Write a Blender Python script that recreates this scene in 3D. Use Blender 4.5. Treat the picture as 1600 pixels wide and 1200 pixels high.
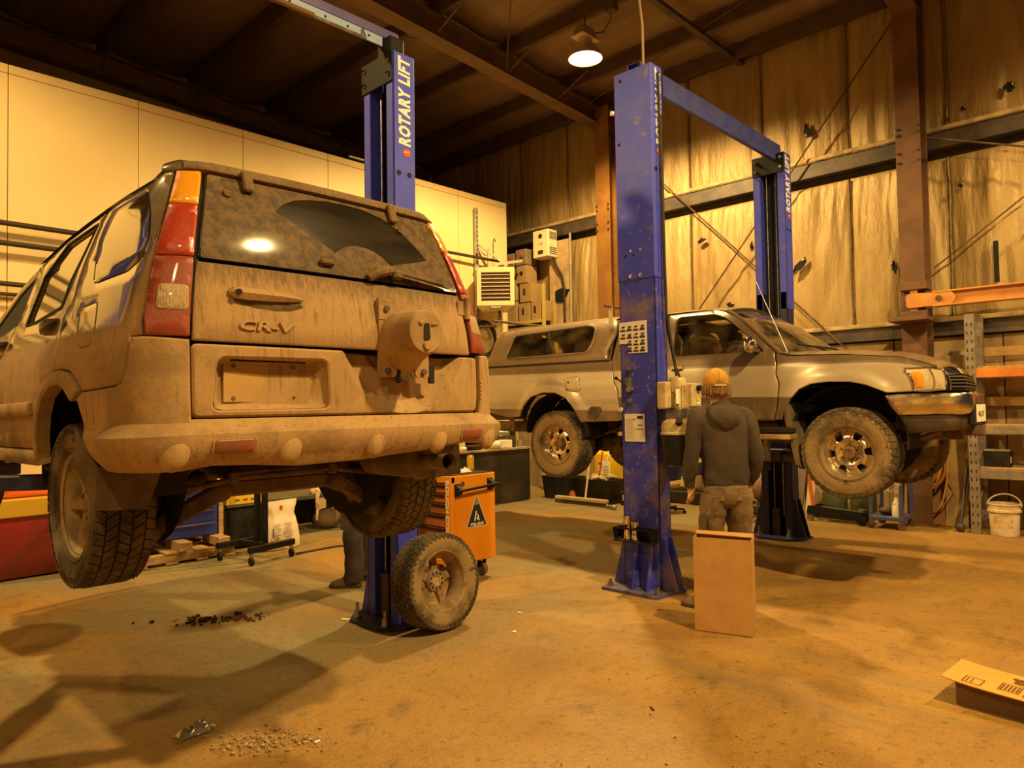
import bpy, bmesh, math, random
from mathutils import Vector, Matrix, geometry, noise
random.seed(7)
for _o in list(bpy.data.objects): bpy.data.objects.remove(_o)
SC = bpy.context.scene
COL = SC.collection
pi = math.pi
# ---------------------------------------------------------------- camera, world, lights, exposure
cd = bpy.data.cameras.new('camera'); cam = bpy.data.objects.new('camera', cd); COL.objects.link(cam)
cd.sensor_width = 36.0; cd.sensor_fit = 'HORIZONTAL'; cd.lens = 36.0*1110/1600; cd.clip_start = .05; cd.clip_end = 200
_r = Vector((0.69241182, -0.72133546, -0.01552514)); _u = Vector((-0.01191738, -0.03294908, 0.99938598)); _b = Vector((-0.72140408, -0.69180164, -0.03141076))
cam.matrix_world = Matrix(((_r.x, _u.x, _b.x, 0), (_r.y, _u.y, _b.y, 0), (_r.z, _u.z, _b.z, 1.55), (0, 0, 0, 1)))
SC.camera = cam
SC.view_settings.view_transform = 'Standard'; SC.view_settings.look = 'None'
SC.view_settings.gamma = 1.0; SC.view_settings.use_curve_mapping = False
SC.view_settings.exposure = 0.35
W = bpy.data.worlds.new('world'); SC.world = W; W.use_nodes = True
W.node_tree.nodes['Background'].inputs[0].default_value = (.95, .88, .80, 1)
W.node_tree.nodes['Background'].inputs[1].default_value = .035
LAMP_COL = (1.0, .665, .235)
def lamp_light(x, y, z, p):
    l = bpy.data.lights.new('lamp_light', 'SPOT'); l.energy = p; l.color = LAMP_COL; l.spot_size = math.radians(164); l.spot_blend = .35
    l.shadow_soft_size = .13
    o = bpy.data.objects.new('lamp_light', l); COL.objects.link(o); o.location = (x, y, z)
LAMPS = [(7.65, 5.85, 6.28, 1250), (3.45, -1.1, 6.45, 1650), (-.6, 6.2, 6.55, 1050), (8.2, -1.6, 6.3, 850), (-2.2, -1.5, 6.5, 480)]
for _l in LAMPS: lamp_light(_l[0], _l[1], _l[2]-.05, _l[3])

# ---------------------------------------------------------------- helpers
def V(*a): return Vector(a)
ROOTW = {}
def tag(o, label=None, cat=None, group=None, kind=None):
    if label: o['label'] = label
    if cat: o['category'] = cat
    if group: o['group'] = group
    if kind: o['kind'] = kind
    return o
def thing(name, label, cat, loc=(0, 0, 0), rz=0, group=None):
    o = bpy.data.objects.new(name, None); COL.objects.link(o); o.empty_display_size = .1
    o.location = loc; o.rotation_euler = (0, 0, rz)
    ROOTW[o] = Matrix.Translation(loc) @ Matrix.Rotation(rz, 4, 'Z')
    return tag(o, label, cat, group)
def copy_tree(o, parent=None):
    c = o.copy(); COL.objects.link(c)
    if parent is not None: c.parent = parent
    for ch in list(o.children): copy_tree(ch, c)
    return c
def rootm(p):
    while p is not None and p not in ROOTW: p = p.parent
    return ROOTW.get(p, Matrix())
class MB:
    def __init__(s): s.v = []; s.f = []; s.cuts = []
    def mark(s): s.cuts.append((len(s.v), len(s.f))); return s
    def add(s, vs, fs):
        n = len(s.v); s.v += [Vector(q) for q in vs]; s.f += [tuple(i+n for i in f) for f in fs]; return s
    def box(s, c, size, bev=0., M=None, taper=1.0):
        hx, hy, hz = size[0]/2, size[1]/2, size[2]/2
        b = min(bev, .49*min(size)); vs = []; fs = []; idx = {}
        if b <= 0:
            for sx in (-1, 1):
                for sy in (-1, 1):
                    for sz in (-1, 1):
                        t = taper if sz > 0 else 1
                        vs.append(V(sx*hx*t, sy*hy*t, sz*hz))
            fs = [(0, 1, 3, 2), (4, 6, 7, 5), (0, 4, 5, 1), (2, 3, 7, 6), (0, 2, 6, 4), (1, 5, 7, 3)]
        else:
            for sx in (-1, 1):
                for sy in (-1, 1):
                    for sz in (-1, 1):
                        t = taper if sz > 0 else 1
                        for a in range(3):
                            p = [sx*(hx*t-b), sy*(hy*t-b), sz*(hz-b)]
                            p[a] = (sx*hx*t, sy*hy*t, sz*hz)[a]
                            idx[(sx, sy, sz, a)] = len(vs); vs.append(Vector(p))
            I = idx
            for sg in (-1, 1):
                fs.append([I[(sg, a, b_, 0)] for a, b_ in ((-1, -1), (1, -1), (1, 1), (-1, 1))])
                fs.append([I[(a, sg, b_, 1)] for a, b_ in ((-1, -1), (1, -1), (1, 1), (-1, 1))])
                fs.append([I[(a, b_, sg, 2)] for a, b_ in ((-1, -1), (1, -1), (1, 1), (-1, 1))])
            for a in (-1, 1):
                for b_ in (-1, 1):
                    fs.append([I[(a, b_, -1, 0)], I[(a, b_, 1, 0)], I[(a, b_, 1, 1)], I[(a, b_, -1, 1)]])
                    fs.append([I[(a, -1, b_, 0)], I[(a, 1, b_, 0)], I[(a, 1, b_, 2)], I[(a, -1, b_, 2)]])
                    fs.append([I[(-1, a, b_, 1)], I[(1, a, b_, 1)], I[(1, a, b_, 2)], I[(-1, a, b_, 2)]])
            for a in (-1, 1):
                for b_ in (-1, 1):
                    for c_ in (-1, 1): fs.append([I[(a, b_, c_, 0)], I[(a, b_, c_, 1)], I[(a, b_, c_, 2)]])
        c = Vector(c)
        if M is not None: vs = [M @ q for q in vs]
        return s.add([q+c for q in vs], fs)
    def bar(s, p, q, w, h, bev=0., up=(0, 0, 1)):
        p = Vector(p); q = Vector(q); d = q-p; L = d.length; d.normalize(); u = Vector(up)
        if abs(d.dot(u)) > .99: u = V(1, 0, 0)
        x = d.cross(u).normalized(); z = x.cross(d)
        M = Matrix((x, d, z)).transposed()
        return s.box((p+q)/2, (w, L, h), bev, M)
    def loft(s, rings, close=True, cap0=True, cap1=True):
        n = len(rings[0]); vs = [q for r in rings for q in r]; fs = []
        for i in range(len(rings)-1):
            for j in range(n if close else n-1):
                k = (j+1) % n; fs.append((i*n+j, i*n+k, (i+1)*n+k, (i+1)*n+j))
        if cap0 and close: fs.append(tuple(range(n))[::-1])
        if cap1 and close: fs.append(tuple((len(rings)-1)*n+j for j in range(n)))
        return s.add(vs, fs)
    def tube(s, path, r, n=8, caps=True, closed=False, flat=1.0):
        P = [Vector(q) for q in path]; m = len(P); rr = r if isinstance(r, (list, tuple)) else [r]*m
        up = None; rings = []
        for i in range(m):
            if closed: t = P[(i+1) % m]-P[i-1]
            else: t = P[min(i+1, m-1)]-P[max(i-1, 0)]
            t.normalize()
            if up is None: up = t.orthogonal().normalized() if abs(t.z) > .9 else (V(0, 0, 1)-t*t.z).normalized()
            else:
                up = up-t*up.dot(t)
                up = up.normalized() if up.length > 1e-6 else t.orthogonal().normalized()
            w = t.cross(up)
            rings.append([P[i]+up*math.sin(2*pi*k/n)*rr[i]*flat+w*math.cos(2*pi*k/n)*rr[i] for k in range(n)])
        if closed: rings.append(rings[0])
        return s.loft(rings, True, caps and not closed, caps and not closed)
    def cyl(s, p, q, r, n=16, r2=None): return s.tube([p, q], [r, r if r2 is None else r2], n)
    def lathe(s, prof, c=(0, 0, 0), axis='Z', n=24, cap0=False, cap1=False, a0=0., a1=2*pi):
        c = Vector(c); full = abs(a1-a0-2*pi) < 1e-6; m = n if full else n+1; rings = []
        for r, h in prof:
            ring = []
            for k in range(m):
                a = a0+(a1-a0)*k/n; x, y = r*math.cos(a), r*math.sin(a)
                ring.append(c+{'Z': V(x, y, h), 'X': V(h, x, y), 'Y': V(y, h, x)}[axis])
            rings.append(ring)
        return s.loft(rings, full, cap0, cap1)
    def prism(s, poly, o, ux, uy, depth):
        o = Vector(o); ux = Vector(ux); uy = Vector(uy); w = ux.cross(uy).normalized()*depth; n = len(poly)
        a = [o+ux*x+uy*y for x, y in poly]; b = [q+w for q in a]
        fs = [(i, (i+1) % n, n+(i+1) % n, n+i) for i in range(n)]
        try:
            tri = geometry.tessellate_polygon([[V(x, y, 0) for x, y in poly]])
        except Exception: tri = []
        for t in tri: fs.append((t[2], t[1], t[0])); fs.append((t[0]+n, t[1]+n, t[2]+n))
        return s.add(a+b, fs)
    def sphere(s, c, r, n=12, m=8, sc=(1, 1, 1)):
        c = Vector(c); rings = []
        for i in range(m+1):
            t = -pi/2+pi*i/m
            t = max(min(t, pi/2-.02), -pi/2+.02)
            rings.append([c+V(math.cos(t)*math.cos(2*pi*k/n)*r*sc[0], math.cos(t)*math.sin(2*pi*k/n)*r*sc[1], math.sin(t)*r*sc[2]) for k in range(n)])
        return s.loft(rings)
    def xf(s, M, start=0):
        for i in range(start, len(s.v)): s.v[i] = M @ s.v[i]
        return s
    def build(s, name, m, parent=None, world=False, sharp=32, smooth=True, uv=None):
        if len(s.cuts) > 1:
            first = None; cs = s.cuts+[(len(s.v), len(s.f))]
            for (v0, f0), (v1, f1) in zip(cs[:-1], cs[1:]):
                b = MB(); b.v = s.v[v0:v1]; b.f = [tuple(i-v0 for i in f) for f in s.f[f0:f1]]
                o = b.build(name, m, parent, world, sharp, smooth); first = first or o
            return first
        vs = s.v
        if world:
            Mi = rootm(parent).inverted(); vs = [Mi @ q for q in vs]
        me = bpy.data.meshes.new(name); me.from_pydata([tuple(q) for q in vs], [], s.f)
        bm = bmesh.new(); bm.from_mesh(me); bmesh.ops.recalc_face_normals(bm, faces=bm.faces); bm.to_mesh(me); bm.free()
        return link(name, me, m, parent, smooth, sharp)
def link(name, me, m, parent=None, smooth=True, sharp=32):
    if smooth and len(me.polygons):
        me.polygons.foreach_set('use_smooth', [True]*len(me.polygons))
        me.set_sharp_from_angle(angle=math.radians(sharp))
    o = bpy.data.objects.new(name, me); COL.objects.link(o)
    if m is not None: me.materials.append(m)
    if parent is not None: o.parent = parent
    return o
def inpoly(x, y, poly):
    c = False; j = len(poly)-1
    for i in range(len(poly)):
        xi, yi = poly[i]; xj, yj = poly[j]
        if (yi > y) != (yj > y) and x < (xj-xi)*(y-yi)/(yj-yi)+xi: c = not c
        j = i
    return c
def dens(poly, st, closed=True):
    out = []; n = len(poly)
    for i in range(n if closed else n-1):
        a = poly[i]; b = poly[(i+1) % n]; d = math.hypot(b[0]-a[0], b[1]-a[1]); k = max(1, int(math.ceil(d/st)))
        for j in range(k): out.append((a[0]+(b[0]-a[0])*j/k, a[1]+(b[1]-a[1])*j/k))
    if not closed: out.append(poly[-1])
    return out
def rnd_poly(poly, r, k=4):
    """round the corners of a 2D polygon"""
    out = []; n = len(poly)
    for i in range(n):
        p = Vector(poly[i]); a = Vector(poly[i-1]); b = Vector(poly[(i+1) % n])
        u = (a-p); w = (b-p); t = min(r, u.length*.45, w.length*.45)
        u.normalize(); w.normalize(); s0 = p+u*t; s1 = p+w*t
        for j in range(k+1):
            q = j/k; out.append(tuple(s0*(1-q)**2+p*2*q*(1-q)+s1*q*q))
    return out
def tri2d(poly, holes, step, grid, inset=0., lines=()):
    loops = [dens(poly, step)]+[dens(h, step) for h in holes]
    pts = []; edges = []; nb = 0
    for L in loops:
        n0 = len(pts); pts += L; edges += [(n0+i, n0+(i+1) % len(L)) for i in range(len(L))]
    nb = len(pts)
    allp = list(pts)
    ledge = []
    def inside(x, y): return inpoly(x, y, loops[0]) and not any(inpoly(x, y, h) for h in loops[1:])
    if inset > 0:
        for li, L in enumerate(loops):
            ar = sum(L[i][0]*L[(i+1) % len(L)][1]-L[(i+1) % len(L)][0]*L[i][1] for i in range(len(L)))
            sg = (1 if ar > 0 else -1)*(1 if li == 0 else -1)
            for i in range(len(L)):
                a, b = L[i-1], L[(i+1) % len(L)]; dx, dy = b[0]-a[0], b[1]-a[1]; l = math.hypot(dx, dy) or 1
                q = (L[i][0]-dy/l*inset*sg, L[i][1]+dx/l*inset*sg)
                if inside(*q): allp.append(q)
    for ln in lines:
        last = None
        for q in dens(ln, step, False):
            if not inside(*q): last = None; continue
            allp.append(q)
            if last is not None: ledge.append((last, len(allp)-1))
            last = len(allp)-1
    xs = [p[0] for p in loops[0]]; ys = [p[1] for p in loops[0]]
    md = min(grid*.4, step)
    cell = {}
    for p in allp: cell.setdefault((int(p[0]//grid), int(p[1]//grid)), []).append(p)
    nx = int((max(xs)-min(xs))/grid)+1; ny = int((max(ys)-min(ys))/grid)+1
    for i in range(nx+1):
        for j in range(ny+1):
            x = min(xs)+(i+.5)*grid; y = min(ys)+(j+.5)*grid
            if not inside(x, y): continue
            cx, cy = int(x//grid), int(y//grid); ok = True
            for a in (-1, 0, 1):
                for b in (-1, 0, 1):
                    for p in cell.get((cx+a, cy+b), ()):
                        if abs(p[0]-x) < md and abs(p[1]-y) < md: ok = False
            if ok: allp.append((x, y))
    r = geometry.delaunay_2d_cdt([Vector(p) for p in allp], edges+ledge, [], 0, 1e-6)
    vv = [(p.x, p.y) for p in r[0]]; orig = r[3]
    tris = []
    for f in r[2]:
        cx = sum(vv[i][0] for i in f)/3; cy = sum(vv[i][1] for i in f)/3
        if inside(cx, cy): tris.append(tuple(f))
    onb = set()
    for i, o in enumerate(orig):
        if any(k < nb for k in o): onb.add(i)
    bed = {}
    for t in tris:
        for i in range(3):
            e = (t[i], t[(i+1) % 3]); bed[tuple(sorted(e))] = bed.get(tuple(sorted(e)), 0)+1
    bedges = [e for e, c in bed.items() if c == 1]
    return vv, tris, onb, bedges
def panel(name, poly, fn, m, parent, holes=(), step=.03, grid=.07, thick=.012, edge=.0035, off=0., world=True, sharp=40, flip=1, offn=None, lines=()):
    """a sheet with rolled edges cut out of the surface fn(u, v) -> point"""
    vv, tris, onb, be = tri2d(poly, list(holes), step, grid, edge*1.3 if edge > 0 else 0, lines)
    P = []; N = []; h = 1e-3
    for (u, v) in vv:
        p = Vector(fn(u, v)); a = Vector(fn(u+h, v))-Vector(fn(u-h, v)); b = Vector(fn(u, v+h))-Vector(fn(u, v-h))
        n = a.cross(b).normalized()*flip; P.append(p); N.append(n)
    vs = []
    for i in range(len(P)):
        o = off+(offn(*vv[i]) if offn else 0.)
        vs.append(P[i]+N[i]*(o-(edge if i in onb else 0)))
    fs = [t for t in tris]; back = {}
    for e in be:
        for i in e:
            if i not in back:
                back[i] = len(vs); vs.append(vs[i]-N[i]*thick)
        fs.append((e[0], e[1], back[e[1]], back[e[0]]))
    mb = MB(); mb.v = vs; mb.f = fs
    return mb.build(name, m, parent, world, sharp)
# ---- text
def text_mesh(body, size, extrude=.002, bold=0., shear=0., space=1., align='LEFT'):
    cu = bpy.data.curves.new('lettering', 'FONT'); cu.body = body; cu.size = size; cu.extrude = extrude; cu.offset = bold; cu.shear = shear
    cu.space_character = space; cu.align_x = align; cu.resolution_u = 2
    o = bpy.data.objects.new('lettering', cu); COL.objects.link(o)
    dg = bpy.context.evaluated_depsgraph_get()
    me = bpy.data.meshes.new_from_object(o.evaluated_get(dg)); bpy.data.objects.remove(o)
    return me
def text(body, m, parent, origin, ux, uy, size, fitw=None, name='lettering', fith=None, **k):
    me = text_mesh(body, size, **k)
    xs = [v.co.x for v in me.vertices] or [0, 1]; ys = [v.co.y for v in me.vertices]
    x0, x1 = min(xs), max(xs); sc = (fitw/(x1-x0)) if fitw else 1
    sy = (fith/(max(ys)-min(ys))) if fith else sc
    ux = Vector(ux).normalized(); uy = Vector(uy).normalized(); w = ux.cross(uy)
    Mi = rootm(parent).inverted(); og = Vector(origin)
    for v in me.vertices:
        c = v.co.copy(); v.co = Mi @ (og+ux*(c.x-x0)*sc+uy*(c.y-min(ys))*(sy if fith else 1)+w*c.z)
    me.materials.clear()
    return link(name, me, m, parent, False)
# ---- materials
MATS = {}
def mat(name, c, rough=.6, metal=0., c2=None, scale=6., lo=.38, hi=.62, bump=0., bscale=40., spec=.5, coat=0., rough2=None, stretch=(1, 1, 1), emit=None, alpha=None, ior=None, trans=0., c3=None, scale3=30., lo3=.55, hi3=.7, dist=0., bdist=.02, detail=7):
    if name in MATS: return MATS[name]
    M = bpy.data.materials.new(name); M.use_nodes = True; nt = M.node_tree; B = nt.nodes['Principled BSDF']; L = nt.links.new
    def c4(q): return (q[0], q[1], q[2], 1)
    B.inputs['Base Color'].default_value = c4(c); B.inputs['Roughness'].default_value = rough; B.inputs['Metallic'].default_value = metal
    B.inputs['Specular IOR Level'].default_value = spec; B.inputs['Coat Weight'].default_value = coat; B.inputs['Coat Roughness'].default_value = .08
    if ior: B.inputs['IOR'].default_value = ior
    if trans: B.inputs['Transmission Weight'].default_value = trans
    if alpha is not None: B.inputs['Alpha'].default_value = alpha
    if emit: B.inputs['Emission Color'].default_value = c4(emit[:3]); B.inputs['Emission Strength'].default_value = emit[3]
    vec = None
    if c2 is not None or bump > 0 or c3 is not None:
        tc = nt.nodes.new('ShaderNodeTexCoord'); mp = nt.nodes.new('ShaderNodeMapping'); mp.inputs['Scale'].default_value = stretch
        L(tc.outputs['Object'], mp.inputs['Vector']); vec = mp.outputs['Vector']
    def ramp(src, a, b):
        r = nt.nodes.new('ShaderNodeMapRange'); r.inputs['From Min'].default_value = a; r.inputs['From Max'].default_value = b; r.interpolation_type = 'SMOOTHSTEP'
        L(src, r.inputs['Value']); return r.outputs['Result']
    def nz(sc, det=7, d=0.):
        n = nt.nodes.new('ShaderNodeTexNoise'); n.inputs['Scale'].default_value = sc; n.inputs['Detail'].default_value = det; n.inputs['Roughness'].default_value = .62
        n.inputs['Distortion'].default_value = d; L(vec, n.inputs['Vector']); return n.outputs['Fac']
    col = None
    if c2 is not None:
        f = ramp(nz(scale, detail, dist), lo, hi); mx = nt.nodes.new('ShaderNodeMix'); mx.data_type = 'RGBA'
        mx.inputs['A'].default_value = c4(c); mx.inputs['B'].default_value = c4(c2); L(f, mx.inputs['Factor']); col = mx.outputs['Result']
        if rough2 is not None:
            r = nt.nodes.new('ShaderNodeMapRange'); r.inputs['To Min'].default_value = rough; r.inputs['To Max'].default_value = rough2; L(f, r.inputs['Value']); L(r.outputs['Result'], B.inputs['Roughness'])
    if c3 is not None:
        f = ramp(nz(scale3, 5), lo3, hi3); mx = nt.nodes.new('ShaderNodeMix'); mx.data_type = 'RGBA'
        if col: L(col, mx.inputs['A'])
        else: mx.inputs['A'].default_value = c4(c)
        mx.inputs['B'].default_value = c4(c3); L(f, mx.inputs['Factor']); col = mx.outputs['Result']
    if col: L(col, B.inputs['Base Color'])
    if bump > 0:
        b = nt.nodes.new('ShaderNodeBump'); b.inputs['Strength'].default_value = bump; b.inputs['Distance'].default_value = bdist
        L(nz(bscale, 6), b.inputs['Height']); L(b.outputs['Normal'], B.inputs['Normal'])
    MATS[name] = M
    return M

# ---------------------------------------------------------------- shared materials
M_blue = mat('lift blue paint', (.045, .062, .66), .52, 0, (.07, .085, .58), 5, .4, .7, .08, 25, c3=(.20, .16, .22), scale3=9, lo3=.60, hi3=.74)
M_blue_worn = mat('worn blue paint', (.040, .055, .56), .45, 0, (.19, .14, .24), 3.2, .46, .68, .2, 30, c3=(.30, .24, .26), scale3=22, lo3=.58, hi3=.72)
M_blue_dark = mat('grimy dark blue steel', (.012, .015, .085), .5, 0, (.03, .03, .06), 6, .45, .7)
M_black = mat('black paint', (.008, .0075, .007), .6, spec=.25)
M_rubber = mat('black rubber', (.016, .014, .012), .75, c2=(.035, .028, .02), scale=9)
M_steel = mat('bare steel', (.45, .43, .40), .35, .9, c2=(.28, .24, .2), scale=14)
M_chrome = mat('chrome', (.82, .80, .76), .10, 1.0, c2=(.55, .48, .38), scale=7, lo=.5, hi=.8)
M_rust = mat('rusty brown steel', (.16, .085, .04), .8, .2, c2=(.07, .045, .03), scale=9, bump=.3, bscale=50)
M_white_txt = mat('white lettering', (.85, .80, .68), .5)
M_red_txt = mat('red print', (.55, .06, .03), .5)
M_dark_txt = mat('dark print', (.02, .018, .016), .6)
M_orange_post = mat('orange primer steel', (.25, .115, .022), .55, 0, (.19, .08, .018), 3)
M_brown_steel = mat('brown primer steel', (.16, .072, .03), .6, 0, (.11, .05, .024), 3)
M_darksteel = mat('dark girt steel', (.055, .045, .04), .55, .2, c2=(.10, .07, .05), scale=4)
M_galv = mat('galvanised steel', (.50, .45, .38), .5, .35, c2=(.36, .32, .27), scale=10)
M_wood = mat('raw lumber', (.52, .33, .15), .7, 0, (.34, .20, .085), 4, stretch=(1, 8, 8), bump=.15, bscale=20)
M_ply = mat('plywood sheet', (.50, .36, .19), .75, 0, (.33, .22, .11), 2.2, bump=.1, bscale=30, c3=(.2, .13, .07), scale3=6, lo3=.6, hi3=.8)
M_card = mat('corrugated cardboard', (.50, .27, .085), .8, 0, (.44, .23, .07), 5, bump=.06, bscale=90)
M_card_dark = mat('dark cardboard', (.13, .07, .03), .85)  # darkened cardboard; carries the painted shade of the flat carton's body
M_paper = mat('paper sheet', (.88, .82, .72), .7)
M_blackplastic = mat('black plastic', (.008, .0075, .007), .5, c2=(.018, .016, .014), scale=8)
M_bulb = mat('lamp glow', (1, .8, .5), .5, emit=(1, .78, .38, 14))


# ---------------------------------------------------------------- the setting
XW, YB, X0, Y0 = 10.3, 12.3, -7.0, -7.0
def ceilz(x): return 6.9+.06*(XW-x)
# floor material: dusty stained concrete
def floor_mat():
    M = mat('stained concrete floor', (.36, .20, .045), .72, 0, (.27, .14, .030), 1.1, .35, .7, .7, 18, c3=(.17, .095, .03), scale3=3.2, lo3=.54, hi3=.78, bdist=.015)
    nt = M.node_tree; L = nt.links.new; B = nt.nodes['Principled BSDF']; src = B.inputs['Base Color'].links[0].from_socket
    tc = nt.nodes.new('ShaderNodeTexCoord')
    def noise_n(sc, det, mp=None, rough=.6):
        n = nt.nodes.new('ShaderNodeTexNoise'); n.inputs['Scale'].default_value = sc; n.inputs['Detail'].default_value = det; n.inputs['Roughness'].default_value = rough
        L(mp or tc.outputs['Object'], n.inputs['Vector']); return n.outputs['Fac']
    def rng(s, a, b, t0=0., t1=1.):
        r = nt.nodes.new('ShaderNodeMapRange'); r.interpolation_type = 'SMOOTHSTEP'
        r.inputs['From Min'].default_value = a; r.inputs['From Max'].default_value = b; r.inputs['To Min'].default_value = t0; r.inputs['To Max'].default_value = t1; L(s, r.inputs['Value']); return r.outputs['Result']
    def mix(a, col, f):
        m = nt.nodes.new('ShaderNodeMix'); m.data_type = 'RGBA'; L(a, m.inputs['A']); m.inputs['B'].default_value = (*col, 1); L(f, m.inputs['Factor']); return m.outputs['Result']
    def mul(a, b):
        m = nt.nodes.new('ShaderNodeMath'); m.operation = 'MULTIPLY'; L(a, m.inputs[0]); L(b, m.inputs[1]); return m.outputs[0]
    sp = nt.nodes.new('ShaderNodeSeparateXYZ'); L(tc.outputs['Object'], sp.inputs[0])
    # greyer concrete in noisy patches towards the far side, orange dust elsewhere
    g = mul(rng(sp.outputs['Y'], 2.6, 4.6), rng(noise_n(.55, 5), .34, .62))
    c = mix(src, (.28, .235, .125), g)
    # fine grit
    c = mix(c, (.10, .055, .018), rng(noise_n(13, 8, None, .8), .52, .68, 0, .75))
    c = mix(c, (.08, .045, .018), rng(noise_n(75, 4), .56, .70, 0, .85))
    c = mix(c, (.56, .38, .16), rng(noise_n(48, 5, None, .7), .60, .72, 0, .6))
    # damp tyre tracks
    m2 = nt.nodes.new('ShaderNodeMapping'); m2.inputs['Rotation'].default_value = (0, 0, .12); m2.inputs['Scale'].default_value = (1.5, .16, 1); L(tc.outputs['Object'], m2.inputs['Vector'])
    c = mix(c, (.20, .135, .06), rng(noise_n(1.6, 6, m2.outputs['Vector']), .55, .72, 0, .7))
    L(c, B.inputs['Base Color'])
    r = rng(noise_n(.8, 6), .4, .65, .78, .42); L(r, B.inputs['Roughness'])
    return M
mb = MB()
NX = 36
for i in range(NX+1):
    for j in range(NX+1):
        mb.v.append(V(X0+(XW+.3-X0)*i/NX, Y0+(YB+.3-Y0)*j/NX, 0))
for i in range(NX):
    for j in range(NX): a = i*(NX+1)+j; mb.f.append((a, a+NX+1, a+NX+2, a+1))
floor = tag(mb.build('floor', floor_mat()), kind='structure')
# insulation: vinyl faced blankets between seams, puckered and creased
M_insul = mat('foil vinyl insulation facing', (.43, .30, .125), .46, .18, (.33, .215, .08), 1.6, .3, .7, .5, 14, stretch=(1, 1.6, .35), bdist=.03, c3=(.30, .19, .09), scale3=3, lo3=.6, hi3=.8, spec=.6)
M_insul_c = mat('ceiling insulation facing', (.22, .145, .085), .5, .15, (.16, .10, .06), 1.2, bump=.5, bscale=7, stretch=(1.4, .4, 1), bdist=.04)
GIRTS = [(2.36, .16), (4.74, .2)]
wall_r = MB().add([(XW+.12, Y0, 0), (XW+.12, YB, 0), (XW+.12, YB, 7.2), (XW+.12, Y0, 7.2)], [(0, 1, 2, 3)]).build('wall_right', M_darksteel)
tag(wall_r, kind='structure')
def blanket(y0, y1, z0, z1, seed):
    ny, nz = 56, 84; mb = MB()
    for j in range(nz+1):
        z = z0+(z1-z0)*j/nz
        for i in range(ny+1):
            t = i/ny; y = y0+(y1-y0)*t
            pil = (math.sin(pi*t)**.45)*(math.sin(pi*min(1, max(0, j/nz)))**.35)
            d = .075*pil
            e = 1-abs(2*t-1)                      # 0 at the seams
            k = math.exp(-e*3.2)
            pu = noise.noise(V(y*9+seed, z*1.3, seed))*.022+noise.noise(V(y*22, z*2.2+seed, 3.1))*.013*k*1.6
            q = abs(noise.noise(V(y*3.1+seed*2, z*.8, 7)))
            top = math.exp(-(z1-z)*2.2)
            cr = noise.noise(V(y*17+1.5*z, z*.9, seed+5))*.022*(top+.35)
            d += (pu+cr+q*.03)*min(1, pil*1.4)
            mb.v.append(V(XW+.03-d, y, z))
    for j in range(nz):
        for i in range(ny): a = j*(ny+1)+i; mb.f.append((a, a+1, a+ny+2, a+ny+1))
    return mb.build('insulation_blanket', M_insul, wall_r, sharp=180)
SEAMS = [-6.8, -5.2, -3.6, -2.0, -.4, .85, 2.15, 3.34, 4.57, 5.8, 7.55, 8.35, 9.55, 10.9, 12.3]
sd = 1.
for a, b in zip(SEAMS[:-1], SEAMS[1:]):
    for z0, z1 in ((2.4, 4.63), (4.84, 6.95)):
        if a < -2.5: continue
        blanket(a, b, z0, z1, sd); sd += 3.7
M_seam = mat('dark seam tape', (.13, .085, .04), .6, c2=(.22, .15, .07), scale=14)
for y in SEAMS[3:-1]:
    for z0, z1 in ((2.45, 4.62), (4.90, 6.86)):
        b = MB(); pts = []
        for k in range(25):
            z = z0+(z1-z0)*k/24; w = .016+.010*noise.noise(V(y, z*4, 3)); o = .012*noise.noise(V(y+5, z*2.3, 1)); pts.append((w, o, z))
        b.loft([[V(XW-.004, y+o-w, z), V(XW-.022, y+o, z), V(XW-.004, y+o+w, z)] for w, o, z in pts], False); b.build('seam', M_seam, wall_r)
# lower wall: sheets of ply and panel
y = -3.2; k = 0
while y < 12.2:
    w = 1.21
    MB().box((XW+.02-.012*(k % 2), y+w/2, 1.17), (.03, w-.012, 2.34), .004).build('plywood_sheet', M_ply, wall_r); y += w; k += 1
for z, h in GIRTS:
    g = MB(); g.box((XW-.09, 2.7, z+h/2), (.012, 19, h), .003).box((XW-.02, 2.7, z+h), (.16, 19, .012), .003).box((XW-.02, 2.7, z), (.16, 19, .012), .003)
    g.build('girt', M_darksteel, wall_r)
    for sy in range(0): pass
    MB().box((XW-.12, 2.7, z+h+.035), (.03, 19, .055), .006).build('girt_ledge', mat('dusty ledge', (.50, .36, .18), .8, c2=(.3, .2, .1), scale=5), wall_r)
MB().box((XW-.06, 2.7, 6.95), (.2, 19.2, .26), .01).build('eave_strut', M_darksteel, wall_r)
M_tear = mat('torn insulation', (.012, .009, .007), .9); M_tearflap = mat('torn facing flap', (.6, .5, .3), .5, c2=(.3, .2, .1), scale=20)
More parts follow.
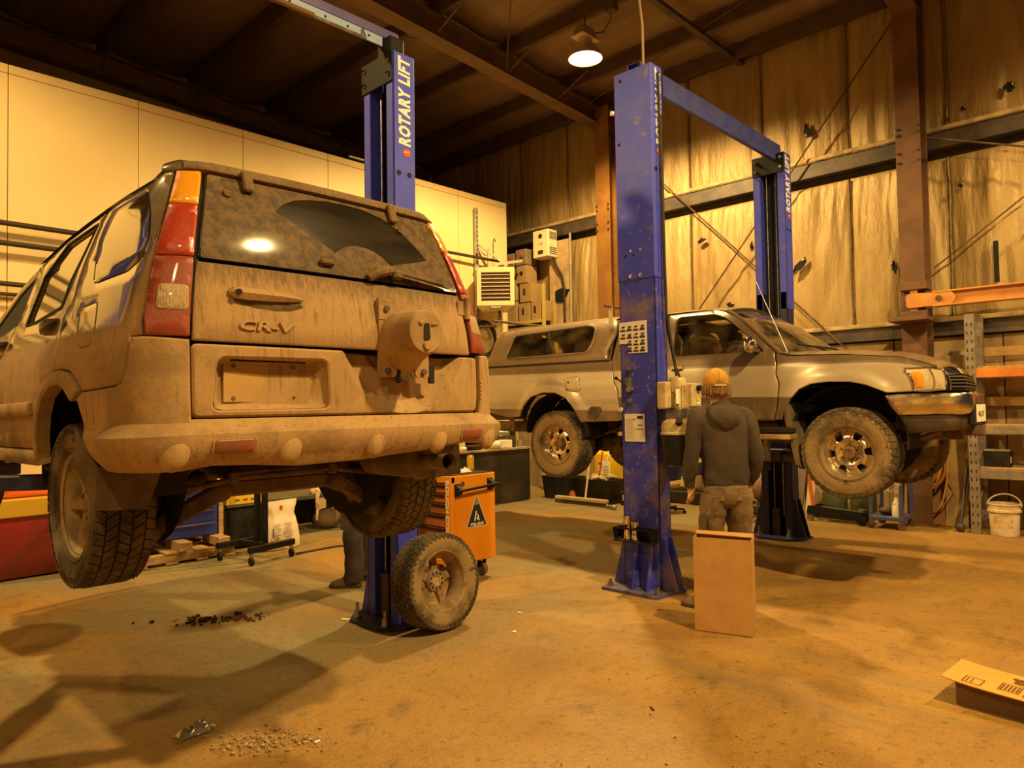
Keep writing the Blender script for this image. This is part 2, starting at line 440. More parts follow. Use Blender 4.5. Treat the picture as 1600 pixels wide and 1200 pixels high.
for (y, z, w, h, r) in ((3.856, 5.41, .07, .17, .2), (5.55, 4.13, .10, .05, .4), (4.03, 3.49, .22, .07, .75), (2.78, 3.30, .045, .11, .1), (1.47, 5.27, .08, .07, 0), (1.95, 5.15, .05, .04, 0), (4.72, 3.9, .035, .10, .1), (5.1, 3.06, .08, .06, 0), (2.0, 4.2, .04, .04, 0), (4.35, 5.3, .05, .03, 0)):
    pts = []
    for i in range(14):
        a = 2*pi*i/14; q = .55+.45*random.random(); pts.append((math.cos(a)*w*q, math.sin(a)*h*q))
    c, s = math.cos(r), math.sin(r); pts = [(x*c-z_*s, x*s+z_*c) for x, z_ in pts]
    MB().prism(pts, (XW-.115, y, z), (0, -1, 0), (0, 0, 1), -.006).build('tear', M_tear, wall_r, smooth=False)
    f = MB()
    for i in range(3):
        x, z_ = pts[i*4]; x2, z2 = pts[i*4+2]
        f.add([(XW-.117, y-x, z+z_), (XW-.117, y-x2, z+z2), (XW-.15, y-(x+x2)*.3, z+(z_+z2)*.3)], [(0, 1, 2)])
    f.build('tear_flap', M_tearflap, wall_r, smooth=False)
# steel frame columns of the right wall (H section) and diagonal bracing rods
NTRIM = 0
def hcolumn(yc, m, x=XW-.14, w=.34, d=.30):
    c = MB(); c.box((x-d, yc, 3.35), (.022, w, 6.7), .003).box((x-d/2, yc, 3.35), (d, .014, 6.7)).box((x, yc, 3.35), (.022, w, 6.7), .003)
    c.box((x-d/2, yc, .01), (d+.14, w+.1, .02))
    global NTRIM; NTRIM += 1
    o = tag(c.build('trim_%d' % NTRIM, m), kind='structure')
    b = MB()
    for dz in (4.55, 4.67, 4.9, 4.98):
        for dy in (-.06, .06): b.cyl((x-d-.012, yc+dy*2, dz), (x-d-.04, yc+dy*2, dz), .018, 6)
    b.build('bolt', M_darksteel, o)
hcolumn(7.22, M_orange_post, w=.29); hcolumn(2.49, M_brown_steel, w=.28); hcolumn(-2.5, M_brown_steel)
def rod(p, q, r=.012, m=M_rust): MB().cyl(p, q, r, 8).build('brace_rod', m, wall_r)
XB = XW-.22
rod((XB, 7.3, 6.35), (XB, 2.75, 1.6)); rod((XB, 2.6, 6.6), (XB, 7.25, 1.0)); rod((XB-.1, 2.35, 4.85), (XB, -2.3, 3.1)); rod((XB, -2.3, 6.6), (XB, 2.3, 3.2), .009)
MB().box((XW-.12, 1.66, 3.2), (.03, .05, .5), .003).build('bracket', M_black, wall_r)
# ceiling: sagging insulation bays, purlins, rafters
ceil = MB().add([(X0, Y0, ceilz(X0)+.12), (XW+.2, Y0, ceilz(XW)+.12), (XW+.2, YB+.2, ceilz(XW)+.12), (X0, YB+.2, ceilz(X0)+.12)], [(0, 1, 2, 3)]).build('ceiling', M_darksteel)
tag(ceil, kind='structure')
PURL = [XW-.35, 9.05, 7.65, 6.25, 4.85, 3.45, 2.05, .65, -.75, -2.15, -3.55, -4.95]
RAF = [-2.5, 2.46, 7.42, 12.1]
def bay(x0, x1, y0, y1, seed):
    nx, ny = 18, 60; mb = MB()
    for j in range(ny+1):
        y = y0+(y1-y0)*j/ny
        for i in range(nx+1):
            t = i/nx; x = x0+(x1-x0)*t
            d = .11*math.sin(pi*t)**.6+noise.noise(V(x*2+seed, y*1.2, seed))*.05*math.sin(pi*t)+noise.noise(V(x*2.5, y*9+seed, 2))*.02
            mb.v.append(V(x, y, ceilz(x)+.03-d))
    for j in range(ny):
        for i in range(nx): a = j*(nx+1)+i; mb.f.append((a, a+1, a+nx+2, a+nx+1))
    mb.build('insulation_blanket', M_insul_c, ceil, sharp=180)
for a, b in zip(PURL[:-1], PURL[1:]):
    for y0, y1 in ((-2.4, 2.46), (2.46, 7.42), (7.42, 12.2)): bay(b, a, y0, y1, a*3+y0)
M_purl = mat('brown purlin steel', (.10, .058, .032), .6, .1, c2=(.07, .04, .024), scale=4)
for x in PURL:
    z = ceilz(x); p = MB(); p.box((x, 2.5, z-.1), (.012, 19.4, .2)).box((x+.035, 2.5, z-.2), (.08, 19.4, .01)).box((x-.035, 2.5, z), (.08, 19.4, .01)); p.build('purlin', M_purl, ceil)
for y in RAF:
    r = MB(); xs = [XW-.25, 8, 5, 2, -1, -4, -6.8]
    for a, b in zip(xs[:-1], xs[1:]):
        za, zb = 6.42+.05*(XW-a), 6.42+.05*(XW-b); ta, tb = ceilz(a)-.2, ceilz(b)-.2
        r.add([(a, y, za), (b, y, zb), (b, y, tb), (a, y, ta)], [(0, 1, 2, 3)])
        for w, h0, h1 in ((.13, (za, zb), .015), (.13, (ta-.015, tb-.015), .015)):
            r.add([(a, y-w, h0[0]), (a, y+w, h0[0]), (b, y+w, h0[1]), (b, y-w, h0[1]), (a, y-w, h0[0]+h1), (a, y+w, h0[0]+h1), (b, y+w, h0[1]+h1), (b, y-w, h0[1]+h1)], [(0, 1, 2, 3), (4, 7, 6, 5), (0, 3, 7, 4), (1, 5, 6, 2), (0, 4, 5, 1), (3, 2, 6, 7)])
    r.build('rafter', mat('brown rafter steel', (.15, .085, .042), .6, c2=(.11, .06, .032), scale=3), ceil, smooth=False)
    for x in (8.8, 7.65, 6.25, 4.85, 3.45, 2.05):   # flange braces
        for sy in (-1, 1): MB().bar((x, y+sy*.12, 6.47+.05*(XW-x)), (x, y+sy*.75, ceilz(x)-.19), .03, .006).build('flange_brace', M_purl, ceil)
MB().box((8.2, 4.86, ceilz(8.2)-.26), (4.6, .09, .06)).build('strut', M_darksteel, ceil)
for p, q in (((8.0, 2.5, 7.0), (5.6, 7.4, 7.05)), ((7.6, 7.3, 6.6), (3.0, 2.5, 7.1)), ((9.6, 7.3, 6.7), (8.4, 2.5, 6.9))): MB().cyl(p, q, .008, 6).build('brace_rod', M_rust, ceil)
# back wall (dark, above and behind the inner room)
mb = MB()
for i in range(81):
    for j in range(31):
        x = X0+(XW+.1-X0)*i/80; z = 7.9*j/30; mb.v.append(V(x, YB-.05*abs(math.sin(x*2.4))-noise.noise(V(x*6, z*.8, 1))*.04, z))
for i in range(80):
    for j in range(30): a = i*31+j; mb.f.append((a, a+31, a+32, a+1))
tag(mb.build('wall_back', M_insul, sharp=180), kind='structure')
# the inner room: its painted front of wall panels
M_wpaint = mat('cream painted wall board', (.84, .65, .33), .6, 0, (.80, .60, .29), 1.3, .3, .7, .03, 40, c3=(.66, .50, .26), scale3=1.1, lo3=.6, hi3=.85)
YWL, WT, WE = 9.2, 5.36, 9.48
wl = MB().box(((X0+WE)/2, YWL+.14, WT/2-.02), (WE-X0-.02, .2, WT-.06)).box((WE-.12, YWL+1.5, WT/2-.02), (.2, 2.9, WT-.06)).box(((X0+WE)/2, YWL+1.5, WT-.08), (WE-X0-.02, 2.9, .08)).build('wall_left', mat('wall core', (.18, .12, .06), .8))
tag(wl, kind='structure')
xs = [X0, -4.2, -1.9, .45, 1.745, 3.07, 4.39, 5.70, 7.05, 8.3, WE]
for a, b in zip(xs[:-1], xs[1:]):
    for z0, z1 in ((0.02, 5.255), (5.262, WT)):
        MB().box(((a+b)/2, YWL+.02, (z0+z1)/2), (b-a-.008, .045, z1-z0), .004).build('wall_board', M_wpaint, wl)
MB().box((WE+.005, YWL+.1, WT/2), (.02, .24, WT), .006).build('corner_trim', mat('corner trim', (.6, .5, .32), .4, .3), wl)
for y0, y1 in ((YWL+.25, YWL+1.5), (YWL+1.51, YWL+2.9)): MB().box((WE, (y0+y1)/2, WT/2), (.03, y1-y0, WT-.04), .004).build('wall_board', M_wpaint, wl)
# pipes on its face, left of the raised car
M_pipe = mat('dark iron pipe', (.06, .04, .025), .5, .3)
for z0, r in ((3.60, .03), (3.385, .03), (2.95, .028), (2.84, .02)):
    MB().cyl((-1.5, YWL-.12, z0), (4.2, YWL-.12, z0-.02), r, 12).build('pipe', M_pipe, wl)
    for x in (-.8, 1.0, 2.9): MB().box((x, YWL-.06, z0), (.05, .13, .05), .006).build('pipe_clip', M_pipe, wl)
MB().box((6.3, YWL-.02, WT+.04), (.5, .06, .015)).build('bracket', M_galv, wl)
# wall behind the lift on the open left side is out of sight; short side walls far off close the hall
tag(MB().box((X0-.1, 2.6, 3.9), (.2, 19.6, 7.8)).build('wall_far_side', M_wpaint), kind='structure')

# ---------------------------------------------------------------- body surfaces of the two vehicles
def hermite(tab, x):
    n = len(tab)
    if x <= tab[0][0]: return tab[0][1]+(x-tab[0][0])*(tab[1][1]-tab[0][1])/(tab[1][0]-tab[0][0])
    if x >= tab[-1][0]: return tab[-1][1]+(x-tab[-1][0])*(tab[-1][1]-tab[-2][1])/(tab[-1][0]-tab[-2][0])
    for i in range(n-1):
        if x <= tab[i+1][0]: break
    def sl(k):
        if k == 0 or k == n-1:
            a = 0 if k == 0 else n-2; return (tab[a+1][1]-tab[a][1])/(tab[a+1][0]-tab[a][0])
        d0 = (tab[k][1]-tab[k-1][1])/(tab[k][0]-tab[k-1][0]); d1 = (tab[k+1][1]-tab[k][1])/(tab[k+1][0]-tab[k][0])
        return 0. if d0*d1 <= 0 else 2*d0*d1/(d0+d1)
    (x0, y0), (x1, y1) = tab[i], tab[i+1]; h = x1-x0; t = (x-x0)/h; m0, m1 = sl(i)*h, sl(i+1)*h
    return (2*t**3-3*t**2+1)*y0+(t**3-2*t**2+t)*m0+(-2*t**3+3*t**2)*y1+(t**3-t**2)*m1
WX, WY, WL = 1.655, 2.50, .80          # wagon: centre line, gate plane, lift height
W_W = [(.30, .78), (.42, .82), (.55, .86), (.70, .882), (.85, .888), (.95, .883), (1.03, .868), (1.12, .842), (1.25, .808), (1.40, .768), (1.52, .735), (1.60, .71), (1.66, .68), (1.72, .62), (1.76, .50)]
W_R = [(.30, .03), (.45, -.005), (.60, -.01), (.80, -.005), (1.0, 0.), (1.15, .015), (1.29, .04), (1.42, .08), (1.55, .13), (1.65, .175), (1.76, .26)]
def wagon(s, z):
    """wrap round the wagon: s runs from the middle of the tailgate round the corner and forward along the side"""
    zl = z-WL; W = hermite(W_W, zl)-.035; R = hermite(W_R, zl); rc = .15; sg = 1 if s >= 0 else -1; a = abs(s)
    L = W-rc; arc = rc*math.pi/2
    if a <= L: x, y = a, 0.
    elif a <= L+arc: t = (a-L)/rc; x, y = L+rc*math.sin(t), rc*(1-math.cos(t))
    else: x, y = W, rc+a-L-arc
    k = min(1., x/max(W, .1)); y -= .035*(1-k*k)
    if y > 0: x += .035*(1-math.exp(-(max(0, y-.02)/.35)**2))*(x/W)**4
    if y > 2.9: x -= .02*(y-2.9)**2*(.5 if zl < 1 else 1.2)
    return (WX+sg*x, WY+R+y, z)
TX, TY, TL_ = 6.84, 1.20, .78            # pickup: centre line, nose plane, lift height
T_W = [(.30, .74), (.45, .79), (.60, .815), (.80, .832), (.95, .838), (1.05, .832), (1.10, .822), (1.16, .795), (1.25, .765), (1.40, .71), (1.52, .66), (1.60, .61), (1.66, .54), (1.70, .45)]
T_N = [(.30, .12), (.45, .05), (.60, .02), (.75, .0), (.88, .0), (.98, .03), (1.04, .12), (1.10, .30), (1.3, .8), (1.7, 1.5)]
def pickup(s, z):
    """wrap round the pickup: s runs from the middle of the grille round the corner and back along the flank"""
    zl = z-TL_; W = hermite(T_W, zl); R = hermite(T_N, min(zl, 1.0)); rc = .16; sg = 1 if s >= 0 else -1; a = abs(s)
    L = W-rc; arc = rc*math.pi/2
    if a <= L: x, y = a, 0.
    elif a <= L+arc: t = (a-L)/rc; x, y = L+rc*math.sin(t), rc*(1-math.cos(t))
    else: x, y = W, rc+a-L-arc
    k = min(1., x/max(W, .1)); y -= .012*(1-k*k); y += .12*(sg*k+1)*max(0., 1-max(0., y)/2.2)
    if y > 0: x -= .05*math.exp(-(max(0, y-.1)/.45)**2)*(x/W)**4*(1-math.exp(-(y/.1)))
    return (TX+sg*x, TY+R+y, z)

# ---------------------------------------------------------------- two post lifts
def bolt_mesh(mb, c, ax, r=.014, h=.03):
    mb.mark(); c = Vector(c); ax = Vector(ax); mb.cyl(c, c+ax*h*.45, r*1.5, 6); mb.cyl(c, c+ax*h, r*.8, 8)
def lift_column(root, xa, xb, ya, yb, H, op, zlap, worn, gus):
    """C channel; closed web on the far side of 'op' (+1 opens to +X)"""
    xw, xo = (xa, xb) if op > 0 else (xb, xa); t = .012; yc = (ya+yb)/2; W = yb-ya; D = abs(xb-xa)
    def chan(z0, z1, g, mm, name, lip=.085):
        b = MB(); zc = (z0+z1)/2; h = z1-z0
        b.box((xw+op*t/2-op*g, yc, zc), (t, W+2*g, h), .003)
        for s, y in ((-1, ya-g), (1, yb+g)):
            b.box(((xa+xb)/2, y-s*t/2, zc), (D+g*0, t, h), .003)
            b.box((xo-op*t/2, y-s*lip/2, zc), (t, lip, h), .003)
            b.box((xo-op*.05, y-s*(lip-t/2), zc), (.1 if D > .15 else .08, t*.8, h), .002)
        return b.build(name, mm, root, True)
    post = chan(.02, zlap+.2, 0, worn, 'column_post')
    top = chan(zlap, H, .006, M_blue, 'top_extension')
    b = MB()
    for y in (yc-.05, yc+.05): bolt_mesh(b, (xw-op*.006, y, zlap+.03), (-op, 0, 0), .012, .02)
    for dz in (.25, .4):
        for y in (yc-.05, yc+.05): b.mark().cyl((xw-op*.008, y, zlap+dz), (xw-op*.004, y, zlap+dz), .012, 8)
    b.build('bolt', M_chrome, top, True)
    # dark sheet inside the channel, with slide tracks and cables
    b = MB(); b.box((xw+op*.022, yc, H/2), (.006, W-.05, H-.1)); b.build('inner_dark_sheet', mat('dark inside of column', (.010, .010, .016), .7), root, True)
    for y in (yc-.05, yc+.055):
        MB().cyl((xo-op*.07, y, .25), (xo-op*.07, y, H-.12), .0075, 8).build('lift_cable', M_steel, root, True)
    b = MB(); b.box((xo-op*.06, yc+.035, .17), (.05, .1, .34), .008); b.build('cable_anchor', M_darksteel, root, True)
    # top bracket plate
    b = MB(); b.box((xo-op*-.008, yc, H-.12), (.012, W+.02, .22), .003)
    for y in (ya+.05, yb-.05):
        for z in (H-.06, H-.17): b2 = None
    o = b.build('head_plate', M_black, root, True); b = MB()
    for y in (ya+.03, yb-.03):
        for z in (H-.06, H-.17): bolt_mesh(b, (xo+op*.014, y, z), (op, 0, 0), .013, .022)
    b.build('bolt', M_chrome, o, True)
    # base plate
    poly = [(-.30, -.27), (.10, -.30), (.27, -.20), (.27, .20), (.10, .30), (-.30, .27)] if gus else [(-.13, -.31), (.13, -.31), (.27, -.16), (.27, .16), (.13, .31), (-.13, .31)]
    xc = (xa+xb)/2
    pl = MB().prism([(x*op, y) for x, y in poly], (xc, yc, .002), (1, 0, 0), (0, 1, 0), .022).build('base_plate', M_blue_dark if not gus else mat('scuffed blue base', (.06, .06, .22), .5, c2=(.16, .13, .16), scale=12), root, True, smooth=False)
    for x, y in ((.20, -.17), (.20, .17), (.02, -.26), (.02, .26), (-.22 if gus else -.05, -.235), (-.22 if gus else -.05, .235)):
        b = MB(); bolt_mesh(b, (xc+x*op, yc+y, .03), (0, 0, 1), .016, .05 if gus else .10); b.cyl((xc+x*op, yc+y, .02), (xc+x*op, yc+y, .03), .03, 12); b.build('anchor_bolt', M_steel, pl, True)
    b = MB(); gz = .42
    for s, y in ((-1, ya), (1, yb)):
        b.mark().prism([(0, 0), (.13*s, 0), (.02*s, gz), (0, gz)], (xw+op*.03, y, .02), (0, 1, 0), (0, 0, 1), .014)
        b.mark().mark().prism([(0, 0), (.13*s, 0), (.02*s, gz), (0, gz)], (xo-op*.03, y, .02), (0, 1, 0), (0, 0, 1), .014)
    for y in (yc-.11, yc+.03) if gus else (): b.mark().prism([(0, 0), (-op*.13, 0), (-op*.01, gz), (0, gz)], (xw, y, .02), (1, 0, 0), (0, 0, 1), .014)
    b.build('gusset', worn, root, True, smooth=False)
    # printed name and oval badge on the side
    z0 = H-.685; xl = xa+.02
    text('ROTARY LIFT', M_white_txt, root, (xb-.035 if D > .17 else xb-.03, ya-.0075, z0), (0, 0, 1), (-1, 0, 0), .115 if D > .17 else .10, fitw=.66, fith=.112 if D > .17 and op < 0 and zlap and W < .37 else .085, bold=.0055, shear=.12, space=1.14, extrude=.0015)
    ov = MB(); pts = [(.036*math.cos(2*pi*k/20), .03*math.sin(2*pi*k/20)) for k in range(20)]
    ov.prism(pts, (xb-.035-.038, ya-.006, z0-.05), (1, 0, 0), (0, 0, 1), .003); bd = ov.build('badge', M_red_txt, root, True, smooth=False)
    text('Rotary', M_white_txt, bd, (xb-.035-.063, ya-.010, z0-.06), (1, .0, .25), (-.25, 0, 1), .02, fitw=.05, extrude=.0008)
    b = MB()
    for x in (xa+.045, xb-.05): b.mark().cyl((x, ya-.0075, z0-.21), (x, ya-.002, z0-.21), .021, 14)
    b.build('lock_hole', M_black, root, True)
    return post
def lift_arm(root, x, y, z, tips, op):
    """carriage with swing arms and rubber pads"""
    c = MB(); c.box((x+op*.03, y, z+.15), (.16, .26, .62), .01).box((x+op*.17, y, z-.06), (.22, .34, .13), .01)
    ca = c.build('carriage', M_blue_dark, root, True)
    for tx, ty, tz in tips:
        b = MB(); p = V(x+op*.2, y, z-.05); q = V(tx, ty, z-.06); m = p.lerp(q, .55)
        b.bar(p, m, .13, .10, .006); b.bar(p.lerp(q, .5), q, .10, .07, .005)
        a = b.build('swing_arm', M_blue_dark, root, True)
        b = MB(); b.cyl((tx, ty, z-.1), (tx, ty, tz-.025), .03, 16); b.build('adapter_post', M_steel, a, True)
        b = MB(); b.cyl((tx, ty, tz-.03), (tx, ty, tz), .06, 20); b.build('lift_pad', mat('ochre rubber pad', (.40, .26, .07), .7), a, True)
def lift_beam(root, x0, x1, y, z0, z1, inner):
    b = MB(); h = z1-z0; w = .13
    b.box(((x0+x1)/2, y-w/2, (z0+z1)/2), (x1-x0, .008, h), .002).box(((x0+x1)/2, y, z1), (x1-x0, w, .008), .002).box(((x0+x1)/2, y-w/2+.02, z0), (x1-x0, .04, .008), .002).box(((x0+x1)/2, y+w/2, z1-h*.25), (x1-x0, .008, h*.5), .002)
    return b.build('overhead_beam', inner, root, True)
# left lift (only its right hand column stands in view; its beam runs off over the raised wagon)
LL = thing('two_post_lift', 'blue two-post lift carrying the muddy wagon, its lettered post behind the wagon roof', 'car lift', (1.66, 4.31, 0))
lift_column(LL, 3.10, 3.29, 4.13, 4.49, 4.16, -1, 2.62, M_blue, False)
lift_column(LL, .03, .22, 4.13, 4.49, 4.16, 1, 2.62, M_blue, False)
M_blue_beam = mat('indigo beam paint', (.07, .06, .30), .4, c2=(.10, .08, .28), scale=4)
lift_beam(LL, .1, 3.24, 4.31, 4.30, 4.365, M_blue_beam)
b = MB(); b.box((1.6, 4.252, 4.265), (3.0, .012, .075), .002); b.build('beam_liner', mat('pale blue plate', (.30, .42, .66), .35), LL, True)
b = MB()
for x in (2.35, 2.62, 2.8, 2.98, 1.9): b.mark().cyl((x, 4.243, 4.265), (x, 4.246, 4.265), .009, 10)
b.build('beam_hole', M_black, LL, True)
MB().cyl((.2, 4.2, 4.205), (2.5, 4.2, 4.205), .02, 14).build('padded_bar', mat('brown foam tube', (.16, .085, .04), .8), LL, True)
b = MB(); b.cyl((2.5, 4.2, 4.205), (2.92, 4.2, 4.208), .009, 10).bar((2.92, 4.2, 4.20), (2.92, 4.24, 4.29), .012, .012); b.build('shutoff_rod', M_steel, LL, True)
b = MB(); b.box((3.17, 4.24, 4.21), (.13, .16, .16), .01); b.build('beam_bracket', M_black, LL, True)
# right lift
RL = thing('two_post_lift', 'blue two-post lift under the pickup, post with stickers in front and beam overhead', 'car lift', (6.6, 3.4, 0))
NP = lift_column(RL, 5.07, 5.24, 3.20, 3.56, 4.42, 1, 2.61, M_blue_worn, True)
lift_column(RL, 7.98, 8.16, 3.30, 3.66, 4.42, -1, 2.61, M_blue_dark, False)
lift_beam(RL, 5.2, 8.1, 3.45, 4.34, 4.54, mat('deep blue beam', (.03, .04, .30), .5, c2=(.05, .06, .26), scale=6))  # this beam has its own deeper blue paint
b = MB()
for i in range(9): bolt_mesh(b, (5.6+i*.29, 3.383, 4.40+.06*(i % 2)), (0, -1, 0), .01, .012)
b.build('bolt', M_chrome, RL, True)
# sticker sheets on the web of the near post
xs = 5.07-.0085+.008
M_yel = mat('yellow print', (.75, .52, .06), .6)
def sheet(name, y0, y1, z0, z1, x=5.066): return MB().box((x, (y0+y1)/2, (z0+z1)/2), (.003, abs(y1-y0), abs(z1-z0))).build(name, M_paper, RL, True)
def blot(par, y, z, w, h, m, x=5.0635): return MB().box((x, y, z), (.0016, w, h)).build('print', m, par, True)
s1 = sheet('warning_sheet', 3.285, 3.565, 2.12, 2.255); s2 = sheet('warning_sheet', 3.285, 3.475, 1.985, 2.12); s3 = sheet('warning_sheet', 3.475, 3.565, 2.07, 2.12)
random.seed(5)
for (sh, ny, ya, zs) in ((s1, 4, 3.30, (2.20, 2.135)), (s2, 3, 3.30, (2.075, 2.02))):
    for z in zs:
        for i in range(ny):
            y = ya+.03+i*.065
            if y > 3.56: continue
            b = MB(); b.box((5.0635, y, z-.018), (.0016, .052, .012)).build('print', M_dark_txt, sh, True)
            b = MB()
            b.prism([(-.02, 0), (.0, .018), (.012, .008), (.02, .02), (.022, .004), (.004, -.004)], (5.064, y, z+.002+.004*random.random()), (0, -1, 0), (0, 0, 1), -.0016).build('pictogram', M_dark_txt, sh, True, smooth=False)
            MB().box((5.0637, y, z-.006), (.0012, .04, .008)).build('print', M_yel if i % 2 else M_dark_txt, sh, True)
s4 = sheet('notice_sheet', 3.325, 3.525, 1.235, 1.47)
for i in range(11):
    w = .06+.03*random.random(); MB().box((5.0637, 3.515-w/2-.006, 1.425-i*.016), (.0012, w, .003)).build('print', mat('faint print', (.45, .36, .28), .7), s4, True)
MB().box((5.0635, 3.37, 1.44), (.0014, .055, .025)).build('print', M_dark_txt, s4, True)
for y, z in ((3.38, 1.375), (3.36, 1.375), (3.40, 1.342), (3.375, 1.342), (3.352, 1.342), (3.43, 1.425)): MB().box((5.0635, y, z), (.0014, .014, .009)).build('print', M_dark_txt, s4, True)
# lock release lever
b = MB(); b.box((5.045, 3.455, 1.72), (.05, .05, .12), .008); lk = b.build('lock_release', M_steel, RL, True)
b = MB(); b.tube([(5.03, 3.46, 1.69), (5.0, 3.50, 1.74), (4.98, 3.545, 1.775)], .007, 8).sphere((4.98, 3.547, 1.776), .016, 10, 6); b.tube([(5.04, 3.47, 1.76), (5.04, 3.475, 1.84)], .006, 8); b.build('lever', M_black, lk, True)
b = MB()
for y, z in ((3.46, 1.85), (3.46, 1.583), (3.44, 1.68), (3.475, 1.675)): bolt_mesh(b, (5.064, y, z), (-1, 0, 0), .016, .03)
b.build('bolt', M_steel, lk, True)
b = MB(); b.mark().cyl((5.066, 3.555, 1.507), (5.05, 3.555, 1.507), .018, 12).mark().cyl((5.063, 3.575, 4.09), (5.04, 3.59, 4.09), .02, 10); b.build('bolt_cap', M_paper, RL, True)
b = MB()
for y, z, r in ((3.525, 3.8, .014), (3.50, 4.35, .016), (3.48, 2.82, .01), (3.40, 2.82, .01)): b.mark().cyl((5.062, y, z), (5.0615, y, z), r, 12)
b.build('lock_hole', M_black, RL, True)
# adapter rack
b = MB(); b.box((4.995, 3.40, .412), (.13, .36, .012), .004).box((4.945, 3.40, .515), (.010, .36, .014), .003)
for y in (3.225, 3.575): b.prism([(0, 0), (.13, 0), (.13, -.09), (.03, -.10)], (4.93, y-.006, .52), (1, 0, 0), (0, 0, 1), -.012)
b.box((5.055, 3.40, .46), (.012, .36, .11), .003)
rk = b.build('adapter_rack', M_black, RL, True, smooth=False)
for i, (y, h) in enumerate(((3.475, .20), (3.395, .155))):
    b = MB(); b.lathe([(.0, 0), (.034, 0), (.034, h*.3), (.031, h*.34), (.031, h*.62), (.036, h*.66), (.036, h), (.026, h), (.026, h*.9), (0, h*.9)], (5.0, y, .419), n=18)
    b.xf(Matrix.Translation((0, 0, 0)))
    o = b.build('lift_adapter', M_chrome, None); tag(o, ('taller' if i == 0 else 'shorter')+' chrome lift adapter standing in the rack on the near blue post', 'lift adapter', 'adapters in the post rack')
# hydraulic power unit on the near post
M_cream = mat('cream enamel with oil stains', (.62, .50, .27), .4, c2=(.45, .31, .13), scale=7, c3=(.12, .08, .04), scale3=16, lo3=.64, hi3=.72)
ux, uy = 5.16, 3.06
b = MB(); pr = [(.0, 1.05), (.125, 1.05), (.13, 1.07), (.135, 1.295), (.14, 1.31)]
ring = lambda r, z: [V(ux+r*1.0*math.copysign(abs(math.cos(a))**.6, math.cos(a)), uy+r*.9*math.copysign(abs(math.sin(a))**.6, math.sin(a)), z) for a in [2*pi*k/24+.13 for k in range(24)]]
b.loft([ring(.115, 1.05), ring(.125, 1.07), ring(.135, 1.30)]); pu = b.build('oil_tank', M_blackplastic, RL, True)
b = MB(); b.loft([ring(.142, 1.30), ring(.142, 1.315), ring(.135, 1.32), ring(.135, 1.37), ring(.125, 1.40), ring(.09, 1.425), ring(.05, 1.43)]); b.build('tank_cover', M_cream, pu, True)
MB().cyl((ux-.10, uy-.06, 1.385), (ux-.14, uy-.09, 1.42), .028, 12).build('filler_cap', M_black, pu, True)
b = MB(); b.box((ux, uy, 1.47), (.17, .14, .09), .01); pb = b.build('pump_block', M_steel, pu, True)
b = MB(); b.lathe([(.0, 1.51), (.075, 1.51), (.075, 1.74), (.06, 1.765), (0, 1.77)], (ux, uy, 0), n=20); mo = b.build('motor', M_cream, pu, True)
b = MB()
for k in range(20):
    a = 2*pi*k/20; b.bar((ux+.078*math.cos(a), uy+.078*math.sin(a), 1.52), (ux+.078*math.cos(a), uy+.078*math.sin(a), 1.70), .008, .016, up=(math.cos(a), math.sin(a), 0))
b.build('cooling_fin', M_cream, mo, True)
MB().box((ux-.07, uy-.05, 1.61), (.09, .004, .12)).build('rating_plate', M_paper, mo, True)
b = MB(); b.mark().box((ux+.19, uy+.0, 1.62), (.16, .13, .20), .01).mark().box((ux-.13, uy+.05, 1.62), (.09, .09, .22), .01); sb = b.build('switch_box', M_cream, pu, True)
MB().cyl((ux+.21, uy-.06, 1.68), (ux+.21, uy-.09, 1.68), .026, 14).build('push_button', M_black, sb, True)
MB().box((ux+.21, uy-.067, 1.59), (.05, .003, .035)).build('warning_label', M_yel, sb, True); MB().box((ux+.21, uy-.067, 1.555), (.05, .003, .02)).build('warning_label', M_paper, sb, True)
b = MB(); b.tube([(ux+.02, uy+.02, 1.78), (ux+.03, uy+.05, 1.95), (ux, uy+.09, 2.3), (ux-.01, uy+.1, 3.2), (ux-.02, uy+.11, 4.35)], .012, 8); b.tube([(ux+.08, uy-.02, 1.66), (ux+.05, uy+.06, 1.9), (ux+.03, uy+.11, 2.2), (ux+.03, uy+.12, 4.0)], .009, 8)
b.build('power_cable', M_rubber, pu, True)
MB().tube([(ux+.09, uy-.03, 1.5), (ux+.15, uy-.06, 1.44), (ux+.19, uy-.05, 1.36)], .008, 8).build('release_handle', M_paper, pu, True)
b = MB(); b.tube([(5.2, 3.35, 4.4), (5.12, 3.3, 4.8), (5.05, 3.35, 5.6), (4.95, 3.3, 7.1)], .012, 6); b.build('supply_cable', mat('pale cable', (.35, .25, .14), .6), RL, True)
MB().box((5.255, 3.24, 2.33), (.02, .05, .06), .004).build('limit_switch', M_black, RL, True)

# ---------------------------------------------------------------- wheels (local axis +Z points to the outer face)
M_tire = mat('muddy tyre rubber', (.055, .040, .026), .85, 0, (.20, .135, .07), 3.5, .42, .62, .25, 60, c3=(.03, .024, .018), scale3=12, lo3=.58, hi3=.7)
M_tread = mat('muddy tyre tread', (.15, .105, .06), .9, 0, (.05, .038, .026), 5, .40, .62, .35, 60)
M_groove = mat('dark tread groove', (.035, .027, .02), .9, c2=(.07, .05, .03), scale=10)
M_tire2 = mat('tan dusted tyre rubber', (.30, .20, .09), .88, 0, (.10, .07, .035), 4, .45, .66, .25, 70, c3=(.045, .033, .02), scale3=15, lo3=.60, hi3=.72)
def axis_m(c, out, spin=0.):
    z = Vector(out).normalized(); u = V(0, 0, 1); x = (u-z*u.dot(z)).normalized(); y = z.cross(x)
    return Matrix.Translation(c) @ Matrix((x, y, z)).transposed().to_4x4() @ Matrix.Rotation(spin, 4, 'Z')
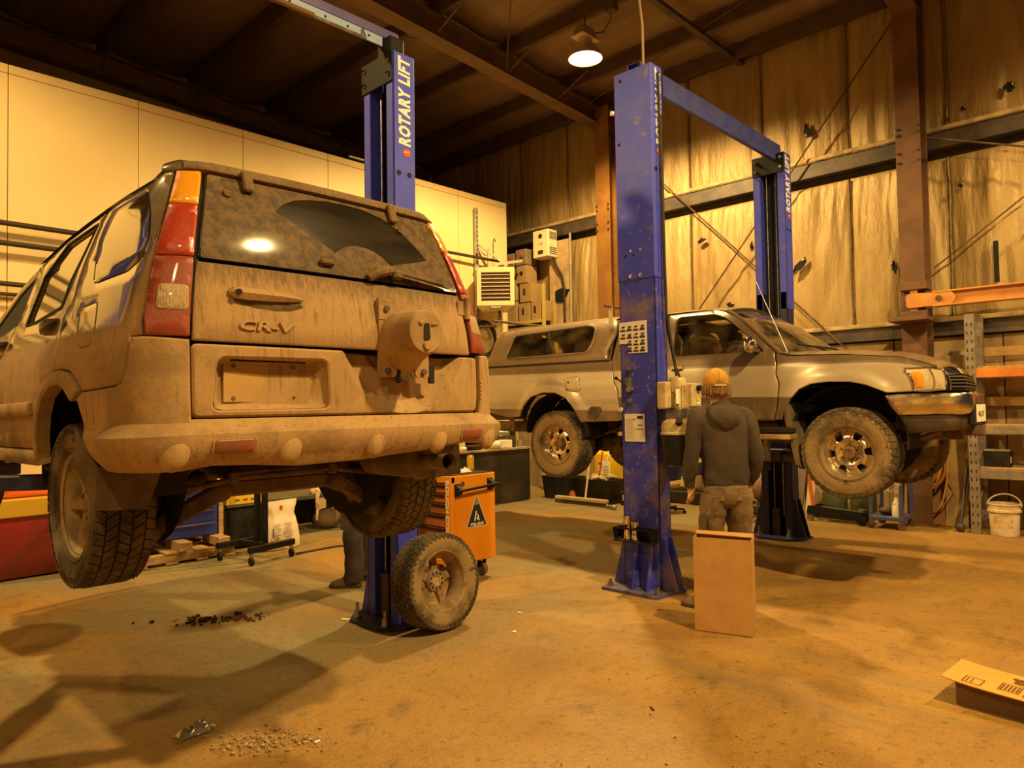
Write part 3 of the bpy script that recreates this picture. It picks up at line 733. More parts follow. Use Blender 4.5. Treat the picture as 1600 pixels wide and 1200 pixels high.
def tyre(root, M, r, w, rr, m_side, m_tread, style='at', n=42, name='tyre'):
    h = w/2
    pr = [(rr-.012, -h*.72), (rr+.006, -h*.80), (rr+.02, -h*.86), ((rr+r)/2, -h*1.0), (r-.045, -h*.97), (r-.018, -h*.90), (r-.011, -h*.78), (r-.011, h*.78), (r-.018, h*.90), (r-.045, h*.97), ((rr+r)/2+.01, h*1.0), ((rr+r)/2-.02, h*.99), (rr+.02, h*.86), (rr+.006, h*.80), (rr-.012, h*.72)]
    o = MB().lathe(pr, n=64).xf(M).build(name, m_side, root, True, sharp=60)
    # ribs on the sidewall
    b = MB()
    for q, wd in ((rr+.018, .004), (rr+.028, .003), (r-.052, .004)):
        zz = h*(.865 if q < rr+.02 else (.90 if q < rr+.04 else .972))
        b.lathe([(q-wd, zz-.004), (q-wd*.5, zz+.004), (q+wd*.5, zz+.004), (q+wd, zz-.004)], n=64)
    tag(b.xf(M).build('sidewall_rib', m_side, o, True), kind='stuff')
    MB().lathe([(r-.0105, -h*.76), (r-.0105, h*.76)], n=64).xf(M).build('tread_base', M_groove, o, True)
    b = MB()
    def lug(a, z, la, lz, sk, r0=r-.014, r1=r, tilt=0.):
        vs = []
        for rad in (r0, r1):
            f = 1 if rad == r0 else .94
            for (da, dz) in ((-1, -1), (1, -1), (1, 1), (-1, 1)):
                aa = a+(da*la*f+dz*sk)/r; zz = z+dz*lz*f
                q = rad-max(0, abs(zz)-h*.70)*tilt
                vs.append((q*math.cos(aa), q*math.sin(aa), zz))
        b.add(vs, [(4, 5, 6, 7), (0, 1, 5, 4), (1, 2, 6, 5), (2, 3, 7, 6), (3, 0, 4, 7)])
    p = 2*pi*r/n
    for i in range(n):
        a = 2*pi*i/n
        if style == 'at':
            for z, st, lz, sk in ((-.82, .5, .17, .006), (-.43, 0, .185, -.012), (0, .5, .185, .011), (.43, .1, .185, -.012), (.82, .6, .17, .006)):
                lug(a+st*p/r, z*h, p*.455, lz*h, sk, tilt=.35)
        else:
            for z, st, lz, sk in ((-.79, .3, .215, -.010), (-.33, 0, .215, -.018), (.33, .5, .215, .018), (.79, .8, .215, .010)):
                lug(a+st*p/r, z*h, p*.475, lz*h, sk, tilt=.35)
            lug(a, 0, p*.47, .07*h, 0)
    # shoulder cleats
    for i in range(n):
        for s in (-1, 1):
            a = 2*pi*(i+.5)/n; vs = []
            for (q, zz, f) in ((r-.004, .93, .30), (r-.04, 1.005, .22), (r-.04, .97, .26), (r-.012, .88, .34)):
                for d in (-1, 1): vs.append((q*math.cos(a+d*f*p/r), q*math.sin(a+d*f*p/r), s*zz*h))
            b.add(vs, [(0, 1, 3, 2), (0, 2, 4, 6), (1, 7, 5, 3), (0, 6, 7, 1), (2, 3, 5, 4)])
    tag(b.xf(M).build('tread', m_tread, o, True, smooth=False), kind='stuff')
    return o
def rim_barrel(root, M, rr, w, m):
    h = w/2
    pr = [(rr+.010, h*.80), (rr+.012, h*.87), (rr+.004, h*.89), (rr-.008, h*.83), (rr-.012, h*.70), (rr-.03, h*.5), (rr-.045, 0), (rr-.03, -h*.5), (rr-.012, -h*.7), (rr-.008, -h*.83), (rr+.004, -h*.89), (rr+.012, -h*.85), (rr+.008, -h*.8)]
    return MB().lathe(pr, n=56).xf(M).build('rim', m, root, True, sharp=50)
def alloy(root, M, rr, w, m, m_dark, nsp=5, hub=True, back=False):
    rim = rim_barrel(root, M, rr, w, m); h = w/2; zf = h*.55
    for k in range(nsp):
        a = 2*pi*k/nsp; b = MB(); rings = []
        for t, wd, zt, th in ((.05, .030, zf-.006, .035), (.075, .034, zf-.004, .035), (.11, .030, zf, .034), (.15, .033, zf+.004, .03), (rr-.02, .052, zf+.002, .03), (rr-.002, .060, zf-.004, .024)):
            bw = wd*.72
            rings.append([V(t, -wd, zt-th*.55), V(t, -bw, zt), V(t, -bw*.3, zt-.006 if .08 < t < rr-.03 else zt), V(t, bw*.3, zt-.006 if .08 < t < rr-.03 else zt), V(t, bw, zt), V(t, wd, zt-th*.55), V(t, wd*.8, zt-th), V(t, -wd*.8, zt-th)])
        b.loft(rings); b.xf(M @ Matrix.Rotation(a, 4, 'Z')).build('spoke', m, rim, True, sharp=30)
    b = MB(); b.lathe([(0, zf-.002), (.026, zf-.002), (.030, zf-.008), (.034, zf-.012), (.070, zf-.008), (.078, zf-.02), (.078, zf-.05), (0, zf-.05)], n=32)
    hb = b.xf(M).build('hub', m, rim, True)
    for k in range(5):
        a = 2*pi*(k+.5)/5; b = MB(); c = V(.054*math.cos(a), .054*math.sin(a), zf-.0095); b.cyl(c, c+V(0, 0, .002), .011, 12).cyl(c, c+V(0, 0, .008), .007, 6); b.xf(M).build('lug_nut', m_dark, hb, True)
    if not back:
        b = MB(); b.lathe([(0, -h*.1), (rr-.05, -h*.1)], n=32).xf(M).build('brake_disc', m_dark, rim, True)
    return rim

# ---------------------------------------------------------------- the muddy wagon on the left lift
WG = thing('station_wagon', 'mud-covered compact SUV raised on the left lift, bare spare-wheel bracket on its tailgate', 'car', (WX, 4.3, 0))
def dirty_paint(name, base, dust, rear0=-1.60, rear1=-1.76, z0=1.95, z1=1.74, rough=.2, streak=.25, amt=1., dust2=None, metal=.35, drip=None):
    M = bpy.data.materials.new(name); M.use_nodes = True; nt = M.node_tree; L = nt.links.new; B = nt.nodes['Principled BSDF']
    tc = nt.nodes.new('ShaderNodeTexCoord'); sp = nt.nodes.new('ShaderNodeSeparateXYZ'); L(tc.outputs['Object'], sp.inputs[0])
    def rng(s, a, b, t0=0., t1=1.):
        r = nt.nodes.new('ShaderNodeMapRange'); r.interpolation_type = 'SMOOTHSTEP'
        for k, v in (('From Min', a), ('From Max', b), ('To Min', t0), ('To Max', t1)): r.inputs[k].default_value = v
        L(s, r.inputs['Value']); return r.outputs['Result']
    def op(o, a, b):
        m = nt.nodes.new('ShaderNodeMath'); m.operation = o; m.use_clamp = True
        for i, q in enumerate((a, b)):
            if isinstance(q, (int, float)): m.inputs[i].default_value = q
            else: L(q, m.inputs[i])
        return m.outputs[0]
    def nz(sc, st, det=6):
        mp = nt.nodes.new('ShaderNodeMapping'); mp.inputs['Scale'].default_value = st; L(tc.outputs['Object'], mp.inputs['Vector'])
        n = nt.nodes.new('ShaderNodeTexNoise'); n.inputs['Scale'].default_value = sc; n.inputs['Detail'].default_value = det; n.inputs['Roughness'].default_value = .65; L(mp.outputs['Vector'], n.inputs['Vector']); return n.outputs['Fac']
    rear = rng(sp.outputs['Y'], rear1, rear0, 1., 0.); low = rng(sp.outputs['Z'], z1, z0, 1., 0.)
    st = nz(9, (4, 4, .35)); f = op('MAXIMUM', rear, low)
    f = op('ADD', f, op('MULTIPLY', op('SUBTRACT', st, .5), .9)); f = rng(f, .30, .72); f = op('MULTIPLY', f, amt)
    d2 = dust2 or tuple(c*.52 for c in dust)
    mx = nt.nodes.new('ShaderNodeMix'); mx.data_type = 'RGBA'; mx.inputs['A'].default_value = (*dust, 1); mx.inputs['B'].default_value = (*d2, 1)
    L(op('MAXIMUM', rng(nz(11, (5, 5, .5)), .48, .72, 0, .85), rng(nz(3.2, (1, 1, 1)), .48, .66, 0, .75)), mx.inputs['Factor'])
    m3 = nt.nodes.new('ShaderNodeMix'); m3.data_type = 'RGBA'; L(mx.outputs['Result'], m3.inputs['A']); m3.inputs['B'].default_value = (*[c*.35 for c in dust], 1); L(rng(nz(70, (1, 1, 1), 3), .62, .74, 0, .6), m3.inputs['Factor'])
    if drip:
        m4 = nt.nodes.new('ShaderNodeMix'); m4.data_type = 'RGBA'; L(m3.outputs['Result'], m4.inputs['A']); m4.inputs['B'].default_value = (.075, .045, .019, 1)
        L(rng(op('ADD', op('MULTIPLY', rng(sp.outputs['Z'], drip[0], drip[1]), .5), op('MULTIPLY', nz(17, (5, 5, .45)), .5)), .52, .78, 0, .75), m4.inputs['Factor']); m3 = m4
    m2 = nt.nodes.new('ShaderNodeMix'); m2.data_type = 'RGBA'; m2.inputs['A'].default_value = (*base, 1); L(m3.outputs['Result'], m2.inputs['B']); L(f, m2.inputs['Factor']); L(m2.outputs['Result'], B.inputs['Base Color'])
    r = rng(f, 0, .8, rough, .88); L(r, B.inputs['Roughness']); L(rng(f, 0, .5, metal, 0), B.inputs['Metallic']); L(rng(f, 0, .5, 1., 0), B.inputs['Coat Weight']); B.inputs['Coat Roughness'].default_value = .06
    bp = nt.nodes.new('ShaderNodeBump'); bp.inputs['Strength'].default_value = .35; bp.inputs['Distance'].default_value = .006; L(op('MULTIPLY', nz(60, (1, 1, .8), 5), f), bp.inputs['Height']); L(bp.outputs['Normal'], B.inputs['Normal'])
    return M
DUST = (.40, .25, .115)
M_wpaint_car = dirty_paint('champagne paint under road dust', (.235, .18, .10), DUST)
M_wgate = dirty_paint('tailgate caked in dust', (.235, .18, .10), DUST, rear0=9, rear1=8, drip=(1.86, 2.10))
M_wplastic = dirty_paint('bumper caked in dust', (.12, .09, .06), (.41, .255, .11), rear0=9, rear1=8)
M_warch = dirty_paint('arch trim in dust', (.10, .08, .05), (.36, .24, .115), rear0=9, rear1=8)
M_wglass = dirty_paint('dusty tinted side glass', (.055, .040, .018), DUST, rear0=-1.5, rear1=-1.8, z0=1.6, z1=1.4, rough=.04, metal=0., amt=.9)
M_rearglass = mat('clean swept dark glass', (.012, .010, .009), .2, 0, (.04, .028, .018), 2.5, .3, .8, stretch=(1, 1, 3), coat=.12, spec=.15)
M_film = mat('dust film on glass', (.135, .078, .030), .55, 0, (.06, .036, .016), 26, .38, .62, .2, 90, c3=(.22, .14, .065), scale3=5, lo3=.56, hi3=.8, coat=.28, spec=.2)
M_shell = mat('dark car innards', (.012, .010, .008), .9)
M_under = mat('muddy underbody', (.17, .11, .06), .95, 0, (.08, .052, .03), 7, .4, .65, .6, 35)
M_amber = mat('amber lens', (.80, .33, .012), .22, 0, (.55, .22, .02), 7, .45, .7, .18, 3, stretch=(60, 60, .2), coat=.6, emit=(.9, .35, .0, .04))
M_redlens = mat('red lens', (.42, .04, .014), .25, 0, (.28, .03, .012), 5, .45, .7, .18, 3, stretch=(60, 60, .2), coat=.7)
M_redlens2 = mat('dusty lower red lens', (.27, .035, .018), .4, 0, (.24, .09, .04), 5, .45, .7, .18, 3, stretch=(60, 60, .2), coat=.4)
M_revlens = mat('dusty clear lens', (.50, .34, .18), .35, 0, (.38, .25, .12), 9, bump=.5, bscale=3, stretch=(60, 60, .2), coat=.5)
def mir(p): return [(-s, z) for s, z in p][::-1]
def wpan(name, poly, m, both=True, parent=WG, **k):
    o = panel(name, poly, wagon, m, parent, **k)
    if both:
        k2 = dict(k); k2['holes'] = [mir(h) for h in k.get('holes', ())]
        panel(name, mir(poly), wagon, m, parent, **k2)
    return o
# inner dark shells
arc_h = [(-1.58+.37*math.cos(a), 1.36+.37*math.sin(a)) for a in [pi*k/14 for k in range(15)]]
shell = [(-4.0, 1.36)]+[(-3.95, 1.36)]+[(-1.95, 1.36)]+arc_h[::-1]+[(-1.21, 1.36), (-.4, 1.40), (0, 1.40), (0, 2.46), (-.6, 2.46), (-.75, 2.37), (-2.1, 2.24), (-2.6, 2.05), (-4.0, 1.9)]
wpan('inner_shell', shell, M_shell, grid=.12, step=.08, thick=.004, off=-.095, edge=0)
# tailgate: upper skin, glass, lower skin
def ge(z): return hermite([(1.5, -.653), (1.81, -.650), (2.087, -.619), (2.187, -.599), (2.306, -.571), (2.461, -.530)], z)
GT = bpy.data.objects.new('tailgate', None); COL.objects.link(GT); GT.parent = WG; ROOTW[GT] = ROOTW[WG].copy()
zs = [1.797, 1.9, 2.0, 2.083]
L_ = [(ge(z), z) for z in zs]; R_ = [(-ge(z), z) for z in zs]
panel('gate_skin', rnd_poly([L_[0]]+R_[:1]+R_[1:]+L_[:0:-1], .008), wagon, M_wgate, WG, step=.03, grid=.05, edge=.006, thick=.02)
zs = [2.096, 2.187, 2.306, 2.42, 2.443]
gl = [(ge(zs[0]), zs[0])]+[(-ge(z), z) for z in zs]+[(ge(z), z) for z in zs[:0:-1]]
wipe = [(-.288, 2.332), (-.25, 2.368), (-.196, 2.399), (-.126, 2.417), (-.029, 2.430), (.068, 2.432), (.16, 2.426), (.24, 2.405), (.323, 2.365), (.38, 2.315), (.42, 2.273), (.453, 2.233), (.36, 2.208), (.295, 2.194), (.224, 2.175), (.19, 2.207), (.149, 2.229), (.11, 2.239), (.072, 2.241), (.035, 2.238), (.006, 2.229), (-.025, 2.211), (-.052, 2.192), (-.165, 2.263)]
glass = panel('rear_glass', rnd_poly(gl, .012), wagon, M_rearglass, WG, step=.04, grid=.06, edge=.004, thick=.015)
tag(glass, 'dark glass with a clean fan wiped through the dust')
panel('dust_film', [(s*.985, z) for s, z in rnd_poly(gl, .012)], wagon, M_film, glass, holes=[wipe], step=.02, grid=.05, edge=0, thick=.0012, off=.0018)
def dish(s, z):
    d = math.hypot(s-.265, z-1.869); d0 = max(0, min(1, (.343-d)/.06)); d1 = max(0, min(1, (.20-d)/.02))
    o = -.066*d0-.014*d1
    b = max(0, 1-(z-1.524)/.02)
    return o-.012*b*b
rec = rnd_poly([(-.585, 1.565), (-.565, 1.738), (-.135, 1.742), (-.128, 1.555), (-.57, 1.552)], .03)
low = rnd_poly([(-.653, 1.527), (.682, 1.527), (.694, 1.60), (.694, 1.785), (-.655, 1.785)], .022)
panel('gate_skin', low, wagon, M_wplastic, WG, holes=[rec], step=.018, grid=.018, edge=.006, thick=.022, offn=dish, sharp=24, lines=[[(.265+r*math.cos(a), 1.869+r*math.sin(a)) for a in [-pi+pi*k/60 for k in range(61)]] for r in (.345, .342, .285, .281, .202, .178)])
# plate recess
b = MB(); rec2 = rnd_poly([(-.55, 1.575), (-.54, 1.722), (-.165, 1.728), (-.19, 1.570)], .02); n = len(rec)
def ringpts(poly, off, m):
    d = dens(poly, .5); tot = [0]
    for i in range(len(poly)): tot.append(tot[-1]+math.dist(poly[i], poly[(i+1) % len(poly)]))
    out = []
    for k in range(m):
        t = tot[-1]*k/m; i = max(j for j in range(len(poly)) if tot[j] <= t); q = (t-tot[i])/(tot[i+1]-tot[i] or 1)
        a, c = poly[i], poly[(i+1) % len(poly)]; s, z = a[0]+(c[0]-a[0])*q, a[1]+(c[1]-a[1])*q; p = Vector(wagon(s, z)); out.append(p+V(0, off, 0))
    return out
b.loft([ringpts(rec, .004, 40), ringpts(rec, .02, 40), ringpts(rec2, .055, 40)], True, False, True)
b.build('plate_recess', M_wplastic, WG, True, sharp=30)
b = MB(); b.box((WX-.372, 2.5+.027, 1.655), (.315, .006, .15), .002, Matrix.Rotation(.03, 3, 'Z')); pl = b.build('license_plate', mat('tan licence plate', (.50, .30, .10), .6, c2=(.42, .25, .09), scale=4), WG, True)
b = MB()
for dx, dz in ((-.12, .058), (.12, .058), (-.12, -.06), (.12, -.06)): b.mark().cyl((WX-.372+dx, 2.526, 1.655+dz), (WX-.372+dx, 2.518, 1.655+dz), .008, 8)
tag(b.build('plate_screw', M_under, pl, True), kind='stuff')
b = MB(); b.box((WX-.36, 2.515, 1.735), (.30, .03, .012), .003); b.build('plate_light_bar', M_shell, WG, True)
# badge lettering
text('CR-V', mat('dust coloured badge', (.42, .28, .15), .55), WG, (WX-.488, 2.4775, 1.842), (1, -.045, 0), (.0, 0, 1), .05, fitw=.217, extrude=.005, bold=.0012, shear=.15, name='badge_lettering')
# tailgate handle, key cylinder
b = MB(); rings = []
for s, h, d in ((-.522, .006, .012), (-.505, .022, .028), (-.46, .026, .034), (-.36, .022, .034), (-.29, .016, .030), (-.235, .006, .014)):
    p = Vector(wagon(s, 1.978-.03*(s+.52)*.6)); rings.append([p+V(0, .004, h), p+V(0, -d*.7, h*.8), p+V(0, -d, 0), p+V(0, -d*.7, -h*.9), p+V(0, .004, -h)])
b.loft(rings); hd = b.build('tailgate_handle', M_wgate, WG, True)
p = Vector(wagon(-.495, 1.978)); MB().cyl(p+V(0, -.026, 0), p+V(0, -.034, 0), .011, 12).build('key_cylinder', M_shell, hd, True)
b = MB(); rings = []
for s, h, d in ((-.50, .006, .003), (-.42, .030, .007), (-.35, .036, .009), (-.28, .030, .007), (-.235, .008, .003)):
    p = Vector(wagon(s, 1.948)); rings.append([p+V(0, .0, h*.8), p+V(0, -d, h*.4), p+V(0, -d, -h*.4), p+V(0, 0, -h)])
b.loft(rings); b.build('handle_cup', M_under, hd, True)
# hinges, upper glass hinges, rubber stop, wiper
for z in (2.02,):
    b = MB()
    p = Vector(wagon(.642, z)); b.cyl(p+V(.01, -.012, -.05), p+V(.01, -.012, .05), .016, 10).box(p+V(-.02, -.006, 0), (.06, .012, .07), .004); b.build('hinge', M_wgate, WG, True)
for s in (-.385, .30):
    p = Vector(wagon(s, 2.472)); q = Vector(wagon(s, 2.395)); b = MB(); b.bar(p+V(0, -.03, .008), q+V(0, -.016, 0), .042, .02, .006, up=(0, -1, 0)); b.build('glass_hinge', M_wgate, WG, True)
p = Vector(wagon(-.47, 2.372)); MB().cyl(p, p+V(0, -.012, .003), .016, 12).build('rubber_stop', M_under, WG, True)
p = Vector(wagon(.33, 2.36)); MB().cyl(p, p+V(0, -.012, .003), .014, 12).build('rubber_stop', M_under, WG, True)
p = Vector(wagon(-.107, 2.143)); MB().box(p+V(0, -.012, 0), (.066, .026, .026), .008).build('glass_latch', M_wgate, WG, True)
b = MB(); P = lambda s, z, o: Vector(wagon(s, z))+V(0, -o, 0)
b.tube([P(.085, 2.10, .012), P(.12, 2.128, .03), P(.17, 2.142, .035), P(.20, 2.146, .035)], [.018, .026, .024, .014], 10); wp = b.build('wiper_arm', M_wgate, WG, True)
b = MB(); b.bar(P(.20, 2.150, .03), P(.54, 2.110, .02), .012, .014, .003).bar(P(.235, 2.138, .038), P(.50, 2.118, .03), .014, .012, .003); b.box(P(.225, 2.128, .035), (.05, .035, .04), .01); b.build('wiper_blade', M_under, wp, True)
# roof lip above the glass
panel('roof_lip', [(-.60, 2.452), (.60, 2.452), (.595, 2.49), (-.595, 2.49)], wagon, M_wgate, WG, step=.05, grid=.06, off=.018, thick=.03, edge=.005)
# corners: tail lights
def lens(z0, z1, m, name='tail_light'):
    zz = [z0+(z1-z0)*k/4 for k in range(5)]
    to = lambda z: hermite([(1.80, -.796), (1.855, -.801), (2.0, -.775), (2.168, -.729), (2.299, -.681), (2.452, -.626)], z)
    return rnd_poly([(to(z), z) for z in zz][::-1]+[(ge(z)-.012, z) for z in zz], .006, 3)
for sg in (1, -1):
    TL = None
    for (z0, z1, m) in ((1.808, 2.093, M_redlens2), (2.097, 2.301, M_redlens), (2.305, 2.448, M_amber)):
        pg = lens(z0, z1, m); pg = pg if sg > 0 else mir(pg)
        o = panel('tail_light' if TL is None else 'lens', pg, wagon, m, TL or WG, step=.02, grid=.03, off=.010, thick=.035, edge=.006)
        TL = TL or o
    pg = rnd_poly([(-.760, 1.897), (-.664, 1.897), (-.656, 1.986), (-.746, 1.987)], .015); pg = pg if sg > 0 else mir(pg)
    panel('reversing_lens', pg, wagon, M_revlens, TL, step=.02, grid=.03, off=.013, thick=.004, edge=.002)
    pg = [(-.79, 1.803), (-.665, 1.803), (-.54, 2.455), (-.63, 2.452)]; pg = pg if sg > 0 else mir(pg)
    panel('lamp_housing', pg, wagon, M_shell, TL, step=.03, grid=.06, off=-.008, thick=.004, edge=0)
# corner caps above the lamps
cap = rnd_poly([(-.69, 2.453), (-.545, 2.453), (-.545, 2.492), (-.60, 2.512), (-.68, 2.492)], .01)
wpan('corner_cap', cap, M_wpaint_car, off=.012, step=.02, grid=.03, edge=.006, thick=.03)
# quarter panel with side glass and filler door
qg = rnd_poly([(-.775, 2.378), (-1.053, 2.350), (-1.136, 2.303), (-1.196, 2.235), (-1.222, 2.14), (-1.214, 2.06), (-1.178, 2.046), (-.91, 2.058), (-.82, 2.085), (-.775, 2.18), (-.765, 2.28)], .025)
fill = rnd_poly([(-1.143, 1.964), (-1.288, 1.956), (-1.319, 1.935), (-1.282, 1.812), (-1.24, 1.791), (-1.149, 1.797), (-1.118, 1.821)], .02)
def outln(z): return hermite([(1.80, -.806), (1.855, -.811), (2.0, -.785), (2.168, -.739), (2.299, -.691), (2.452, -.640)], z)
qp = [(outln(z), z) for z in (2.452, 2.38, 2.3, 2.168, 2.0, 1.855, 1.812)]+[(-.848, 1.808), (-.862, 1.70), (-.878, 1.652), (-.905, 1.641), (-1.195, 1.630), (-1.212, 1.640), (-1.25, 1.668), (-1.333, 1.708), (-1.428, 1.720), (-1.494, 1.722), (-1.488, 1.79), (-1.515, 1.89), (-1.505, 1.94), (-1.42, 1.994), (-1.385, 2.084), (-1.338, 2.17), (-1.160, 2.358), (-1.13, 2.372), (-.95, 2.392), (-.738, 2.415), (-.66, 2.462)]
def grow(poly, d):
    cx = sum(p[0] for p in poly)/len(poly); cz = sum(p[1] for p in poly)/len(poly)
    return [(s+(s-cx)/math.hypot(s-cx, z-cz)*d, z+(z-cz)/math.hypot(s-cx, z-cz)*d) for s, z in poly]
wpan('quarter_panel', qp, M_wpaint_car, holes=[grow(qg, .004), grow(fill, .0035)], step=.025, grid=.05, edge=.004, thick=.02)
wpan('quarter_glass', qg, M_wglass, step=.03, grid=.05, edge=.0008, off=-.001)
wpan('filler_door', fill, M_wpaint_car, both=False, step=.02, grid=.04, edge=.004)
# doors
rd = [(-1.172, 2.362), (-1.346, 2.17), (-1.393, 2.084), (-1.428, 1.994), (-1.513, 1.94), (-1.523, 1.89), (-1.496, 1.79), (-1.502, 1.722), (-1.55, 1.716), (-1.68, 1.674), (-1.745, 1.615), (-1.815, 1.495), (-1.86, 1.40), (-2.40, 1.392), (-2.392, 1.668), (-2.443, 1.806), (-2.416, 1.922), (-2.30, 2.03), (-2.10, 2.272), (-1.682, 2.33)]
rw = rnd_poly([(-1.245, 2.325), (-1.53, 2.105), (-1.60, 1.998), (-1.989, 1.968), (-2.16, 1.964), (-1.98, 2.19), (-1.66, 2.30)], .012)
rd_o = wpan('rear_door', rd, M_wpaint_car, holes=[rw], step=.03, grid=.06, edge=.004, thick=.02)
wpan('door_pane', rw, M_wglass, step=.04, grid=.06, edge=0, off=-.010, thick=.004)
fr = rnd_poly([(s, z) for s, z in grow(rw, .016)], .01)
wpan('window_trim', fr, M_shell, holes=[rw], step=.03, grid=.2, edge=.001, off=.003, thick=.012)
fd = [(-2.405, 1.392), (-2.397, 1.668), (-2.449, 1.806), (-2.422, 1.922), (-2.31, 2.03), (-2.11, 2.268), (-2.45, 2.20), (-2.85, 2.06), (-3.25, 1.90), (-3.36, 1.86), (-3.42, 1.60), (-3.40, 1.392)]
fwn = rnd_poly([(-2.36, 1.985), (-2.16, 2.225), (-2.45, 2.165), (-2.83, 2.03), (-3.10, 1.915)], .012)
wpan('front_door', fd, M_wpaint_car, holes=[fwn], step=.04, grid=.08, edge=.004, thick=.02)
wpan('door_pane', fwn, M_shell, step=.04, grid=.08, edge=0, off=-.012, thick=.004)  # opaque black pane; the darkness of the cabin is put into its colour
for s0, z0, s1, z1 in ((-1.60, 1.935, -1.80, 1.895), (-2.47, 1.90, -2.66, 1.875)):
    for sg in (1, -1):
        b = MB(); rings = []
        for t, h, d in ((0, .008, .014), (.2, .020, .036), (.6, .020, .038), (1, .008, .012)):
            p = Vector(wagon(sg*(s0+(s1-s0)*t), z0+(z1-z0)*t)); rings.append([p+V(0, 0, h), p+V(-sg*d, 0, h*.7), p+V(-sg*d, 0, -h*.7), p+V(0, 0, -h)])
        b.loft(rings).build('door_handle', mat('black door handle', (.03, .025, .02), .35, c2=(.1, .07, .04), scale=20), WG, True)
wpan('side_molding', rnd_poly([(-1.868, 1.602), (-3.38, 1.588), (-3.38, 1.525), (-1.862, 1.539)], .015), M_wpaint_car, off=.016, thick=.02, step=.05, grid=.1, edge=.008)
wpan('sill', [(-1.846, 1.394), (-1.822, 1.33), (-1.9, 1.322), (-3.42, 1.305), (-3.42, 1.387), (-2.4, 1.387)], M_warch, off=.006, thick=.06, step=.05, grid=.08, edge=.01)
# rear arch flare and mudguard
ao = [(-1.868, 1.374), (-1.815, 1.487), (-1.745, 1.607), (-1.68, 1.667), (-1.544, 1.709), (-1.428, 1.715), (-1.333, 1.703), (-1.246, 1.661), (-1.212, 1.63)]
ai = [(-1.292, 1.594), (-1.375, 1.644), (-1.46, 1.662), (-1.565, 1.653), (-1.68, 1.611), (-1.751, 1.537), (-1.796, 1.446), (-1.835, 1.345)]
wpan('arch_flare', ao+ai, M_warch, off=.014, thick=.05, step=.025, grid=.05, edge=.006)
# rear bumper
def bump(s, z):
    a = abs(s); c = max(0, min(1, (1.25-a)/.35)); t = max(0, min(1, (1.515-z)/.05)); lo = max(0, min(1, (1.462-z)/.10))
    return (.010+.055*(t*t*(3-2*t))-.040*lo*lo)*c+.004
bl = [(-.662, 1.522), (-.664, 1.60), (-.665, 1.796), (-.80, 1.802), (-.842, 1.800), (-.856, 1.70), (-.872, 1.648), (-.903, 1.635), (-1.195, 1.624), (-1.246, 1.603), (-1.20, 1.54), (-1.175, 1.507), (-1.139, 1.459), (-1.069, 1.406), (-.974, 1.352), (-.86, 1.352), (-.70, 1.350), (-.60, 1.362), (-.45, 1.355), (-.28, 1.34), (-.14, 1.343), (0, 1.345)]
br = [(-s, z) for s, z in bl][::-1][1:]
br = [(.165, 1.357), (.32, 1.365), (.41, 1.378), (.55, 1.388), (.70, 1.375), (.83, 1.365), (.974, 1.352), (1.069, 1.406), (1.139, 1.459), (1.20, 1.54), (1.246, 1.603), (1.195, 1.624), (.903, 1.635), (.872, 1.648), (.856, 1.70), (.842, 1.800), (.705, 1.796), (.703, 1.60), (.692, 1.522)]
bp = bl+br
BUM = panel('rear_bumper', bp, wagon, M_wplastic, WG, step=.02, grid=.02, edge=.006, thick=.03, offn=bump, sharp=24)
b = MB()
def onb(s, z, o=0.):
    p = Vector(wagon(s, z)); h = 1e-3; a = Vector(wagon(s+h, z))-Vector(wagon(s-h, z)); n = V(a.y, -a.x, 0).normalized(); return p+n*(bump(s, z)+o), n
for s in (-.715, -.325, .045, .385, .70):
    p, n = onb(s, 1.405, -.010); t = V(-n.y, n.x, 0)
    b = MB(); b.sphere((0, 0, 0), 1, 16, 8, (.044, .030, .060)); M4 = Matrix.Translation(p) @ Matrix((t, n, V(0, 0, 1))).transposed().to_4x4() @ Matrix.Rotation(.45, 4, 'Y'); b.xf(M4).build('bumper_rib', M_wplastic, BUM, True)
for s0, s1 in ((-.605, -.466), (.520, .640)):
    rf = rnd_poly([(s0, 1.403), (s1, 1.404), (s1, 1.450), (s0, 1.449)], .012)
    panel('reflector_bezel', grow(rf, .009), wagon, M_wplastic, BUM, holes=[rf], step=.02, grid=.1, edge=.002, thick=.012, off=.006, offn=bump)
    panel('reflector', rf, wagon, mat('dusty red reflector', (.34, .10, .06), .5, c2=(.26, .10, .06), scale=8), BUM, step=.01, grid=.02, edge=.003, thick=.016, off=.009, offn=bump)
# mud flaps
M_flap = mat('muddy rubber flap', (.17, .115, .062), .95, 0, (.10, .07, .04), 5, .4, .65, .4, 50)
for sg in (-1, 1):
    X_ = lambda x: WX+sg*(WX-x)*-1
    f = lambda x: x if sg < 0 else 2*WX-x
    b = MB(); pts = [(.79, 1.205), (.965, 1.192), (1.02, 1.34), (.80, 1.36)]
    b.loft([[V(f(x), 2.80, z) for x, z in pts], [V(f(x), 2.812, z) for x, z in pts]])
    b.loft([[V(f(.79), 2.80, 1.205), V(f(.80), 2.80, 1.36), V(f(.775), 2.98, 1.50), V(f(.765), 2.93, 1.36)], [V(f(.80), 2.815, 1.205), V(f(.81), 2.815, 1.36), V(f(.785), 2.99, 1.50), V(f(.775), 2.945, 1.36)]])
    b.build('mud_flap', M_flap, WG, True, smooth=False)
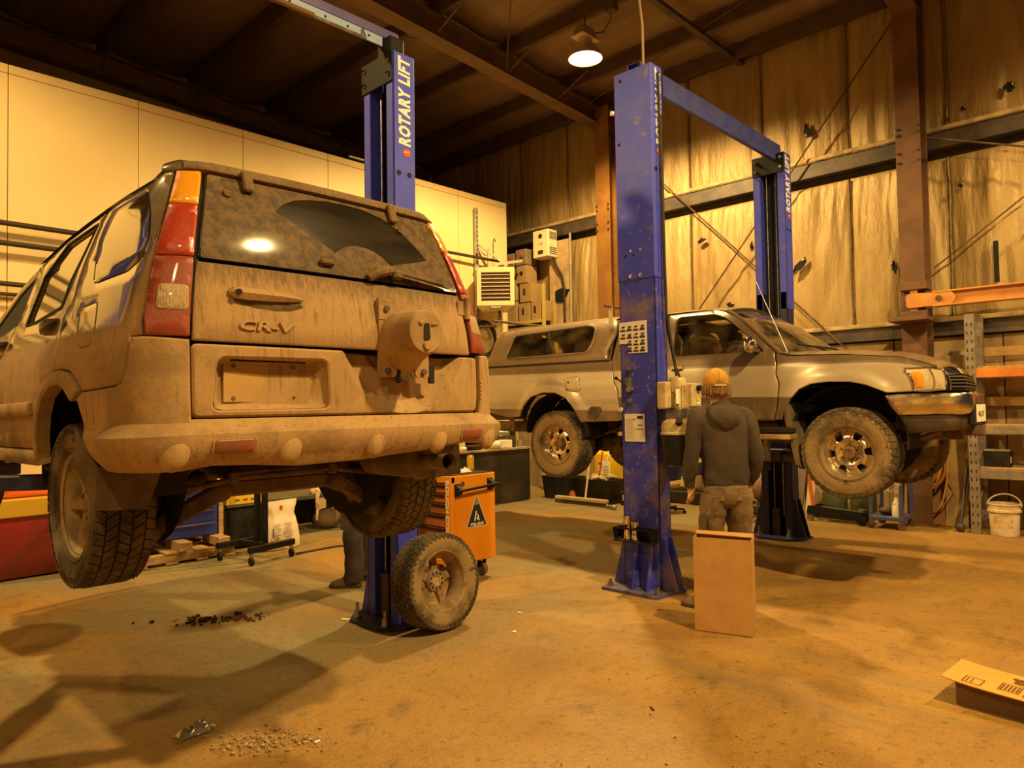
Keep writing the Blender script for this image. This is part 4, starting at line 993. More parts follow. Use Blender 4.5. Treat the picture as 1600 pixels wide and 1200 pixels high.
# dimpled carrier for the missing spare wheel
yb = 2.478; cx = WX+.262
b = MB(); b.prism(rnd_poly([(-.155, .175), (.145, .155), (.145, .09), (.11, .04), (.12, -.165), (.045, -.165), (.03, -.10), (-.05, -.10), (-.065, -.165), (-.15, -.165), (-.15, .09)], .018), (cx, yb, 1.848), (1, 0, 0), (0, 0, 1), .014)
SP = b.build('spare_wheel_carrier', M_wgate, WG, True)
b = MB()
for x, z in ((-.115, .12), (.105, .105)): b.mark().box((cx+x, yb-.014, 1.848+z), (.075, .006, .09), .006)
b.build('raised_pad', M_wgate, SP, True)
b = MB(); rings = []
for y, r, ox, oz, sq in ((2.480, .135, .245, -.012, 1), (2.465, .132, .243, -.01, 1), (2.42, .118, .236, -.005, 1), (2.34, .102, .222, .004, 1), (2.285, .093, .213, .010, 1), (2.272, .086, .211, .011, 1)):
    rings.append([V(WX+ox+r*math.cos(a), y, 1.852+oz+r*math.sin(a)) for a in [2*pi*k/40 for k in range(40)]])
b.loft(rings, True, False, True); b.build('dome', M_wgate, SP, True, sharp=50)
c = V(WX+.211, 2.271, 1.863)
b = MB(); b.prism(rnd_poly([(-.013, .035), (.013, .035), (.017, -.03), (0, -.042), (-.017, -.03)], .008), c+V(0, -.001, .0), (1, 0, 0), (0, 0, 1), .002); b.build('keyhole_slot', M_shell, SP, True, smooth=False)
b = MB(); b.sphere(c+V(-.03, 0, .035), .012, 10, 6, (1, .6, 1)); b.build('weld_stud', M_wgate, SP, True)
MB().box(c+V(.04, -.003, .035), (.032, .008, .012), .003, Matrix.Rotation(-.3, 3, 'Y')).build('tab', M_wgate, SP, True)
b = MB(); b.lathe([(0, -.006), (.016, -.006), (.02, 0)], c+V(0, -.002, -.058), 'Y', 16); b.build('stud_boss', M_wgate, SP, True)
for x, z in ((-.11, -.15), (.085, -.15), (-.115, .115)):
    p = V(cx+x, yb-.016, 1.848+z+.01); MB().cyl(p, p+V(0, -.010, 0), .014, 6).build('bolt', M_under, SP, True)
b = MB()
for x0, x1 in ((-.062, -.038), (.115, .150)): b.box((cx+(x0+x1)/2, yb-.010, 1.70), (x1-x0, .012, .085), .004)
b.box((cx+.045, yb-.006, 1.76), (.06, .006, .03)); b.build('carrier_slot', M_shell, SP, True)
# roof
rows = []; ey = [(-.66, 2.478), (-.74, 2.415), (-.95, 2.396), (-1.13, 2.376), (-1.4, 2.356), (-1.682, 2.334), (-2.1, 2.276)]
for k, (s, z) in enumerate(ey):
    e = Vector(wagon(s, z)); hx = WX-e.x; zt = 2.505-.012*k; row = []
    for u in [-1+2*j/16 for j in range(17)]:
        yy = e.y+ (.10 if k == 0 else 0)*(-(1-u*u))*.6
        row.append(V(WX+u*(hx+.004), yy, z+.004+(zt-z)*(1-abs(u)**3)))
    rows.append(row)
b = MB()
for i in range(len(rows)-1): b.loft([rows[i], rows[i+1]], False)
rf = b.build('roof_panel', M_wpaint_car, WG, True, sharp=80)
p = V(WX-.07, 2.82, 2.49); MB().tube([p, p+V(0, .035, .05)], [.012, .006], 8).build('aerial', M_shell, WG, True)
# windscreen, bonnet, wings and nose (mostly out of frame)
ws = [V(WX+u*w, y, z) for (y, z, w) in ((3.98+.05, 2.44, .60), (4.9, 2.02, .72)) for u in (-1, 1)]
b = MB(); R = []
for y, z, w, cr in ((4.0, 2.43, .60, .03), (4.45, 2.26, .66, .05), (4.95, 2.02, .72, .07)):
    R.append([V(WX+u*w, y-cr*(1-u*u)*-1, z+.02*(1-u*u)) for u in [-1+j/4 for j in range(9)]])
b.loft(R, False).build('windscreen', M_wglass, WG, True, sharp=80)
b = MB(); R = []
for y, z, w in ((4.95, 2.0, .80), (5.4, 1.93, .80), (5.9, 1.84, .78), (6.35, 1.72, .72), (6.5, 1.60, .66)): R.append([V(WX+u*w, y+.10*(1-u*u), z+.04*(1-u*u)) for u in [-1+j/6 for j in range(13)]])
b.loft(R, False).build('bonnet', M_wpaint_car, WG, True, sharp=60)
for sg in (-1, 1):
    poly = [(4.92, 1.40), (4.95, 1.86), (5.0, 1.98), (5.4, 1.92), (5.9, 1.83), (6.35, 1.70), (6.48, 1.58), (6.5, 1.38), (6.26, 1.36)]+[(5.87+.39*math.cos(a), 1.34+.39*math.sin(a)) for a in [pi*k/10 for k in range(11)]][1:-1]+[(5.46, 1.36)]
    fn = lambda u, v, sg=sg: (WX+sg*(.845-.10*max(0, (u-5.9)/.6)**2-.12*max(0, v-1.78)), u, v)
    panel('front_wing', poly, fn, M_wpaint_car, WG, flip=sg, step=.05, grid=.1, thick=.02)
b = MB(); R = []
for u in [-1+j/6 for j in range(13)]:
    x = WX+u*.76; y = 6.48+.14*(1-u*u); R.append([V(x, y, 1.68), V(x, y+.06, 1.62), V(x, y+.08, 1.45), V(x, y+.02, 1.34)])
b.loft(R, False).build('front_bumper', M_wplastic, WG, True)
# floor pan, exhaust and suspension
b = MB(); b.box((WX, 4.62, 1.42), (1.36, 3.7, .14), .03).box((WX, 2.86, 1.45), (1.1, .5, .1), .03); b.build('floor_pan', M_under, WG, True)
b = MB(); b.sphere((WX-.05, 2.86, 1.40), 1, 20, 10, (.36, .30, .085)); b.build('spare_well', M_under, WG, True)
M_exh = mat('dusty exhaust steel', (.24, .165, .09), .8, .1, c2=(.14, .095, .05), scale=6, bump=.2, bscale=40)
b = MB(); b.lathe([(0, 2.645), (.05, 2.645), (.078, 2.655), (.085, 2.665), (.088, 2.67), (.082, 2.68), (.082, 3.06), (.06, 3.10), (.0, 3.10)], (2.15, 0, 1.295), 'Y', 28); ex = b.build('muffler', M_exh, WG, True)
b = MB(); b.xf(Matrix()); b.tube([(2.14, 2.66, 1.293), (2.10, 2.50, 1.303), (2.055, 2.36, 1.314)], .034, 16, caps=False); b.tube([(2.14, 2.66, 1.293), (2.10, 2.50, 1.303), (2.055, 2.36, 1.314)], .030, 16, caps=False); b.build('tail_pipe', M_exh, ex, True)
MB().cyl((2.09, 2.48, 1.303), (2.088, 2.47, 1.303), .029, 16).build('pipe_dark', M_shell, ex, True)
b = MB(); b.tube([(2.15, 3.08, 1.295), (2.12, 3.3, 1.30), (1.95, 3.6, 1.32), (1.75, 4.2, 1.32), (1.75, 5.0, 1.32)], .026, 10); b.build('exhaust_pipe', M_under, ex, True)
b = MB(); b.box((1.70, 3.22, 1.195), (.68, .09, .075), .012).box((1.70, 3.3, 1.26), (.5, .3, .06), .02); b.build('rear_crossmember', M_under, WG, True)
for p, q in (((1.40, 3.16, 1.19), (1.10, 3.18, 1.05)), ((2.0, 3.16, 1.185), (2.27, 3.2, 1.03)), ((1.40, 3.42, 1.22), (1.10, 3.40, 1.08)), ((2.0, 3.42, 1.22), (2.27, 3.40, 1.08))):
    b = MB(); b.bar(p, q, .05, .075, .01); q = V(*q); b.sphere(q, .055, 12, 8, (1, .9, 1)).sphere(V(*p), .05, 12, 8, (1, .9, 1)); b.build('lower_link', M_under, WG, True)
b = MB(); b.tube([(1.06, 3.25, 1.16), (1.14, 3.14, 1.215), (1.3, 3.1, 1.225), (1.42, 3.08, 1.25), (1.9, 3.08, 1.26), (2.06, 3.1, 1.235), (2.2, 3.14, 1.215), (2.26, 3.25, 1.16)], .012, 8).box((1.42, 3.08, 1.255), (.04, .04, .05), .006).box((1.92, 3.08, 1.26), (.04, .04, .05), .006); b.build('sway_bar', M_under, WG, True)
for x in (1.13, 2.19):
    b = MB(); b.sphere((x, 3.27, 1.13), 1, 14, 8, (.055, .085, .12)); b.build('knuckle', M_under, WG, True)
    b = MB(); b.tube([(x+(.05 if x < WX else -.05), 3.3, 1.2), (x+(.09 if x < WX else -.09), 3.32, 1.5)], .028, 10); b.build('damper', M_under, WG, True)
for sg in (-1, 1):   # wheel housing and its mud
    f = lambda x: x if sg < 0 else 2*WX-x
    b = MB(); R = []
    for a in [-.35+pi*1.22*k/16 for k in range(17)]: R.append([V(f(.83), 3.30+.385*math.cos(a), 1.34+.36*math.sin(a)), V(f(1.16), 3.30+.385*math.cos(a), 1.34+.36*math.sin(a))])
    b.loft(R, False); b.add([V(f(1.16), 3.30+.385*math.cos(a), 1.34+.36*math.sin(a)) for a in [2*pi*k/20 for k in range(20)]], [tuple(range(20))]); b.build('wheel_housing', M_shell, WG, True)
    if sg < 0:
        random.seed(3); b = MB()
        for k in range(110):
            z = 1.30+.27*random.random()**1.3; y = 3.60+.05*(1-((z-1.34)/.36)**2)**.5 if z > 1.34 else 3.63
            r = .008+.012*random.random(); b.sphere((.84+.16*random.random()**1.5, y-.01*random.random(), z), r, 5, 3, (1, .8, 1))
        tag(b.build('mud_clods', mat('dried mud', (.20, .125, .06), .95, c2=(.07, .045, .025), scale=25), WG, True, smooth=False), kind='stuff')
# wheels
M_alloy = mat('dusty alloy', (.36, .25, .13), .7, .1, c2=(.20, .13, .065), scale=8, bump=.2, bscale=50, c3=(.55, .44, .27), scale3=18, lo3=.66, hi3=.8)
for (x, y, z, sg) in ((.94, 3.27, 1.178, -1), (2.37, 3.27, 1.175, 1), (.95, 5.87, 1.24, -1), (2.36, 5.87, 1.24, 1)):
    M4 = axis_m((x, y, z), (sg, 0, 0), .35)
    ty = tyre(WG, M4, .332, .222, .205, M_tire, M_tread, 'at', 46); alloy(ty, M4, .205, .20, M_alloy, M_under)
lift_arm(LL, .12, 4.31, 1.28, [(1.02, 3.95, 1.30), (1.02, 5.2, 1.30)], 1)
lift_arm(LL, 3.19, 4.31, 1.28, [(2.29, 3.95, 1.30), (2.29, 5.2, 1.30)], -1)

# ---------------------------------------------------------------- the two-tone pickup on the right lift
PK = thing('pickup_truck', 'two-tone taupe and silver pickup with a canopy, raised on the right lift', 'truck', (TX, 3.6, 0))
def paint2(name, low0, low1=None, up=True):
    """taupe above the pinstripe, silver flank, dark lower band; dust towards the bottom"""
    M = bpy.data.materials.new(name); M.use_nodes = True; nt = M.node_tree; L = nt.links.new; B = nt.nodes['Principled BSDF']
    tc = nt.nodes.new('ShaderNodeTexCoord'); sp = nt.nodes.new('ShaderNodeSeparateXYZ'); L(tc.outputs['Object'], sp.inputs[0])
    def op(o, a, b, c=None):
        m = nt.nodes.new('ShaderNodeMath'); m.operation = o
        for i, q in enumerate((a, b, c)):
            if q is None: continue
            if isinstance(q, (int, float)): m.inputs[i].default_value = q
            else: L(q, m.inputs[i])
        return m.outputs[0]
    def rng(s, a, b, t0=0., t1=1.):
        r = nt.nodes.new('ShaderNodeMapRange'); r.interpolation_type = 'SMOOTHSTEP'
        for k, v in (('From Min', a), ('From Max', b), ('To Min', t0), ('To Max', t1)): r.inputs[k].default_value = v
        L(s, r.inputs['Value']); return r.outputs['Result']
    def mix(a, col, f):
        m = nt.nodes.new('ShaderNodeMix'); m.data_type = 'RGBA'
        if isinstance(a, tuple): m.inputs['A'].default_value = (*a, 1)
        else: L(a, m.inputs['A'])
        m.inputs['B'].default_value = (*col, 1); L(f, m.inputs['Factor']); return m.outputs['Result']
    def nz(sc, st, det=6):
        mp = nt.nodes.new('ShaderNodeMapping'); mp.inputs['Scale'].default_value = st; L(tc.outputs['Object'], mp.inputs['Vector'])
        n = nt.nodes.new('ShaderNodeTexNoise'); n.inputs['Scale'].default_value = sc; n.inputs['Detail'].default_value = det; L(mp.outputs['Vector'], n.inputs['Vector']); return n.outputs['Fac']
    y = op('ADD', sp.outputs['Y'], 3.6)
    line = op('ADD', op('MULTIPLY', op('SUBTRACT', y, 2.5), .0165), 1.877)
    nose = op('MAXIMUM', op('SUBTRACT', 1.85, y), 0.)
    line = op('SUBTRACT', line, op('MULTIPLY', op('MULTIPLY', nose, nose), .32))
    d = op('SUBTRACT', sp.outputs['Z'], line)
    c = mix((.56, .47, .33), (.50, .41, .28), nz(2.5, (1, 1, 1)) if False else rng(nz(3, (1, 1, 1)), .4, .65))
    c = mix(c, (.155, .105, .062), rng(op('SUBTRACT', sp.outputs['Z'], op('ADD', low0, op('MULTIPLY', op('SUBTRACT', y, 2.9), .02))), .004, -.004))
    if up: c = mix(c, (.175, .115, .065), rng(d, -.003, .003))
    c = mix(c, (.06, .045, .03), op('MULTIPLY', rng(d, -.012, -.008), rng(d, -.001, -.005))) if up else c
    f = op('MULTIPLY', rng(sp.outputs['Z'], 1.62, 1.36), rng(nz(7, (1, 1, .5)), .35, .6)); c = mix(c, (.27, .18, .09), f)
    f2 = rng(nz(14, (1, 1, .3)), .55, .8, 0, .35); c = mix(c, (.40, .29, .16), f2)
    L(c, B.inputs['Base Color']); B.inputs['Metallic'].default_value = .25; B.inputs['Coat Weight'].default_value = .55; B.inputs['Coat Roughness'].default_value = .18
    L(rng(sp.outputs['Z'], 1.75, 1.4, .36, .7), B.inputs['Roughness'])
    return M
M_pk = paint2('two tone pickup paint', 1.60); M_pkb = paint2('two tone bed paint', 1.46)
M_taupe = mat('taupe canopy paint', (.24, .16, .09), .45, .2, (.19, .125, .07), 3, coat=.3, c3=(.33, .24, .14), scale3=9, lo3=.6, hi3=.8)
M_pkdark = mat('dark plastic trim', (.05, .037, .026), .6, c2=(.10, .07, .045), scale=9)
def glass_mat(name, tint=(.55, .42, .26), dirt=.25):
    M = bpy.data.materials.new(name); M.use_nodes = True; nt = M.node_tree; L = nt.links.new; nt.nodes.remove(nt.nodes['Principled BSDF']); out = nt.nodes['Material Output']
    tr = nt.nodes.new('ShaderNodeBsdfTransparent'); tr.inputs[0].default_value = (*tint, 1); gl = nt.nodes.new('ShaderNodeBsdfGlossy'); gl.inputs['Roughness'].default_value = .04
    df = nt.nodes.new('ShaderNodeBsdfDiffuse'); df.inputs[0].default_value = (.34, .24, .13, 1); fr = nt.nodes.new('ShaderNodeFresnel'); fr.inputs[0].default_value = 1.6
    tc = nt.nodes.new('ShaderNodeTexCoord'); nz = nt.nodes.new('ShaderNodeTexNoise'); nz.inputs['Scale'].default_value = 5; nz.inputs['Detail'].default_value = 8; L(tc.outputs['Object'], nz.inputs['Vector'])
    mr = nt.nodes.new('ShaderNodeMapRange'); mr.inputs['From Min'].default_value = .35; mr.inputs['From Max'].default_value = .75; mr.inputs['To Max'].default_value = dirt*2; L(nz.outputs['Fac'], mr.inputs['Value'])
    m1 = nt.nodes.new('ShaderNodeMixShader'); m2 = nt.nodes.new('ShaderNodeMixShader'); L(mr.outputs['Result'], m1.inputs[0]); L(tr.outputs[0], m1.inputs[1]); L(df.outputs[0], m1.inputs[2])
    L(fr.outputs[0], m2.inputs[0]); L(m1.outputs[0], m2.inputs[1]); L(gl.outputs[0], m2.inputs[2]); L(m2.outputs[0], out.inputs[0])
    return M
M_gl = glass_mat('side window glass', (.78, .68, .50), .06); M_glc = glass_mat('canopy window glass', (.66, .54, .36), .10)
M_ws = glass_mat('dusty windscreen', (.65, .52, .35), .28)
def ppan(name, poly, m, both=True, parent=None, **k):
    parent = parent or PK
    o = panel(name, poly, pickup, m, parent, **k)
    if both:
        k2 = dict(k); k2['holes'] = [mir(h) for h in k.get('holes', ())]; panel(name, mir(poly), pickup, m, parent, **k2)
    return o
# inner shell
arcs = lambda c, r, z0, n=10: [(c+r*math.cos(a), z0+r*math.sin(a)) for a in [pi*k/n for k in range(n+1)]]
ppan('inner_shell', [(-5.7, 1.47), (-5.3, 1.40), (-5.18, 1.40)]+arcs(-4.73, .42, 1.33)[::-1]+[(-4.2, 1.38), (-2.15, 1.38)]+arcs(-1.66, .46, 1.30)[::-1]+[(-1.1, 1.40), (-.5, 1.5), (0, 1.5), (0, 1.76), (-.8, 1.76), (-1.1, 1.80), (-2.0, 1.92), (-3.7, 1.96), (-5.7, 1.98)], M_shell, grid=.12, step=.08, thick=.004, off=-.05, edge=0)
# bed side
bs = [(-5.70, 1.47), (-5.72, 2.028), (-3.835, 2.012), (-3.835, 1.90), (-3.83, 1.63), (-3.79, 1.38), (-4.263, 1.37), (-4.373, 1.504), (-4.483, 1.63), (-4.637, 1.692), (-4.823, 1.697), (-5.0, 1.652), (-5.126, 1.547), (-5.167, 1.43), (-5.29, 1.42), (-5.385, 1.418)]
fd_ = rnd_poly([(-4.462, 1.852), (-4.273, 1.850), (-4.29, 1.715), (-4.34, 1.695), (-4.48, 1.712)], .02)
def bedoff(s, z):
    d = math.hypot((abs(s)-4.73)*.95, z-1.33); f = max(0, min(1, (.53-d)/.09)); w = .035*f*f*(3-2*f)
    return w+.010*max(0, min(1, (1.80-z)/.03))*max(0, min(1, (z-1.56)/.03))
ppan('bed_side', bs, M_pkb, holes=[grow(fd_, .003)], step=.025, grid=.03, edge=.005, thick=.02, offn=bedoff, sharp=26)
ppan('filler_door', fd_, M_pkb, both=False, step=.02, grid=.04, edge=.003, off=.009)
p = Vector(pickup(-4.42, 1.80)); MB().cyl(p+V(-.008, 0, 0), p+V(-.014, 0, 0), .012, 12).build('filler_lock', M_pkdark, PK, True)
b = MB(); R = []
for a in [-.15+pi*1.12*k/18 for k in range(19)]: R.append([V(6.00, 5.11+.42*math.cos(a), 1.30+.385*math.sin(a)), V(6.4, 5.11+.42*math.cos(a), 1.30+.385*math.sin(a))])
b.loft(R, False); b.add([V(6.4, 5.11+.42*math.cos(a), 1.30+.385*math.sin(a)) for a in [2*pi*k/20 for k in range(20)]], [tuple(range(20))]); b.build('wheel_housing', M_shell, PK, True)
# rusted hole in front of the rear wheel
b = MB(); pts = [(.0, 0), (.05, .04), (.10, .10), (.07, .15), (.02, .13), (-.03, .15), (-.08, .10), (-.10, .03), (-.05, .015)]; p = Vector(pickup(-4.10, 1.40))
b.prism(pts, p+V(-.012, 0, 0), (0, -1, 0), (0, 0, 1), -.003).build('rust_hole', M_rust, PK, True, smooth=False)
# tailgate, rear bumper
b = MB(); b.box((TX, 6.92-.0, 1.75), (1.5, .05, .5), .01).box((TX, 7.0, 1.42), (1.5, .12, .12), .02); b.build('tail_gate', M_pkb, PK, True)
# canopy
cg = rnd_poly([(-5.363, 2.117), (-5.205, 2.39), (-4.9, 2.402), (-4.065, 2.425), (-3.965, 2.395), (-4.02, 2.244), (-4.125, 2.112), (-4.711, 2.107)], .05)
cs = [(-5.70, 2.036), (-5.61, 2.20), (-5.47, 2.468), (-4.9, 2.492), (-3.80, 2.495), (-3.66, 2.480), (-3.725, 2.30), (-3.86, 2.12), (-3.875, 2.022)]
CN = ppan('canopy_side', cs, M_taupe, holes=[grow(cg, .002)], step=.03, grid=.06, edge=.006, thick=.02, off=.012)
ppan('canopy_seal', [(-5.70, 2.017), (-5.70, 2.033), (-3.86, 2.020), (-3.855, 2.004)], M_shell, step=.1, grid=.2, edge=0, off=.004, thick=.01)
ppan('canopy_window_frame', grow(cg, .012), mat('window frame bronze', (.22, .15, .09), .4, .3), holes=[grow(cg, -.018)], step=.03, grid=.2, edge=.003, off=.020, thick=.02)
ppan('canopy_glass', grow(cg, -.012), M_glc, step=.05, grid=.08, edge=0, off=.004, thick=.0)
ppan('window_divider', [(-4.700, 2.10), (-4.725, 2.10), (-4.655, 2.41), (-4.63, 2.41)], M_shell, step=.05, grid=.2, edge=.001, off=.014, thick=.014)
b = MB(); R = []
for (s, z) in ((-5.47, 2.468), (-5.2, 2.482), (-4.9, 2.494), (-4.4, 2.496), (-3.80, 2.497), (-3.66, 2.482)):
    e = Vector(pickup(s, z)); hx = TX-e.x+.012; R.append([V(TX+u*hx, e.y, z+.06*(1-abs(u)**2.6)) for u in [-1+j/8 for j in range(17)]])
b.loft(R, False).build('canopy_roof', M_taupe, PK, True, sharp=80)
e0, e1 = Vector(pickup(-5.70, 2.03)), Vector(pickup(-5.47, 2.468))
b = MB(); b.add([e0, (2*TX-e0.x, e0.y, e0.z), (2*TX-e1.x, e1.y, e1.z), e1], [(0, 1, 2, 3)]); b.build('canopy_back', M_taupe, PK, True)
e0, e1 = Vector(pickup(-3.87, 2.02)), Vector(pickup(-3.66, 2.48)); b = MB(); b.add([e0, (2*TX-e0.x, e0.y, e0.z), (2*TX-e1.x, e1.y, e1.z), e1], [(0, 1, 2, 3)]); b.build('canopy_front', M_taupe, PK, True)
# roof bars on the canopy
for s in (-5.33, -3.63):
    e = Vector(pickup(s, 2.47)); y = e.y; b = MB()
    b.tube([(TX-.74, y, 2.60), (TX+.74, y, 2.60)], .016, 10); rb = b.build('roof_bar', mat('brown bar', (.12, .07, .04), .5), PK, True)
    for sg in (-1, 1):
        b = MB(); x = TX+sg*.61; b.prism([(-.03, 0), (.03, 0), (.02, .20), (-.02, .20)], (x+sg*.02-.006, y-.0, 2.395), (0, 1, 0), (0, 0, 1), .012); b.build('bar_foot', mat('pale bracket', (.55, .43, .24), .5), rb, True, smooth=False)
# cab: back pillar with small window, door, roof
cw = rnd_poly([(-3.32, 2.03), (-3.215, 2.36), (-3.35, 2.37), (-3.56, 2.34), (-3.66, 2.04)], .03)
cp = [(-3.79, 1.385), (-3.82, 1.63), (-3.827, 2.0), (-3.72, 2.25), (-3.64, 2.46), (-3.13, 2.475), (-3.04, 2.452), (-3.137, 2.271), (-3.243, 1.999), (-3.28, 1.89), (-3.25, 1.45), (-3.2, 1.385)]
ppan('cab_side', cp, M_pk, holes=[cw], step=.03, grid=.06, edge=.004, thick=.02)
ppan('quarter_window', cw, M_gl, step=.05, grid=.1, edge=0, off=-.006, thick=0)
dw = rnd_poly([(-3.092, 2.026), (-2.985, 2.36), (-2.93, 2.405), (-2.56, 2.395), (-2.476, 2.350), (-2.381, 2.240), (-2.265, 2.108), (-2.185, 2.004), (-3.05, 2.012)], .025)
do = [(-3.028, 2.452), (-3.127, 2.271), (-3.233, 1.999), (-3.27, 1.89), (-3.24, 1.45), (-3.19, 1.388), (-2.165, 1.388), (-2.158, 1.63), (-2.112, 1.862), (-2.095, 1.99), (-2.215, 2.150), (-2.325, 2.30), (-2.45, 2.425), (-2.55, 2.458)]
DO = ppan('door', do, M_pk, holes=[dw], step=.03, grid=.06, edge=.004, thick=.03)
ppan('door_window', dw, M_gl, step=.05, grid=.1, edge=0, off=-.010, thick=0)
ppan('window_seal', grow(dw, .012), M_shell, holes=[dw], step=.03, grid=.2, edge=.002, off=.002, thick=.012)
b = MB(); R = []
for t, h, d in ((0, .018, .006), (.12, .026, .018), (.88, .026, .018), (1, .018, .006)):
    p = Vector(pickup(-3.155+.16*t, 1.892)); R.append([p+V(.004, 0, h), p+V(-d, 0, h*.7), p+V(-d, 0, -h*.7), p+V(.004, 0, -h)])
b.loft(R); dh = b.build('door_handle', M_chrome, PK, True); p = Vector(pickup(-3.07, 1.885)); MB().box(p+V(-.017, 0, -.010), (.006, .11, .014), .003).build('handle_recess', M_shell, dh, True)
# mirror
p = Vector(pickup(-2.255, 2.03)); b = MB()
b.sphere((0, 0, 0), 1, 18, 10, (.085, .060, .075)); b.xf(Matrix.Translation(p+V(-.13, -.01, .028)) @ Matrix.Rotation(.25, 4, 'Z')); mr = b.build('mirror', M_chrome, PK, True)
MB().bar(p+V(-.08, -.01, -.02), p+V(.01, -.02, -.035), .05, .03, .006).build('mirror_arm', M_pkdark, mr, True)
# cab roof, pillars and windscreen
b = MB(); R = []
for (s, z) in ((-3.66, 2.455), (-3.4, 2.468), (-3.1, 2.470), (-2.8, 2.472), (-2.55, 2.462), (-2.43, 2.430)):
    e = Vector(pickup(s, z)); hx = TX-e.x; R.append([V(TX+u*hx, e.y-.06*(1-u*u)*(1 if s > -2.5 else 0), z+.055*(1-abs(u)**2.4)) for u in [-1+j/8 for j in range(17)]])
b.loft(R, False).build('cab_roof', M_pk, PK, True, sharp=80)
A = [(-2.43, 2.425), (-2.31, 2.285), (-2.20, 2.140), (-2.06, 1.965)]
b = MB(); R = []
for i, (s, z) in enumerate(A):
    e = Vector(pickup(s, z)); hx = TX-e.x-.02; R.append([V(TX+u*hx, e.y-.015-(.06+.05*i)*(1-u*u), z+.03*(1-u*u)) for u in [-1+j/8 for j in range(17)]])
WR = R; b.loft(R, False).build('windscreen', M_ws, PK, True, sharp=80)
for sg in (0, -1):
    b = MB(); b.tube([r[sg]+V(0, -.003, 0) for r in WR], .022, 8); b.build('windscreen_pillar', M_pk, PK, True)
b = MB(); b.tube([q+V(0, 0, .0) for q in WR[0]], .014, 8); b.build('windscreen_seal', M_shell, PK, True)
for u0 in (.3, -.35):
    b = MB(); q = WR[-1]; c = V(TX+u0*.7, q[8].y+.02*abs(u0), 2.0); b.tube([c, c+V(-.25, -.0, .03), c+V(-.52, .06, .045)], .010, 6); b.build('wiper', M_shell, PK, True)
# bonnet, cowl, wings
b = MB(); R = []
for (s, z, h) in ((-2.075, 1.985, .035), (-1.948, 1.955, .05), (-1.523, 1.936, .055), (-1.134, 1.890, .05), (-.99, 1.842, .045), (-.90, 1.806, .035)):
    e = Vector(pickup(s, z)); hx = TX-e.x; cv = 0.16 if s > -1.2 else 0.0
    fa = Vector(pickup(-s, z)); fr = max(0, min(1, (2.075+s)/1.17)); R.append([e.lerp(fa, (u+1)/2)+V(0, -(1-u*u)*(.02+.05*fr**2), h*(1-abs(u)**4)) for u in [-1+j/8 for j in range(17)]])
lastr = [q+V(0, -.012, -.03) for q in R[-1]]; R.append(lastr)
b.loft(R, False).build('bonnet', M_pk, PK, True, sharp=60)
b = MB(); b.loft([WR[-1], [V(q.x, R[0][i].y, R[0][i].z-.012) for i, q in enumerate(WR[-1])]], False).build('cowl', M_pkdark, PK, True)
fw_ = [(-2.152, 1.40), (-2.148, 1.63), (-2.100, 1.862), (-2.083, 1.975), (-1.948, 1.947), (-1.523, 1.930), (-1.134, 1.886), (-.985, 1.836), (-.905, 1.800), (-1.125, 1.797), (-1.113, 1.618), (-1.29, 1.612), (-1.355, 1.640), (-1.44, 1.677), (-1.549, 1.704), (-1.719, 1.710), (-1.86, 1.697), (-1.965, 1.655), (-2.03, 1.58), (-2.07, 1.50), (-2.085, 1.40)]
def wingoff(s, z):
    d = math.hypot((abs(s)-1.66)*.95, z-1.30); f = max(0, min(1, (.56-d)/.12)); return .03*f*f*(3-2*f)
ppan('front_wing', fw_, M_pk, step=.025, grid=.03, edge=.005, thick=.02, offn=wingoff, sharp=26)
b = MB(); R = []
for a in [-.25+pi*1.16*k/18 for k in range(19)]: R.append([V(6.02, 2.04+.45*math.cos(a), 1.27+.41*math.sin(a)), V(6.45, 2.04+.45*math.cos(a), 1.27+.41*math.sin(a))])
b.loft(R, False); b.add([V(6.45, 2.04+.45*math.cos(a), 1.27+.41*math.sin(a)) for a in [2*pi*k/20 for k in range(20)]], [tuple(range(20))]); b.build('wheel_housing', M_shell, PK, True)
# front end
M_lampglass = mat('headlamp glass', (.78, .66, .46), .12, 0, (.55, .45, .30), 8, coat=1., bump=.3, bscale=3, stretch=(60, 60, .2))
for sg in (1, -1):
    g = (lambda q: q) if sg > 0 else mir
    hl = g(rnd_poly([(-1.117, 1.789), (-.951, 1.790), (-.874, 1.773), (-.90, 1.630), (-1.004, 1.622), (-1.104, 1.624)], .012))
    H = panel('headlight', hl, pickup, M_lampglass, PK, step=.02, grid=.04, edge=.006, off=.010, thick=.03)
    panel('headlight_bezel', grow(hl, .010), pickup, M_chrome, H, holes=[grow(hl, -.004)], step=.02, grid=.2, edge=.002, off=.014, thick=.03)
    panel('indicator_lens', g(rnd_poly([(-1.103, 1.762), (-1.02, 1.768), (-1.045, 1.645), (-1.097, 1.640)], .01)), pickup, M_amber, H, step=.02, grid=.04, edge=.002, off=.015, thick=.004)
    panel('lamp_divider', g([(-.955, 1.788), (-.943, 1.788), (-.965, 1.625), (-.98, 1.625)]), pickup, M_chrome, H, step=.02, grid=.2, edge=.001, off=.015, thick=.004)
    panel('bumper_indicator', g(rnd_poly([(-.935, 1.535), (-.855, 1.540), (-.855, 1.490), (-.935, 1.487)], .006)), pickup, M_amber, PK, step=.02, grid=.04, edge=.002, off=.055, thick=.01)
panel('grille', [(-.895, 1.765), (.895, 1.765), (.895, 1.618), (-.895, 1.618)], pickup, M_shell, PK, step=.05, grid=.1, edge=.002, off=-.012)
for z in (1.64, 1.665, 1.69, 1.715):
    panel('grille_bar', [(-.86, z), (.86, z), (.86, z+.010), (-.86, z+.010)], pickup, M_pkdark, PK, step=.05, grid=.2, edge=.001, off=.004, thick=.02)
